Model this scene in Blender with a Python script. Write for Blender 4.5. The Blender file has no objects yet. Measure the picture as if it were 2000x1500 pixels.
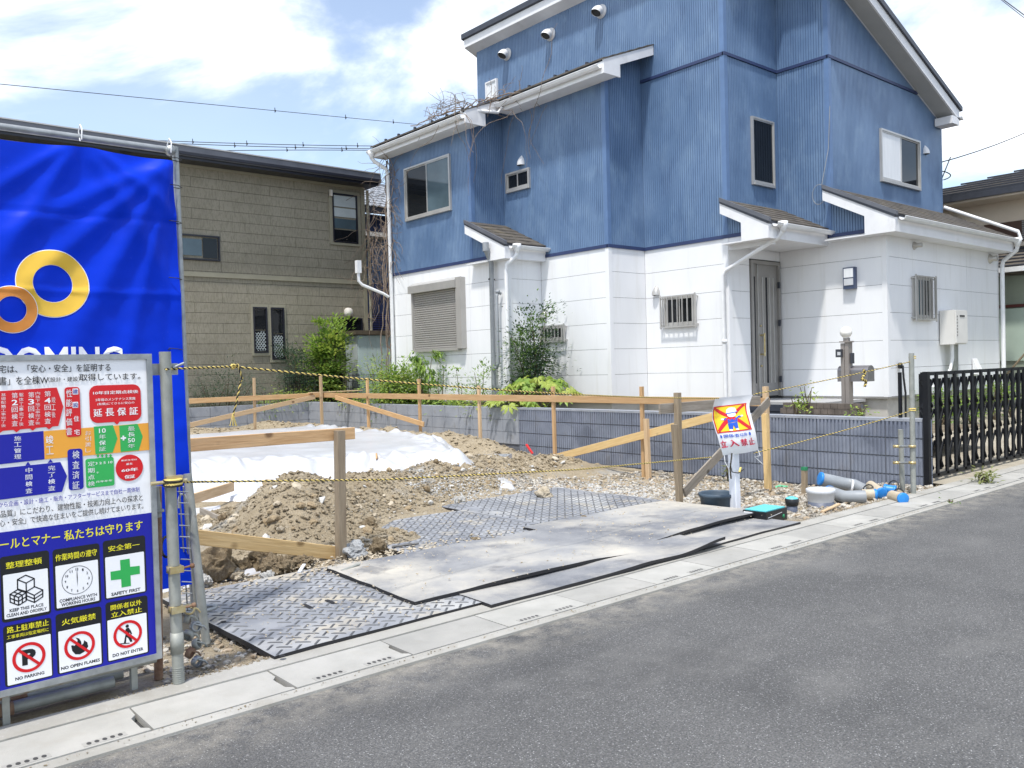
import bpy, math, random
import numpy as np
from mathutils import Vector, Matrix, noise
random.seed(7)
R = math.radians
SC = bpy.context.scene
COL = SC.collection
# ------------------------------------------------------------------ camera
F, YAW, PIT, ROL, CH = 1668.34, R(40.727), R(-1.1505), R(-1.5212), 1.35
_f0 = Vector((math.sin(YAW), math.cos(YAW), 0)); _r0 = Vector((math.cos(YAW), -math.sin(YAW), 0)); _u0 = Vector((0, 0, 1))
CW = _f0 * math.cos(PIT) + _u0 * math.sin(PIT); _u = _u0 * math.cos(PIT) - _f0 * math.sin(PIT)
CR = _r0 * math.cos(ROL) + _u * math.sin(ROL); CU = _u * math.cos(ROL) - _r0 * math.sin(ROL)
CC = Vector((0, 0, CH))
cam = bpy.data.cameras.new('camera'); cam.lens = 36 * F / 2000; cam.sensor_width = 36; cam.clip_end = 2000; cam.clip_start = .05
co = bpy.data.objects.new('camera', cam); COL.objects.link(co); SC.camera = co
mw = Matrix((CR, CU, -CW)).transposed().to_4x4(); mw.translation = CC; co.matrix_world = mw
# ------------------------------------------------------------------ sun, sky, exposure
SUN = Vector((-.34, -.19, .92)).normalized()
sl = bpy.data.lights.new('sun', 'SUN'); sl.energy = 3.2; sl.angle = R(3.5); sl.color = (1, .96, .9)
so = bpy.data.objects.new('sun', sl); COL.objects.link(so); so.rotation_euler = (-SUN).to_track_quat('-Z', 'Y').to_euler(); so.location = SUN * 60
SC.view_settings.view_transform = 'Standard'; SC.view_settings.look = 'None'; SC.view_settings.gamma = 1; SC.view_settings.exposure = 0.50
SC.view_settings.use_curve_mapping = False
W = bpy.data.worlds.new("World"); SC.world = W; W.use_nodes = True
nt = W.node_tree; nt.nodes.clear()
def nd(nt, t, **k):
    n = nt.nodes.new(t)
    for a, v in k.items():
        if a.startswith('i_'):
            key = a[2:]; n.inputs[int(key) if key.isdigit() else key.replace('_', ' ')].default_value = v
        else: setattr(n, a, v)
    return n
sky = nd(nt, 'ShaderNodeTexSky', sky_type='NISHITA', sun_disc=False, sun_elevation=math.asin(SUN.z), sun_rotation=math.atan2(SUN.x, SUN.y), air_density=1.0, dust_density=.5, ozone_density=1.6)
bg1 = nd(nt, 'ShaderNodeBackground', i_Strength=.15); bg2 = nd(nt, 'ShaderNodeBackground')
tc = nd(nt, 'ShaderNodeTexCoord'); mp = nd(nt, 'ShaderNodeMapping'); mp.inputs['Scale'].default_value = (1, 1, 2.2); mp.inputs['Location'].default_value = (1.2093, 7.6269, 2.2913)
n1 = nd(nt, 'ShaderNodeTexNoise', i_Scale=1.9, i_Detail=9, i_Roughness=.56, i_Distortion=.35)
n2 = nd(nt, 'ShaderNodeTexNoise', i_Scale=1.5, i_Detail=5, i_Roughness=.5)
r1 = nd(nt, 'ShaderNodeMapRange', i_1=.44, i_2=.62, interpolation_type='SMOOTHSTEP')
r2 = nd(nt, 'ShaderNodeMapRange', i_1=.35, i_2=.7)
mxc = nd(nt, 'ShaderNodeMix', data_type='RGBA'); mxc.inputs[6].default_value = (.92, 1.0, 1.10, 1); mxc.inputs[7].default_value = (1.6, 1.6, 1.6, 1)
mx = nd(nt, 'ShaderNodeMixShader'); wo = nd(nt, 'ShaderNodeOutputWorld')
L = nt.links.new
L(tc.outputs['Generated'], mp.inputs[0]); L(mp.outputs[0], n1.inputs[0]); L(mp.outputs[0], n2.inputs[0])
L(n1.outputs[0], r1.inputs[0]); L(n2.outputs[0], r2.inputs[0]); L(r2.outputs[0], mxc.inputs[0]); L(mxc.outputs[2], bg2.inputs[0])
mm = nd(nt, 'ShaderNodeMath', operation='MULTIPLY_ADD'); mm.inputs[1].default_value = .88; mm.inputs[2].default_value = .12
L(r1.outputs[0], mm.inputs[0])
L(sky.outputs[0], bg1.inputs[0]); L(mm.outputs[0], mx.inputs[0]); L(bg1.outputs[0], mx.inputs[1]); L(bg2.outputs[0], mx.inputs[2]); L(mx.outputs[0], wo.inputs[0])
# ------------------------------------------------------------------ measuring helpers: picture point -> point on a real plane
def ray(x, y): return CR * ((x - 1000) / F) - CU * ((y - 750) / F) + CW
def onx(x, y, X): d = ray(x, y); return CC + d * (X / d.x)
def ony(x, y, Y): d = ray(x, y); return CC + d * (Y / d.y)
def onz(x, y, Z=0.): d = ray(x, y); return CC + d * ((Z - CH) / d.z)
# ------------------------------------------------------------------ materials
MATS = {}
def newmat(name):
    m = bpy.data.materials.new(name); m.use_nodes = True; MATS[name] = m
    return m, m.node_tree, m.node_tree.nodes['Principled BSDF']
def srgb(r, g, b):
    f = lambda c: ((c / 255 + .055) / 1.055) ** 2.4 if c > 10 else c / 255 / 12.92
    return (f(r), f(g), f(b))
def M(name, col, rough=.6, var=.12, scale=3., bump=0., bscale=60., metal=0., spec=.5, col2=None, lo=.35, hi=.7, stretch=None, detail=5, space='Object'):
    m, t, p = newmat(name); l = t.links.new
    p.inputs['Roughness'].default_value = rough; p.inputs['Metallic'].default_value = metal; p.inputs['Specular IOR Level'].default_value = spec
    tc = nd(t, 'ShaderNodeTexCoord'); src = tc.outputs['Object']
    if space == 'World': src = nd(t, 'ShaderNodeNewGeometry').outputs['Position']
    if stretch:
        mp = nd(t, 'ShaderNodeMapping'); mp.inputs['Scale'].default_value = stretch; l(src, mp.inputs[0]); src = mp.outputs[0]
    n = nd(t, 'ShaderNodeTexNoise', i_Scale=scale, i_Detail=detail, i_Roughness=.6); l(src, n.inputs[0])
    r = nd(t, 'ShaderNodeMapRange'); r.inputs[1].default_value = lo; r.inputs[2].default_value = hi; l(n.outputs[0], r.inputs[0])
    x = nd(t, 'ShaderNodeMix', data_type='RGBA')
    c2 = col2 or tuple(min(1, c * (1 + var)) for c in col); c1 = col if col2 else tuple(c * (1 - var) for c in col)
    x.inputs[6].default_value = (*c1, 1); x.inputs[7].default_value = (*c2, 1); l(r.outputs[0], x.inputs[0]); l(x.outputs[2], p.inputs['Base Color'])
    if bump:
        b = nd(t, 'ShaderNodeBump', i_Strength=bump, i_Distance=.01); nb = nd(t, 'ShaderNodeTexNoise', i_Scale=bscale, i_Detail=4); l(src, nb.inputs[0])
        l(nb.outputs[0], b.inputs['Height']); l(b.outputs[0], p.inputs['Normal'])
    m['out'] = 1
    return m
def layer(m, col, scale, lo, hi, stretch=None, vor=False, fac=1., space='World', detail=6, off=(0, 0, 0), rough=None):
    """mix another colour over the base colour where a noise is high"""
    t = m.node_tree; l = t.links.new; p = t.nodes['Principled BSDF']; old = p.inputs['Base Color'].links[0].from_socket
    src = nd(t, 'ShaderNodeNewGeometry').outputs['Position'] if space == 'World' else nd(t, 'ShaderNodeTexCoord').outputs['Object']
    mp = nd(t, 'ShaderNodeMapping'); mp.inputs['Scale'].default_value = stretch or (1, 1, 1); mp.inputs['Location'].default_value = off; l(src, mp.inputs[0])
    if vor:
        n = nd(t, 'ShaderNodeTexVoronoi', i_Scale=scale); s = n.outputs['Color'] if vor == 'cell' else n.outputs['Distance']
        if vor == 'cell':
            sep = nd(t, 'ShaderNodeSeparateColor'); l(n.outputs['Color'], sep.inputs[0]); s = sep.outputs[0]
    else:
        n = nd(t, 'ShaderNodeTexNoise', i_Scale=scale, i_Detail=detail, i_Roughness=.62); s = n.outputs[0]
    l(mp.outputs[0], n.inputs['Vector'])
    r = nd(t, 'ShaderNodeMapRange'); r.inputs[1].default_value = lo; r.inputs[2].default_value = hi; r.inputs[4].default_value = fac; l(s, r.inputs[0])
    x = nd(t, 'ShaderNodeMix', data_type='RGBA'); l(r.outputs[0], x.inputs[0]); l(old, x.inputs[6]); x.inputs[7].default_value = (*col, 1); l(x.outputs[2], p.inputs['Base Color'])
    return m
def bumpadd(m, scale, strength, dist=.01, vor=False, space='World', stretch=None, detail=5):
    t = m.node_tree; l = t.links.new; p = t.nodes['Principled BSDF']
    src = nd(t, 'ShaderNodeNewGeometry').outputs['Position'] if space == 'World' else nd(t, 'ShaderNodeTexCoord').outputs['Object']
    if stretch:
        mp = nd(t, 'ShaderNodeMapping'); mp.inputs['Scale'].default_value = stretch; l(src, mp.inputs[0]); src = mp.outputs[0]
    n = nd(t, 'ShaderNodeTexVoronoi', i_Scale=scale) if vor else nd(t, 'ShaderNodeTexNoise', i_Scale=scale, i_Detail=detail, i_Roughness=.65)
    l(src, n.inputs['Vector']); b = nd(t, 'ShaderNodeBump', i_Strength=strength, i_Distance=dist)
    l(n.outputs['Distance' if vor else 0], b.inputs['Height'])
    if p.inputs['Normal'].links: l(p.inputs['Normal'].links[0].from_socket, b.inputs['Normal'])
    l(b.outputs[0], p.inputs['Normal']); return m

asphalt = M('asphalt', (.082, .081, .078), .85, col2=(.152, .149, .143), scale=.9, space='World', lo=.3, hi=.72)
layer(asphalt, (.05, .052, .058), 120, .42, .62, fac=.8, detail=2)
layer(asphalt, (.30, .30, .30), 190, .66, .99, vor='cell', fac=.34)
layer(asphalt, (.6, .6, .6), 260, .978, .98, vor='cell', fac=.5)
layer(asphalt, (.22, .215, .205), 1.1, .52, .75, fac=.5, stretch=(1, 1.6, 1), detail=9); layer(asphalt, (.04, .04, .042), .8, .56, .75, fac=.5, off=(4, 4, 0), detail=9)
bumpadd(asphalt, 160, .8, .006, vor=True); bumpadd(asphalt, 60, .5, .01)
def edge_dust(m, col, y0, y1):
    t = m.node_tree; l = t.links.new; p = t.nodes['Principled BSDF']; old = p.inputs['Base Color'].links[0].from_socket
    g_ = nd(t, 'ShaderNodeNewGeometry'); s = nd(t, 'ShaderNodeSeparateXYZ'); l(g_.outputs['Position'], s.inputs[0]); r = nd(t, 'ShaderNodeMapRange'); r.inputs[1].default_value = y0; r.inputs[2].default_value = y1; l(s.outputs[1], r.inputs[0])
    n = nd(t, 'ShaderNodeTexNoise', i_Scale=7, i_Detail=9, i_Roughness=.75); l(g_.outputs['Position'], n.inputs['Vector']); a = nd(t, 'ShaderNodeMath', operation='MULTIPLY'); l(r.outputs[0], a.inputs[0]); q = nd(t, 'ShaderNodeMapRange'); q.inputs[1].default_value = .42; q.inputs[2].default_value = .62; l(n.outputs[0], q.inputs[0]); l(q.outputs[0], a.inputs[1])
    x = nd(t, 'ShaderNodeMix', data_type='RGBA'); l(a.outputs[0], x.inputs[0]); l(old, x.inputs[6]); x.inputs[7].default_value = (*col, 1); l(x.outputs[2], p.inputs['Base Color'])
edge_dust(asphalt, (.30, .28, .24), 2.9, 3.3)
concrete = M('concrete_gutter', (.31, .30, .27), .85, col2=(.41, .40, .37), scale=2.2, space='World', bump=.25, bscale=160)
layer(concrete, (.27, .25, .21), 5, .55, .72, fac=.6); layer(concrete, (.55, .545, .52), 60, .6, .72, fac=.5)
slabA = M('concrete_slab_pale', (.335, .33, .305), .85, col2=(.43, .42, .39), scale=3, space='World', bump=.2, bscale=170); layer(slabA, (.33, .31, .27), 9, .55, .75, fac=.5); layer(slabA, (.25, .24, .21), 2.3, .6, .7, fac=.35)
slabB = M('concrete_slab_grey', (.29, .285, .265), .85, col2=(.37, .36, .335), scale=3, space='World', bump=.2, bscale=170); layer(slabB, (.25, .24, .21), 9, .55, .75, fac=.5)
soil = M('soil', (.36, .29, .19), .95, col2=(.50, .42, .295), scale=3.5, space='World', detail=8)
layer(soil, (.20, .15, .095), 7, .56, .68, fac=.7); layer(soil, (.48, .42, .32), 22, .56, .7, fac=.7); layer(soil, (.42, .41, .38), 1.1, .57, .66, fac=.75, off=(4, 2, 0)); layer(soil, (.5, .46, .38), 70, .62, .7, fac=.7)
bumpadd(soil, 30, .9, .05, detail=8); bumpadd(soil, 110, .8, .015)
gsoil = M('garden_soil', (.12, .095, .06), .95, col2=(.2, .165, .11), scale=4, space='World', bump=.6, bscale=40)
stone = M('gravel_stone', (.30, .27, .22), .9, var=.2, scale=4, space='World')
layer(stone, (.52, .49, .43), 17, .45, .5, vor='cell', fac=.8); layer(stone, (.22, .20, .18), 23, .72, .75, vor='cell', fac=.8); layer(stone, (.36, .27, .17), 14, .75, .78, vor='cell', fac=.7); bumpadd(stone, 90, .5, .01)
clod = M('soil_clod', (.29, .215, .125), .95, col2=(.44, .35, .225), scale=8); layer(clod, (.16, .105, .06), 20, .55, .65, fac=.6, space='Object'); bumpadd(clod, 24, 1, .03, space='Object'); bumpadd(clod, 90, .8, .01, space='Object')
rock = M('rock_grey', (.27, .28, .29), .85, col2=(.42, .43, .43), scale=9, bump=.6, bscale=30); layer(rock, (.6, .6, .58), 40, .58, .68, fac=.6, space='Object')
rocktan = M('rock_tan', (.38, .32, .23), .9, col2=(.52, .46, .36), scale=9, bump=.7, bscale=30)
ruin = M('concrete_lump', (.46, .45, .42), .9, col2=(.6, .59, .56), scale=12, bump=.7, bscale=40)
dplate = M('mat_dusty_grey', (.19, .2, .225), .55, col2=(.32, .33, .35), scale=2.6, space='World'); layer(dplate, (.19, .20, .22), 5, .6, .8, fac=.35); layer(dplate, (.55, .54, .5), 1.4, .50, .68, fac=.6, off=(1, 5, 0), detail=10); layer(dplate, (.5, .44, .33), 3, .55, .66, fac=.7, off=(9, 5, 0), detail=11); bumpadd(dplate, 50, .3, .005)
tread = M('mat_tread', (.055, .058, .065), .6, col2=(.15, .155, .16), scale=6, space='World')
rubber = M('rubber_mat_dusty', (.095, .105, .13), .8, col2=(.34, .34, .34), scale=1.3, space='World', lo=.28, hi=.72, detail=9); layer(rubber, (.56, .52, .44), 1.1, .45, .66, fac=.8, off=(2.2, 0, 0), detail=10); layer(rubber, (.42, .40, .36), 3.2, .54, .68, fac=.5, off=(7, 3, 0), detail=12); layer(rubber, (.10, .105, .12), 2.0, .58, .66, fac=.6, off=(1, 9, 0), detail=12); layer(rubber, (.5, .5, .5), 120, .6, .7, fac=.4); bumpadd(rubber, 130, .6, .005)
rubedge = M('rubber_edge', (.012, .012, .015), .6, bump=.2)
sheetm = M('white_plastic_film', (.50, .51, .54), .35, col2=(.60, .615, .65), scale=2, spec=.5, space='World'); layer(sheetm, (.6, .57, .5), 3, .62, .75, fac=.4)
p = sheetm.node_tree.nodes['Principled BSDF']; p.inputs['Coat Weight'].default_value = .3; p.inputs['Coat Roughness'].default_value = .15
def woodmat(name, a, b, dark, knots=True):
    m = M(name, a, .7, col2=b, scale=3.5, stretch=(1.2, 14, 14), detail=6, lo=.3, hi=.72, bump=.25, bscale=5)
    layer(m, dark, 8, .55, .75, stretch=(.8, 20, 20), space='Object', fac=.6)
    if knots: layer(m, tuple(c * .4 for c in dark), 3.0, .16, .07, stretch=(1.3, 1.6, 1.6), vor='dist', space='Object', fac=.85)
    t = m.node_tree; oi = nd(t, 'ShaderNodeObjectInfo'); sc_ = nd(t, 'ShaderNodeMath', operation='MULTIPLY'); sc_.inputs[1].default_value = 37.7; t.links.new(oi.outputs['Random'], sc_.inputs[0])
    for n in [q for q in t.nodes if q.type == 'TEX_COORD']:
        ls = list(n.outputs['Object'].links)
        if not ls: continue
        va = nd(t, 'ShaderNodeVectorMath', operation='ADD'); tg = [k.to_socket for k in ls]; t.links.new(n.outputs['Object'], va.inputs[0]); t.links.new(sc_.outputs[0], va.inputs[1])
        for s_ in tg: t.links.new(va.outputs[0], s_)
    p = t.nodes['Principled BSDF']; old = p.inputs['Base Color'].links[0].from_socket; hs = nd(t, 'ShaderNodeHueSaturation'); mr = nd(t, 'ShaderNodeMapRange'); mr.inputs[3].default_value = .78; mr.inputs[4].default_value = 1.16; t.links.new(oi.outputs['Random'], mr.inputs[0]); t.links.new(mr.outputs[0], hs.inputs['Value']); t.links.new(old, hs.inputs['Color']); t.links.new(hs.outputs[0], p.inputs['Base Color'])
    return m
wnew = woodmat('wood_new', (.48, .285, .13), (.64, .42, .22), (.36, .18, .07))
wtan = woodmat('wood_tan', (.44, .30, .17), (.58, .43, .27), (.34, .2, .1))
wgold = woodmat('wood_golden', (.60, .40, .17), (.74, .54, .27), (.50, .29, .09))
wgrey = woodmat('wood_weathered', (.24, .20, .155), (.40, .355, .30), (.15, .12, .085))
wstake = woodmat('wood_stake_old', (.25, .19, .125), (.36, .29, .20), (.14, .10, .06))
galv = M('galvanised_steel', (.27, .285, .29), .45, col2=(.42, .44, .445), scale=14, metal=.55, bump=.08, bscale=90)
galvold = M('weathered_steel_pipe', (.26, .27, .245), .6, col2=(.38, .39, .36), scale=9, metal=.3); layer(galvold, (.22, .14, .08), 9, .62, .7, space='Object', fac=.7)
rust = M('rusty_steel', (.16, .08, .045), .8, col2=(.3, .2, .13), scale=14, bump=.4, bscale=60)
brass = M('plated_clamp', (.5, .38, .16), .4, col2=(.62, .55, .35), scale=20, metal=.7)
ropeY = M('rope_yellow', (.72, .55, .16), .8, var=.15, scale=60); ropeB = M('rope_black', (.03, .026, .02), .8, var=.3, scale=60)
alu = M('aluminium_frame', (.50, .49, .47), .4, var=.06, scale=5, metal=.5)
alud = M('aluminium_door', (.30, .29, .275), .42, var=.06, scale=5, metal=.3)
glass = M('dark_window_glass', (.008, .010, .013), .03, var=.2, scale=1, spec=.35)
glassg = M('grey_blue_glass', (.08, .12, .145), .03, var=.25, scale=1, spec=.5)
curtain = M('white_curtain', (.72, .74, .76), .6, var=.06, scale=5, stretch=(6, 6, .3))
whitep = M('white_paint_trim', (.74, .745, .76), .5, var=.05, scale=3, space='World'); layer(whitep, (.45, .43, .39), 4, .6, .8, stretch=(1, 1, .5), fac=.45)
cream = M('cream_trim', (.60, .57, .52), .6, var=.08, scale=4)
pvc = M('white_downpipe', (.74, .75, .76), .4, var=.06, scale=6); pvcg = M('grey_pvc_pipe', (.27, .29, .31), .5, var=.1, scale=6); layer(pvcg, (.55, .55, .52), 12, .6, .75, space='Object', fac=.5)
wside = M('white_siding', (.74, .75, .77), .55, col2=(.82, .83, .84), scale=1.1, space='World', stretch=(1, 1, .4)); layer(wside, (.50, .485, .43), 1.6, .54, .8, stretch=(4, 4, .3), fac=.32, detail=9); bumpadd(wside, 25, .08, .01)
gap = M('joint_shadow_gap', (.05, .05, .05), .9)
bside = M('blue_siding', (.092, .162, .288), .45, col2=(.15, .238, .388), scale=1.3, space='World', stretch=(1, 1, .6), spec=.5); layer(bside, (.25, .36, .50), 2.0, .5, .78, stretch=(1.6, 1.6, 1.0), fac=.45, detail=11); layer(bside, (.055, .10, .20), 1.7, .56, .75, stretch=(2, 2, .8), fac=.5, off=(3, 3, 3))
_p = bside.node_tree.nodes['Principled BSDF']; _p.inputs['Coat Weight'].default_value = .12; _p.inputs['Coat Roughness'].default_value = .28
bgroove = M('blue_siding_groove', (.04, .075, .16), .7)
bband = M('blue_band_flashing', (.028, .045, .12), .45, var=.1); btrim = M('blue_corner_trim', (.11, .19, .35), .45, var=.1, space='World')
slate = M('slate_roof', (.055, .048, .042), .8, col2=(.13, .115, .095), scale=5, space='World', bump=.5, bscale=70); layer(slate, (.17, .14, .08), 2.4, .56, .7, fac=.5)
dmetal = M('dark_roof_metal', (.14, .145, .165), .45, var=.12, scale=3, metal=.3, space='World')
nmetal = M('roof_metal_edge', (.055, .06, .075), .45, var=.15, scale=5, metal=.3)
olive = M('olive_tile_siding', (.225, .205, .158), .8, col2=(.285, .262, .205), scale=1.2, space='World'); layer(olive, (.185, .17, .12), 9, .5, .56, stretch=(4.4, 1, 1.1), fac=.6, detail=1, vor=False); layer(olive, (.30, .285, .21), 11, .58, .66, stretch=(6.5, 1, 1.2), fac=.45, detail=1, off=(5, 0, 1)); bumpadd(olive, 16, .35, .02, stretch=(4, 1, 1))
olivet = M('olive_trim', (.27, .255, .19), .6, var=.08)
navyf = M('dark_navy_sash', (.012, .013, .022), .35, var=.1)
navywall = M('navy_brick_wall', (.035, .055, .15), .7, col2=(.06, .09, .22), scale=6, space='World')
blk = M('grey_wall_block', (.145, .165, .215), .85, col2=(.225, .25, .315), scale=3, space='World', bump=.3, bscale=130)
blkcap = M('grey_wall_block_smooth', (.25, .27, .31), .85, col2=(.33, .35, .39), scale=3, space='World', bump=.25, bscale=130); layer(blkcap, (.2, .19, .17), 5, .58, .7, fac=.5)
layer(blk, (.10, .115, .15), 1.2, .5, .7, fac=.5, stretch=(1,1,2)); layer(blk, (.22, .19, .15), 2.5, .58, .75, fac=.4, stretch=(1, 1, .5)); layer(blk, (.27, .3, .36), 2.4, .6, .62, fac=.25, vor='cell', off=(0, .2, 0))
mortar = M('mortar', (.13, .14, .165), .9)
black = M('gate_black_paint', (.006, .007, .010), .5, var=.2, spec=.3)
beige = M('beige_stucco', (.74, .65, .54), .8, var=.05, scale=2, space='World', bump=.1)
green_grey = M('green_grey_panel', (.27, .31, .25), .6, var=.1, scale=2, space='World')
green_panel = M('pale_green_panel', (.40, .49, .42), .5, var=.06, scale=2, space='World')
aqua = M('aqua_shed_panel', (.50, .61, .60), .6, var=.08, scale=2, space='World')
blackpl = M('black_plastic', (.012, .013, .016), .4, var=.2)
cyan = M('cyan_lid', (.12, .55, .60), .45, var=.06, scale=20)
bluecap = M('blue_cap', (.02, .22, .62), .4, var=.1, scale=20)
greenp = M('green_paint', (.02, .2, .09), .6, var=.15, scale=20)
bucketm = M('bucket_plastic', (.055, .085, .12), .5, var=.12, scale=10)
greypl = M('grey_plastic_bucket', (.10, .115, .16), .5, var=.1); greylid = M('light_grey_lid', (.55, .57, .60), .5, var=.05, scale=10)
whitepost = M('white_plastic_post', (.76, .79, .86), .4, var=.04, scale=10)
tilep = M('porch_tile_navy', (.03, .037, .055), .5, var=.15, scale=5); porchtop = M('porch_top', (.36, .36, .36), .7, var=.1, space='World')
foundation = M('foundation_concrete', (.42, .405, .37), .85, col2=(.52, .51, .48), scale=1.5, space='World', bump=.1); layer(foundation, (.2, .18, .15), 1.6, .58, .75, fac=.5)
globe = M('globe_lamp_glass', (.85, .83, .78), .25, var=.02)
taupe = M('taupe_post', (.30, .27, .25), .45, var=.05, scale=4, metal=.3)
mailm = M('mailbox_metal', (.26, .25, .26), .35, var=.1, metal=.6)
redtag = M('red_marker', (.6, .03, .03), .5)
vinem = M('dead_vine', (.16, .115, .085), .9, col2=(.3, .24, .19), scale=20)
wire = M('wire_black', (.02, .02, .02), .6); antm = M('antenna_metal', (.3, .3, .3), .4)
def leafm(name, a, b, rough=.5, tr=.42):
    m = M(name, a, rough, col2=b, scale=3.3, space='World', detail=2, lo=.3, hi=.7)
    t = m.node_tree; l = t.links.new; p = t.nodes['Principled BSDF']; out = t.nodes['Material Output']
    tr_ = nd(t, 'ShaderNodeBsdfTranslucent'); x = nd(t, 'ShaderNodeMixShader'); x.inputs[0].default_value = tr
    l(p.inputs['Base Color'].links[0].from_socket, tr_.inputs[0]); l(p.outputs[0], x.inputs[1]); l(tr_.outputs[0], x.inputs[2]); l(x.outputs[0], out.inputs[0]); return m
lf_green = leafm('leaf_green', (.08, .16, .025), (.18, .30, .06)); lf_dark = leafm('leaf_dark', (.02, .055, .02), (.05, .10, .04)); lf_blue = leafm('leaf_bluegreen', (.035, .08, .045), (.08, .14, .08))
lf_lime = leafm('leaf_lime', (.25, .36, .045), (.48, .55, .12)); lf_mid = leafm('leaf_mid', (.17, .30, .04), (.36, .50, .10)); stemm = M('plant_stem', (.10, .075, .045), .9)
lf_dry = leafm('leaf_dry_tuft', (.2, .25, .08), (.35, .35, .15))
# ------------------------------------------------------------------ mesh helpers
ORG = {}
def tag(o, label=None, cat=None, group=None, kind=None):
    for k, v in (('label', label), ('category', cat), ('group', group), ('kind', kind)):
        if v: o[k] = v
    return o
def thing(name, loc, label, cat, group=None):
    o = bpy.data.objects.new(name, None); COL.objects.link(o); o.location = loc; o.empty_display_size = .1
    ORG[o.name] = Vector(loc); return tag(o, label, cat, group)
class MB:
    def __init__(s): s.v = []; s.f = []; s.sm = []; s.mi = []
    def add(s, vs, fs, smooth=False, mi=0):
        b = len(s.v); s.v += [tuple(v) for v in vs]; s.f += [tuple(i + b for i in f) for f in fs]; s.sm += [smooth] * len(fs); s.mi += [mi] * len(fs); return s
    def box(s, x0, x1, y0, y1, z0, z1, mi=0):
        x0, x1 = sorted((x0, x1)); y0, y1 = sorted((y0, y1)); z0, z1 = sorted((z0, z1))
        return s.add([(x0, y0, z0), (x1, y0, z0), (x1, y1, z0), (x0, y1, z0), (x0, y0, z1), (x1, y0, z1), (x1, y1, z1), (x0, y1, z1)],
                     [(0, 3, 2, 1), (4, 5, 6, 7), (0, 1, 5, 4), (1, 2, 6, 5), (2, 3, 7, 6), (3, 0, 4, 7)], mi=mi)
    def sect(s, pts, p0, p1, up=(0, 0, 1), mi=0, smooth=False):
        """prism of a 2D section (side, up) from p0 to p1"""
        p0 = Vector(p0); p1 = Vector(p1); d = (p1 - p0).normalized(); up = Vector(up); sd = d.cross(up)
        if sd.length < 1e-4: sd = Vector((1, 0, 0))
        sd.normalize(); u = sd.cross(d); n = len(pts)
        vs = [p + sd * a + u * b for p in (p0, p1) for a, b in pts]
        fs = [(i, i + n, (i + 1) % n + n, (i + 1) % n) for i in range(n)]
        s.add(vs, fs, smooth, mi); return s.add(vs, [tuple(range(n)), tuple(range(2 * n - 1, n - 1, -1))], False, mi)
    def bar(s, p0, p1, w, h, up=(0, 0, 1), ch=0., mi=0):
        a, b = w / 2, h / 2
        pts = [(-a, -b), (a, -b), (a, b), (-a, b)] if not ch else [(-a + ch, -b), (a - ch, -b), (a, -b + ch), (a, b - ch), (a - ch, b), (-a + ch, b), (-a, b - ch), (-a, -b + ch)]
        return s.sect(pts, p0, p1, up, mi)
    def tube(s, pts, r, n=8, cap=True, mi=0, closed=False):
        pts = [Vector(p) for p in pts]; m = len(pts); rs = r if isinstance(r, (list, tuple)) else [r] * m
        d = (pts[1] - pts[0]).normalized(); up = Vector((0, 0, 1)) if abs(d.z) < .9 else Vector((1, 0, 0)); sd = d.cross(up).normalized(); vs = []
        for i, p in enumerate(pts):
            dd = (pts[min(i + 1, m - 1)] - pts[max(i - 1, 0)])
            if dd.length < 1e-9: dd = d
            dd.normalize(); sd = (sd - dd * sd.dot(dd)).normalized(); u = sd.cross(dd)
            vs += [p + (sd * math.cos(2 * math.pi * k / n) + u * math.sin(2 * math.pi * k / n)) * rs[i] for k in range(n)]
        fs = [(i * n + k, i * n + (k + 1) % n, (i + 1) * n + (k + 1) % n, (i + 1) * n + k) for i in range(m - 1) for k in range(n)]
        s.add(vs, fs, True, mi)
        if cap: s.add(vs[:n], [tuple(range(n - 1, -1, -1))], False, mi); s.add(vs[-n:], [tuple(range(n))], False, mi)
        return s
    def lathe(s, c, prof, n=20, ax=(0, 0, 1), mi=0, smooth=True, arc=1.):
        c = Vector(c); q = Vector((0, 0, 1)).rotation_difference(Vector(ax)); m = len(prof); vs = []
        for r_, z_ in prof:
            vs += [c + q @ Vector((r_ * math.cos(2 * math.pi * arc * k / n), r_ * math.sin(2 * math.pi * arc * k / n), z_)) for k in range(n)]
        return s.add(vs, [(i * n + k, i * n + (k + 1) % n, (i + 1) * n + (k + 1) % n, (i + 1) * n + k) for i in range(m - 1) for k in range(n)], smooth, mi)
    def extr(s, pts, vec, mi=0):
        vec = Vector(vec); n = len(pts); vs = [Vector(p) for p in pts] + [Vector(p) + vec for p in pts]
        return s.add(vs, [tuple(range(n)), tuple(range(2 * n - 1, n - 1, -1))] + [(i, i + n, (i + 1) % n + n, (i + 1) % n) for i in range(n)], mi=mi)
    def poly(s, pts, mi=0): return s.add(pts, [tuple(range(len(pts)))], mi=mi)
    def mesh(s, name, mats, org=(0, 0, 0)):
        me = bpy.data.meshes.new(name); o = Vector(org)
        me.from_pydata([(v[0] - o.x, v[1] - o.y, v[2] - o.z) for v in s.v], [], s.f)
        for m in (mats if isinstance(mats, (list, tuple)) else [mats]): me.materials.append(m)
        me.polygons.foreach_set('use_smooth', s.sm); me.polygons.foreach_set('material_index', s.mi); me.update(); return me
    def build(s, name, mats, parent=None, label=None, cat=None, group=None, kind=None, loc=None, fix=True):
        org = ORG[parent.name] if parent else Vector(loc if loc is not None else (0, 0, 0))
        me = s.mesh(name, mats, org)
        if fix:
            import bmesh
            bm = bmesh.new(); bm.from_mesh(me); bmesh.ops.recalc_face_normals(bm, faces=bm.faces); bm.to_mesh(me); bm.free()
        o = bpy.data.objects.new(name, me); COL.objects.link(o)
        if parent: o.parent = parent
        else: o.location = org
        ORG[o.name] = org; return tag(o, label, cat, group, kind)
MESHC = {}
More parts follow.
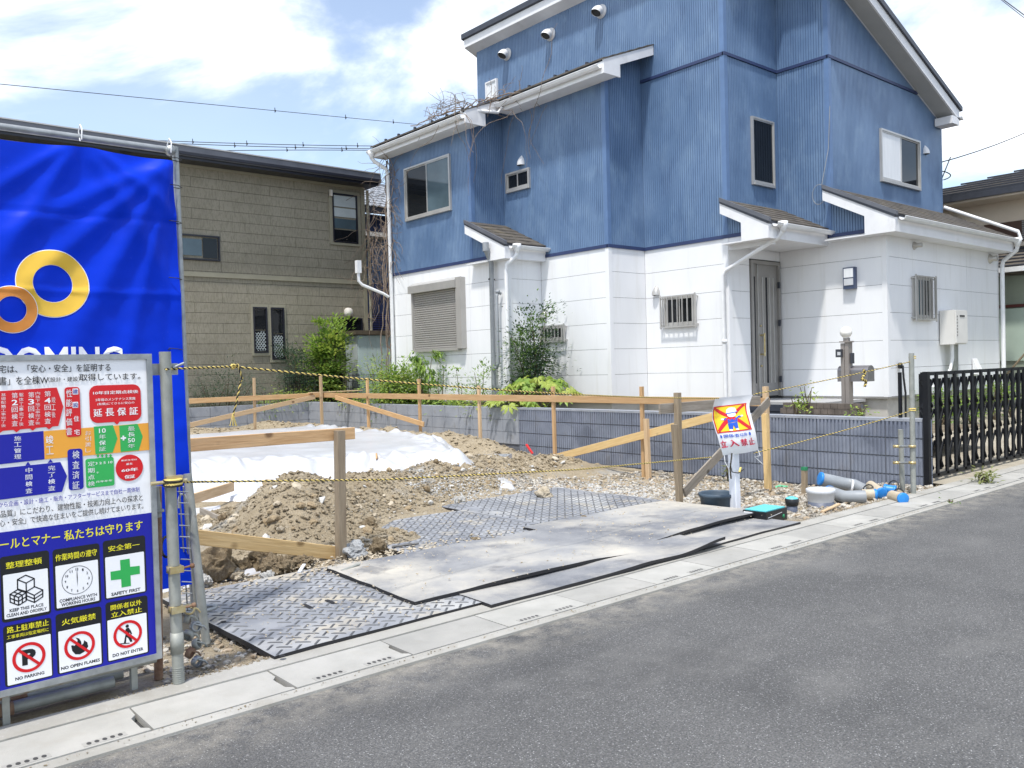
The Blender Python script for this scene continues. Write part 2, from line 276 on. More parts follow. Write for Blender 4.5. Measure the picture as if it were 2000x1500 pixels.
def piece(name, me, parent, loc, rot=None, label=None):
    o = bpy.data.objects.new(name, me); COL.objects.link(o); o.parent = parent; o.location = Vector(loc) - ORG[parent.name]
    if rot: o.rotation_euler = rot
    ORG[o.name] = ORG[parent.name]
    if label: o['label'] = label
    return o
def boxpiece(name, mat, parent, x0, x1, y0, y1, z0, z1, ch=.0, label=None):
    x0, x1 = sorted((x0, x1)); y0, y1 = sorted((y0, y1)); k = (name, mat.name, round(x1 - x0, 3), round(y1 - y0, 3), round(z1 - z0, 3))
    if k not in MESHC: MESHC[k] = MB().box(0, x1 - x0, 0, y1 - y0, 0, z1 - z0).mesh(name, mat)
    return piece(name, MESHC[k], parent, (x0, y0, z0), label=label)
def plank(name, p0, p1, w, h, mat, parent=None, label=None, cat=None, group=None, up=(0, 0, 1), ch=.003, taper=0):
    """a board whose own long axis is X, so that the grain follows it"""
    p0 = Vector(p0); p1 = Vector(p1); d = p1 - p0; Ln = d.length; d.normalize(); up = Vector(up); sd = up.cross(d)
    if sd.length < 1e-3: sd = Vector((0, 1, 0))
    sd.normalize(); u = d.cross(sd)
    m = MB().bar((0, 0, 0), (Ln, 0, 0), w, h, ch=ch); off = random.uniform(0, 50)
    me = m.mesh(name, mat); o = bpy.data.objects.new(name, me); COL.objects.link(o)
    rot = Matrix((d, sd, u)).transposed()
    if parent: o.parent = parent; o.location = p0 - ORG[parent.name]
    else: o.location = p0
    o.rotation_euler = rot.to_euler(); ORG[o.name] = ORG[parent.name] if parent else p0
    return tag(o, label, cat, group)
def fbm(x, y, z=0., o=4): return noise.fractal(Vector((x, y, z)), 1., 2., o)
# ================================================================== SETTING
def struct(name, mb, mat, **k): return mb.build(name, mat, kind='structure', **k)
struct('ground', MB().box(-600, 600, -600, 600, -.6, -.45), gsoil)
# road with a slight camber, real sheet
g = MB()
g.box(-60, 90, -30, 3.262, -.4, 0.0); struct('road', g, asphalt)
# gutter: kerb strips on both sides of a row of cover slabs
def gpart(name, mb, mat): return mb.build(name, mat, gut)
gm = MB()
gm.box(-40, 60, 3.262, 3.335, -.3, .012); gm.box(-40, 60, 3.625, 3.765, -.3, .022); gm.box(-40, 60, 3.335, 3.625, -.3, -.12)
gut = gm.build('gutter', concrete, kind='structure'); ORG[gut.name] = Vector((0, 0, 0))
NOTCH = {1: 1, 2: 1}
for i in range(-5, 40):
    x0 = 1.04 + (i - 1) * .59; x1 = x0 + .59 - .006
    pale = (i % 2 == 0) or i < 3; z1 = .016 + random.uniform(-.001, .002)
    b = MB(); zb = -.04
    nt_ = .03 if i in (1, 2) else .006
    # slab outline with a bevelled joint; the right hand joint of three slabs is a finger notch
    pts = [(x0, 3.339), (x1, 3.339), (x1, 3.621), (x0, 3.621)]
    if i in (1, 2, 0):
        pts = [(x0, 3.339), (x1 - .004, 3.339), (x1 - .004, 3.36), (x1 - .028, 3.385), (x1 - .028, 3.50), (x1 - .004, 3.53), (x1, 3.621), (x0, 3.621)]
    b.extr([(x, y, zb) for x, y in pts], (0, 0, z1 - zb))
    b.build('cover_slab', slabA if pale else slabB, gut)
    if i in (0, 1, 2): gpart('joint_recess_shade', MB().box(x1 - .03, x1 + .005, 3.36, 3.60, -.05, -.012), gap)  # dark box paints the shade at the bottom of the open joint
    if pale and i not in (1,):
        for xc in (x0 + .17, x0 + .425):
            gpart('slot_frame', MB().box(xc - .075, xc + .075, 3.352, 3.392, z1 - .004, z1 + .0012), slabB)
            h = MB()
            for k in range(5):
                cx = xc - .054 + k * .027; h.extr([(cx + .0085 * math.cos(a * .7854), 3.372 + .0125 * math.sin(a * .7854), z1 - .002) for a in range(8)], (0, 0, .0042))
            gpart('drain_slot', h, gap)
# ------------------------------------------------------------------ building lot terrain
def bump2(x, y, cx, cy, sx, sy, a): return a * math.exp(-((x - cx) / sx) ** 2 - ((y - cy) / sy) ** 2)
def sm(a, b, t):
    t = max(0, min(1, (t - a) / (b - a))); return t * t * (3 - 2 * t)
def hgt(x, y, detail=True):
    z = -.015 + .015 * sm(4.1, 3.8, y)
    z -= .10 * sm(5.8, 7.2, x) * sm(4.1, 5.2, y)
    z += .036 * max(0, y - 8.0) * (1 - .5 * sm(7.0, 9.0, x) * (y < 10))
    m = 0
    for a in ((3.02, 6.15, .42, .5, .33), (3.40, 6.85, .55, .5, .45), (4.4, 7.3, .65, .45, .31), (5.5, 7.7, .8, .5, .29), (6.7, 8.2, .8, .55, .30), (7.9, 8.3, .6, .5, .20),
              (8.15, 10.6, .55, 1.3, .22), (8.1, 12.8, .5, 1.4, .16), (3.6, 5.65, .25, .22, .10), (3.2, 7.7, .5, .4, .10)):
        m += bump2(x, y, *a)
    m += .12 * math.exp(-((y - 15.1) / .55) ** 2) * sm(8.6, 7.5, x) * (1 + .5 * fbm(x * 1.3, 3, 1))
    m += .09 * math.exp(-((x - 8.0) / .4) ** 2) * sm(9, 10, y)
    if y < 5.25 and x < 6.6: m *= .3
    z += m
    if detail:
        mat_zone = sm(6.5, 5.9, y) * sm(6.8, 6.2, x) * sm(1.4, 1.8, x)
        if x > 3.2: pass
        k = .35 + 2.3 * min(m, .3) / .3
        if mat_zone > 0 and m < .12: k *= (1 - .8 * mat_zone)
        z += .020 * k * fbm(x * 2.3, y * 2.3, 0, 5) + .016 * k * abs(fbm(x * 7, y * 7, 5, 4)) + .010 * k * fbm(x * 19, y * 19, 9, 3)
        v = noise.voronoi(Vector((x * 7, y * 7, .3)))[0][0]; z += .028 * k * max(0, .28 - v) * (1 if m > .05 else .3)
    return z
def grid(xs, ys, zf):
    nx, ny = len(xs), len(ys); b = MB()
    b.v = [(x, y, zf(x, y)) for y in ys for x in xs]
    b.f = [(j * nx + i, j * nx + i + 1, (j + 1) * nx + i + 1, (j + 1) * nx + i) for j in range(ny - 1) for i in range(nx - 1)]
    b.sm = [True] * len(b.f); b.mi = [0] * len(b.f); return b
def span(*segs):
    out = []
    for a, b, st in segs: out += list(np.arange(a, b - 1e-6, st))
    return out + [segs[-1][1]]
soilo = grid(span((-6, 1, .25), (1, 7, .032), (7, 9.0, .045)), span((3.765, 9, .032), (9, 17.6, .07)), hgt).build('soil_ground', soil, kind='structure', fix=False)
# driveway behind the gate and garden behind the ribbed wall
def drive(x, y):
    return .0 + .10 * sm(3.76, 5.2, y) + .2 * sm(5.5, 7.5, y) + .012 * fbm(x, y, 3) + .005 * fbm(x * 8, y * 8, 3)
drivem = M('worn_driveway', (.30, .265, .205), .9, col2=(.42, .385, .31), scale=2, space='World', bump=.4, bscale=60); layer(drivem, (.2, .17, .12), 2, .55, .68, fac=.6)
grid(span((9.22, 16, .12), (16, 26, .5)), span((3.765, 8, .1)), drive).build('driveway', drivem, kind='structure', fix=False)
def garden(x, y): return .38 + .1 * sm(9.2, 10, y) + .03 * fbm(x * 2, y * 2, 3) + .02 * fbm(x * 7, y * 7, 1)
gs = grid(span((9.16, 12.5, .12)), span((4.6, 17.7, .15)), garden); gs.build('garden_bed', gsoil, kind='structure', fix=False)
grid(span((-8, 40, 1.)), span((17.7, 40, 1.)), lambda x, y: .3).build('rear_yard', gsoil, kind='structure', fix=False)
# ================================================================== BLUE AND WHITE HOUSE
a_, b_, c_, d_, = 10.31, 11.14, 12.11, 13.68
H = thing('house', (12.6, 10.5, .3), 'two storey house with ribbed blue upper walls over white panel walls, beyond the empty lot', 'house')
ZB, ZM, Z2, ROW = .70, 3.43, 6.47, .455
def P(face, a, out, z):
    k, c = face; return (c - out, a, z) if k == 'X' else (a, c - out, z)
def fbox(mb, face, a0, a1, o0, o1, z0, z1, mi=0):
    p = P(face, a0, o0, z0); q = P(face, a1, o1, z1); return mb.box(p[0], q[0], p[1], q[1], z0, z1, mi)
# inner core masses (behind the cladding)
core = MB()
core.box(a_ + .03, 18.1, 12.03 + .03, 15.87, .69, ZM); core.box(b_ + .03, 18.1, 10.28, 12.1, .69, ZM); core.box(c_ + .03, 18.1, 8.48, 10.3, .69, ZM); core.box(d_ + .03, 18.37, 6.55, 8.5, .69, ZM)
core.box(a_ + .03, c_ + .1, 13.07, 15.87, ZM, 6.1); core.box(b_ + .03, c_ + .1, 10.28, 13.1, ZM, 6.4)
core.build('wall_core', gap, H)
def core2():
    m = MB()
    def zt(x): return 8.40 - .392 * (x - c_)
    m.extr([(c_ + .03, 8.48, ZM), (18.12, 8.48, ZM), (18.12, 8.48, zt(18.12)), (c_ + .03, 8.48, zt(c_))], (0, 6.5, 0))
    m.extr([(d_ + .03, 7.49, ZM), (18.12, 7.49, ZM), (18.12, 7.49, zt(18.12)), (d_ + .03, 7.49, zt(d_))], (0, 1.0, 0))
    m.build('wall_core', gap, H)
core2()
# white siding: separate panels in rows with open joints
def panels(face, a0, a1, z0, z1, joints=()):
    rows = [z1 - .445] + [z1 - .445 - ROW * k for k in range(1, 8)]
    zs = [z1] + [z for z in rows if z > z0 + .05] + [z0]
    js = [a0] + sorted(joints) + [a1]
    for k in range(len(zs) - 1):
        for i in range(len(js) - 1):
            p = P(face, js[i] + .0025, 0, zs[k + 1]); q = P(face, js[i + 1] - .0025, -.018, zs[k])
            boxpiece('siding_panel', wside, H, p[0], q[0], p[1], q[1], zs[k + 1] + .0028, zs[k] - .0028)
A, B, C_, D = ('X', a_), ('X', b_), ('X', c_), ('X', d_)
J1, J2, J3, E0, J1u, E1 = ('Y', 12.0), ('Y', 10.25), ('Y', 8.45), ('Y', 6.52), ('Y', 13.04), ('Y', 7.46)
tw = .075
panels(A, 12.0 + tw, 15.9, ZB, ZM, (13.17, ))
panels(J1, a_ + tw, b_, ZB, ZM)
panels(B, 10.25 + tw, 12.0, ZB, ZM)
panels(J2, b_ + tw, c_, ZB, ZM)
panels(C_, 8.45 + tw, 10.25, ZB, ZM)
panels(J3, c_ + tw, 12.72, ZB, ZM); panels(J3, 12.72, d_, 3.1, ZM)
panels(D, 6.52 + tw, 8.45, ZB, ZM)
panels(E0, d_ + tw, 18.4, ZB, ZM, (16.85,))
for x, y in ((a_, 12.0), (b_, 10.25), (c_, 8.45), (d_, 6.52)):
    MB().box(x - .012, x + tw, y - .012, y + .02, ZB, ZM - .003).box(x - .012, x + .02, y + .02, y + tw, ZB, ZM - .003).build('corner_trim', wside, H)
# foundation + drip edge
f = MB()
for bx in ((a_ + .05, 18.0, 12.05, 15.8), (b_ + .05, 18.0, 10.3, 12.05), (c_ + .05, 18.0, 8.5, 10.3), (d_ + .05, 18.35, 6.57, 8.5)): f.box(*bx, .0, ZB - .03)
f.build('foundation', foundation, H)
m = MB()
for face, a0, a1 in ((A, 12.0, 15.9), (J1, a_, b_), (B, 10.25, 12.0), (J2, b_, c_), (C_, 8.45, 10.25), (D, 6.52, 8.45), (E0, d_, 18.4)): fbox(m, face, a0, a1, .02, -.03, ZB - .028, ZB - .002)
m.build('drip_edge', alud, H)
# blue ribbed siding: real ribs
def ribs(face, a0, a1, zb, zt, pitch=.047, gw=.011, dp=.009, groove=True):
    """flat lands proud of the core with recessed grooves"""
    fb = zb if callable(zb) else (lambda a: zb); ft = zt if callable(zt) else (lambda a: zt)
    m = MB(); n = max(1, int(round((a1 - a0) / pitch))); pt = (a1 - a0) / n; vs = []; fs = []; mi = []
    prof = []
    for i in range(n):
        s = a0 + i * pt
        prof += [(s, 0), (s + pt - gw, 0), (s + pt - gw + .0015, -dp), (s + pt - .0015, -dp)]
    prof.append((a1, 0))
    for s, o in prof: vs += [P(face, s, o, fb(s)), P(face, s, o, ft(s))]
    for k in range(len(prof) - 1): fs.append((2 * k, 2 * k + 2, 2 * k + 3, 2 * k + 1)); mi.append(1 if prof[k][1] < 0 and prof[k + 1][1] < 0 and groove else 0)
    b = len(m.v); m.v += vs; m.f += fs; m.sm += [False] * len(fs); m.mi += mi
    m.build('blue_siding', [bside, bgroove], H)
LT = lambda x: 6.10 + .40 * (x - 10.0)      # lean-to roof underside
ZR = lambda x: 8.40 - .392 * (x - c_)       # main roof underside
ribs(A, 13.04 + tw, 15.9, ZM + .03, LT(a_) - .0)
ribs(A, 12.0, 13.04, ZM + .03, lambda y: max(3.47, 3.52 + (y - 11.85) * .47))
ribs(J1u, a_ + tw, b_, ZM + .03, lambda x: LT(x))
ribs(B, 10.25 + tw, 13.04, ZM + .03, LT(b_))
ribs(J2, b_ + tw, c_, ZM + .03, lambda x: LT(x))
ribs(C_, 8.45 + tw, 10.25, ZM + .03, Z2 - .03); ribs(C_, 10.25, 14.98, 6.4, Z2 - .03); ribs(C_, 8.45 + tw, 14.98, Z2 + .03, 8.42)
ribs(J3, c_ + tw, d_, ZM + .03, Z2 - .03); ribs(J3, c_ + tw, d_, Z2 + .03, ZR)
ribs(D, 7.46 + tw, 8.45, ZM + .03, Z2 - .03); ribs(D, 7.46 + tw, 8.45, Z2 + .03, ZR(d_))
ribs(D, 6.52, 7.46, ZM + .03, lambda y: 3.50 + (y - 6.10) * .4925)
ribs(E1, d_ + tw, 18.15, ZM + .03, lambda x: min(Z2 - .03, ZR(x)))
xq = c_ + (8.40 - Z2) / .392
ribs(E1, d_ + tw, xq - .1, Z2 + .03, ZR)
ribs(C_, 7.62, 8.45, ZM + .03, lambda y: 3.44 + (y - 7.52) * .51); MB().box(c_ + .002, c_ + .1, 7.62, 8.44, 3.2, ZM + .03).build('porch_beam', whitep, H)
# bands and corner trims
def band(face, a0, a1, z, h=.03, mat=bband, out=.022):
    m = MB(); fbox(m, face, a0, a1, out, -.02, z - h, z + h); m.build('band_flashing', mat, H)
for face, s0, s1 in ((A, 12.0, 15.9), (B, 10.25, 12.0), (J2, b_ - .022, c_), (C_, 7.62, 10.25 - .022), (D, 6.52, 8.45 - .022)): band(face, s0, s1, ZM)
for face, s0, s1 in ((C_, 8.45, 14.95), (J3, c_ - .022, d_), (D, 7.46, 8.45 - .022), (E1, d_ - .022, xq)): band(face, s0, s1, Z2, .025)
for x, y, z0, z1 in ((a_, 13.04, ZM + .03, LT(a_)), (b_, 10.25, ZM + .03, LT(b_)), (c_, 8.45, ZM + .03, Z2 - .025), (c_, 8.45, Z2 + .025, 8.42), (d_, 7.46, ZM + .03, Z2 - .025), (d_, 7.46, Z2 + .025, ZR(d_))):
    MB().box(x - .012, x + tw, y - .012, y + .02, z0, z1).box(x - .012, x + .02, y + .02, y + tw, z0, z1).build('corner_trim', btrim, H)
# main roof: two slabs (front one steps forward over the bay)
def roofslab(y0, y1, x0, x1):
    t0 = ZR(x0); t1 = ZR(x1)
    MB().extr([(x0, y0, t0), (x1, y0, t1), (x1, y0, t1 + .19), (x0, y0, t0 + .19)], (0, y1 - y0, 0)).build('fascia', whitep, H)
    MB().extr([(x0 - .05, y0 - .04, t0 + .19), (x1 + .06, y0 - .04, t1 + .185), (x1 + .06, y0 - .04, t1 + .27), (x0 - .05, y0 - .04, t0 + .30)], (0, y1 - y0 + .08, 0)).build('roof_metal', nmetal, H)
roofslab(8.14, 15.13, 11.88, 13.38); roofslab(7.1, 15.13, 13.385, 18.12)
soff = M('soffit_grey', (.42, .42, .40), .7, var=.05)
MB().extr([(13.42, 7.13, ZR(13.42) - .006), (18.08, 7.13, ZR(18.08) - .006), (18.08, 7.13, ZR(18.08) - .002), (13.42, 7.13, ZR(13.42) - .002)], (0, .30, 0)).build('soffit', soff, H)
MB().box(13.39, 13.75, 7.1, 7.46, ZR(13.4) - .22, ZR(13.4) - .02).build('eave_box', whitep, H)
MB().box(17.78, 18.12, 7.1, 7.44, ZR(18.12) - .10, ZR(18.12) + .05).build('eave_box', whitep, H)
def gutter(p0, p1, sidev, r=.06, parent=None, name='gutter_channel'):
    """half-round channel, sidev = outward direction"""
    s = Vector(sidev); pts = [(math.cos(a) * r, math.sin(a) * r) for a in [math.pi + math.pi * k / 8 for k in range(9)]]
    pts = pts + [(x * .86, y * .86) for x, y in pts[::-1]]
    m = MB(); p0 = Vector(p0); p1 = Vector(p1); n = len(pts)
    vs = [p + s * a + Vector((0, 0, b)) for p in (p0, p1) for a, b in pts]
    m.add(vs, [(i, i + n, (i + 1) % n + n, (i + 1) % n) for i in range(n)], False); m.add(vs, [tuple(range(n)), tuple(range(2 * n - 1, n - 1, -1))])
    m.tube([p0 + s * r + Vector((0, 0, 0)), p1 + s * r], .009, 6); m.tube([p0 - s * r * -.2 + Vector((0, 0, -r)), p1 + s * r * .2 + Vector((0, 0, -r))], .006, 4)
    return m.build(name, pvc, parent or H)
gutter((18.18, 7.05, ZR(18.18) + .10), (18.18, 15.1, ZR(18.18) + .10), (1, 0, 0))
# lean-to roof of the lower wing (two steps)
def lean(x0, y0, y1, x1=c_ + .02, nm='wing_roof'):
    z0 = LT(x0); z1 = LT(x1)
    MB().extr([(x0, y0, z0 + .02), (x1, y0, z1 + .02), (x1, y0, z1 + .10), (x0, y0, z0 + .10)], (0, y1 - y0, 0)).build('roof_deck', nmetal, H)
    n = int((x1 - x0) / .21)
    for k in range(n):
        xa = x0 - .03 + k * (x1 - x0 + .03) / n; xb = xa + (x1 - x0 + .03) / n
        o = MB().extr([(xa, y0 - .02, LT(xa) + .105), (xb, y0 - .02, LT(xb) + .105), (xb, y0 - .02, LT(xb) + .118), (xa, y0 - .02, LT(xa) + .135)], (0, y1 - y0 + .04, 0)).build('slate_row', slate, H)
lean(9.98, 12.72, 16.05, b_ + .6); lean(10.8, 9.94, 12.72)
def fascia_lean(x0, y0, y1):
    z = LT(x0); MB().box(x0 - .01, x0 + .03, y0, y1, z - .13, z + .07).build('fascia', whitep, H)
    MB().box(x0 + .03, x0 + .34, y0, y1, z - .125, z - .10).build('soffit', whitep, H)
fascia_lean(9.98, 12.74, 16.03); fascia_lean(10.8, 9.96, 12.74)
def endbox(x0, y, xl, xr):
    z = LT(x0)  # closed box end towards the road and the sloping verge board above it
    MB().extr([(x0 - .01, y, z - .13), (xl, y, z - .13), (xl, y, LT(xl) + .0), (xl, y, LT(xl) + .1), (x0 - .01, y, z + .1)], (0, .03, 0)).build('verge_board', whitep, H)
    if xr > xl: MB().extr([(xl, y, LT(xl) - .07), (xr, y, LT(xr) - .07), (xr, y, LT(xr) + .1), (xl, y, LT(xl) + .1)], (0, .03, 0)).build('verge_board', whitep, H)
endbox(9.98, 12.71, 10.45, 10.98); endbox(10.8, 9.93, 11.2, c_ - .01)
gutter((9.92, 12.75, LT(9.92) + .03), (9.92, 16.1, LT(9.92) + .03), (-1, 0, 0)); gutter((10.74, 9.98, LT(10.74) + .03), (10.74, 12.75, LT(10.74) + .03), (-1, 0, 0))
for y in (15.6, 15.1, 14.5, 13.9, 13.4, 12.9): MB().box(10.04, 10.09, y, y + .04, LT(10.0) + .12, LT(10.0) + .2).build('snow_guard', nmetal, H)
for y in (12.3, 11.9, 11.2, 10.9, 10.4): MB().box(10.86, 10.91, y, y + .04, LT(10.8) + .12, LT(10.8) + .2).build('snow_guard', nmetal, H)
# overflow pipe from upper gutter into lower one
m = MB().tube([(10.74, 12.55, LT(10.74) - .05), (10.70, 12.62, LT(10.7) - .13), (10.1, 12.78, LT(10.0) + .13), (9.96, 12.85, LT(10) + .08)], .032); m.build('overflow_pipe', pvc, H)
# small pent roofs with slate rows, fascia, gutter
def pent(x0, x1, ytop, ylow, ztop, zlow, name, label, rows):
    """slopes down towards the road (-Y)"""
    s = (ztop - zlow) / (ytop - ylow); zz = lambda y: ztop - s * (ytop - y)
    Rf = MB().extr([(x0, ylow, zlow - .03), (x0, ytop, ztop - .03), (x0, ytop, ztop + .035), (x0, ylow, zlow + .035)], (x1 - x0, 0, 0)).build('porch_roof', nmetal, H, label=label)
    for k in range(rows):
        ya = ylow - .02 + k * (ytop - ylow + .02) / rows; yb = ya + (ytop - ylow + .02) / rows
        xa = x0 + .06
        n = max(2, int((x1 - xa) / .6)); w = (x1 - xa) / n; off = (k % 2) * .5
        for i in range(n + 1):
            u0 = max(xa, xa + (i - off) * w); u1 = min(x1, xa + (i + 1 - off) * w)
            if u1 - u0 > .05:
                MB().extr([(u0 + .002, ya, zz(ya) + .038), (u0 + .002, yb, zz(yb) + .038), (u0 + .002, yb, zz(yb) + .044), (u0 + .002, ya, zz(ya) + .056)], (u1 - u0 - .004, 0, 0)).build('slate', slate, Rf)
    t = .20
    BL = .50
    MB().extr([(x0 + .012, ylow - .0, zlow - .25), (x0 + .012, ylow + BL, zlow - .25), (x0 + .012, ylow + BL, zz(ylow + BL) - t), (x0 + .012, ytop, ztop - t), (x0 + .012, ytop, ztop - .03), (x0 + .012, ylow, zlow - .03)], (.03, 0, 0)).build('verge_board', whitep, Rf)
    MB().extr([(x0 - .01, ylow - .03, zlow + .0), (x0 - .01, ytop, ztop + .0), (x0 - .01, ytop, ztop + .065), (x0 - .01, ylow - .03, zlow + .065)], (.06, 0, 0)).build('verge_metal', dmetal, Rf)
    MB().box(x0 + .042, x1, ylow, ylow + .02, zlow - .25, zlow - .03).build('fascia', whitep, Rf)
    MB().box(x0 + .042, x1, ylow + .02, ytop, zlow - .25, zlow - .23).build('soffit', whitep, Rf)
    gutter((x0 + .10, ylow - .07, zlow - .02), (x1 + .03, ylow - .07, zlow - .02), (0, -1, 0), .055, Rf)
    return Rf
# left pent roof, over the ground-floor step between the two wings
p1 = pent(10.10, 11.13, 13.02, 11.85, 4.13, 3.58, 'p', 'small slate pent roof above the recessed corner', 6)
p2 = pent(11.85, 13.67, 8.42, 7.52, 3.98, 3.52, 'p', 'slate pent roof over the front door', 6)
p3 = pent(13.36, 18.34, 7.44, 6.22, 4.20, 3.57, 'p', 'long slate pent roof over the single storey bay', 7)
MB().tube([(18.1, 7.42, 4.36), (18.40, 6.16, 3.72), (18.42, 6.12, 3.55)], .035).build('roof_pipe', pvc, H)
# downpipes
def hopper(x, y, z, parent=None): return MB().lathe((x, y, z - .13), [(.0, 0), (.04, 0), (.045, .04), (.075, .09), (.08, .17), (.0, .17)], 4 * 3).build('rain_hopper', pvc, parent or H)
def dpipe(pts, r=.035, mat=pvc, clips=()):
    o = MB().tube(pts, r, 12).build('downpipe', mat, H)
    for (x, y, z) in clips: MB().lathe((x, y, z - .012), [(r + .003, 0), (r + .008, 0), (r + .008, .024), (r + .003, .024)], 12).box(x - .004, x + .1, y - .004, y + .004, z - .01, z + .01).build('pipe_clip', blackpl, o)
    return o
hopper(9.92, 15.98, LT(9.9)); dpipe([(9.92, 15.98, 5.95), (9.97, 15.96, 5.88), (10.2, 15.85, 5.72), (10.24, 15.85, 5.6), (10.24, 15.85, .45)], .04)
MB().tube([(9.55, 16.05, 3.58), (9.55, 16.05, 3.28), (9.62, 16.03, 3.2), (10.1, 15.95, 3.02), (10.22, 15.93, 2.95)], .035).box(9.50, 9.60, 16.0, 16.1, 3.45, 3.72).build('side_drain', pvc, H)
hopper(10.35, 11.78, 3.56, p1); dpipe([(10.35, 11.78, 3.43), (10.32, 11.80, 3.36), (10.22, 11.93, 3.24), (10.22, 11.95, 3.1), (10.22, 11.95, .5)], .038, clips=())
dpipe([(10.02, 12.28, 3.66), (10.02, 12.28, 3.5)], .06, pvcg); dpipe([(10.02, 12.28, 3.52), (10.19, 12.34, 3.3), (10.19, 12.36, .5)], .045, pvcg, clips=[(10.19, 12.36, 3.0), (10.19, 12.36, .95)])
MB().tube([(10.27, 12.18, 2.72), (10.20, 12.18, 2.74), (10.17, 12.18, 2.66), (10.17, 12.18, 1.42), (10.16, 12.22, 1.34), (10.16, 12.34, 1.33)], .03, 10).lathe((10.2, 12.18, 2.72), [(0, 0), (.04, 0), (.045, .03), (.04, .06), (0, .06)], 12).build('drain_pipe', pvcg, H)
hopper(12.15, 7.44, 3.50, p2); dpipe([(12.15, 7.44, 3.40), (12.13, 7.50, 3.30), (12.03, 8.44, 2.86), (12.03, 8.5, 2.78), (12.03, 8.5, .5)], .036, clips=())
MB().lathe((12.03, 8.5, 1.65), [(.036, 0), (.042, 0), (.042, .06), (.036, .06)], 12).build('pipe_clip', pvc, H)
hopper(18.30, 6.14, 3.55, p3); dpipe([(18.30, 6.14, 3.44), (18.31, 6.16, 3.36), (18.38, 6.42, 3.18), (18.36, 6.44, 3.1), (18.36, 6.44, .4)], .04)
# windows
def window(face, a0, a1, z0, z1, sashes=2, fr=.035, out=.045, panes=(glass, glass), mat=alu, name='window', label=None, sill=True):
    m = MB(); a0, a1 = min(a0, a1), max(a0, a1)
    fbox(m, face, a0, a0 + fr, out, -.02, z0, z1); fbox(m, face, a1 - fr, a1, out, -.02, z0, z1)
    fbox(m, face, a0 + fr, a1 - fr, out, -.02, z1 - fr, z1); fbox(m, face, a0 + fr, a1 - fr, out + (.012 if sill else 0), -.02, z0, z0 + fr * 1.4)
    fbox(m, face, a0 + fr, a1 - fr, -.018, -.022, z0 + fr, z1 - fr)
    w = m.build(name, mat, H, label=label); n = sashes; wd = (a1 - a0 - 2 * fr) / n
    for k in range(n):
        s0 = a0 + fr + k * wd; s1 = s0 + wd; o = .022 - .018 * (k % 2)
        f_ = MB(); t = .022
        if n > 1: s0 -= .01 * (k > 0); s1 += .01 * (k < n - 1)
        zz0 = z0 + fr * 1.4; zz1 = z1 - fr
        fbox(f_, face, s0, s0 + t, o + .012, o - .008, zz0, zz1); fbox(f_, face, s1 - t, s1, o + .012, o - .008, zz0, zz1); fbox(f_, face, s0 + t, s1 - t, o + .012, o - .008, zz1 - t, zz1); fbox(f_, face, s0 + t, s1 - t, o + .012, o - .008, zz0, zz0 + t * 1.8)
        f_.build('sash', mat, w)
        g_ = MB(); fbox(g_, face, s0 + t, s1 - t, o, o - .004, zz0 + t * 1.8, zz1 - t); g_.build('pane', panes[k % len(panes)], w)
    return w
window(A, 13.66, 15.28, 4.50, 5.62, 2, panes=(glassg, glass), label='aluminium sliding window on the left blue wing')  # right pane: grey-blue reflection is painted into its glass colour
window(B, 12.23, 12.93, 4.79, 5.18, 2, panes=(glass, glass), label='small sliding window under a white vent hood')
window(C_, 14.27, 14.66, 7.23, 7.63, 1, .03, panes=(curtain,), mat=whitep, label='tiny square window high on the tall wall')
window(J3, 12.84, 13.52, 4.38, 5.55, 1, .03, panes=(glass,), label='tall narrow window beside the inner corner')
window(E1, 15.46, 17.07, 4.57, 5.54, 2, panes=(curtain, glass), label='sliding window with one white curtained half')
def barred(face, a0, a1, z0, z1, n, gl=glass, label=None):
    w = window(face, a0 + .05, a1 - .05, z0 + .03, z1 - .03, 2, .03, .03, panes=(gl, glass), label=label)
    m = MB(); o = .085
    for z in (z0 + .03, z1 - .03): fbox(m, face, a0, a1, o + .012, o - .012, z - .012, z + .012)
    for a in (a0 + .015, a1 - .015): fbox(m, face, a - .012, a + .012, o + .01, o - .01, z0, z1); fbox(m, face, a - .01, a + .01, o, -.0, z0 + .05, z0 + .07); fbox(m, face, a - .01, a + .01, o, -.0, z1 - .07, z1 - .05)
    m.build('grille_frame', alu, w)
    for k in range(n):
        a = a0 + .07 + (a1 - a0 - .14) * k / (n - 1); b = MB(); fbox(b, face, a - .008, a + .008, o + .014, o - .006, z0 + .04, z1 - .04); b.build('grille_bar', alu, w)
barred(B, 11.32, 12.12, 1.77, 2.13, 8, label='small low barred window behind the shrub')
barred(C_, 9.07, 9.86, 1.95, 2.55, 7, label='barred window beside a dome vent on the middle wall')
barred(E0, 14.53, 15.34, 1.94, 2.73, 7, gl=glassg, label='tall barred window near the water heater')
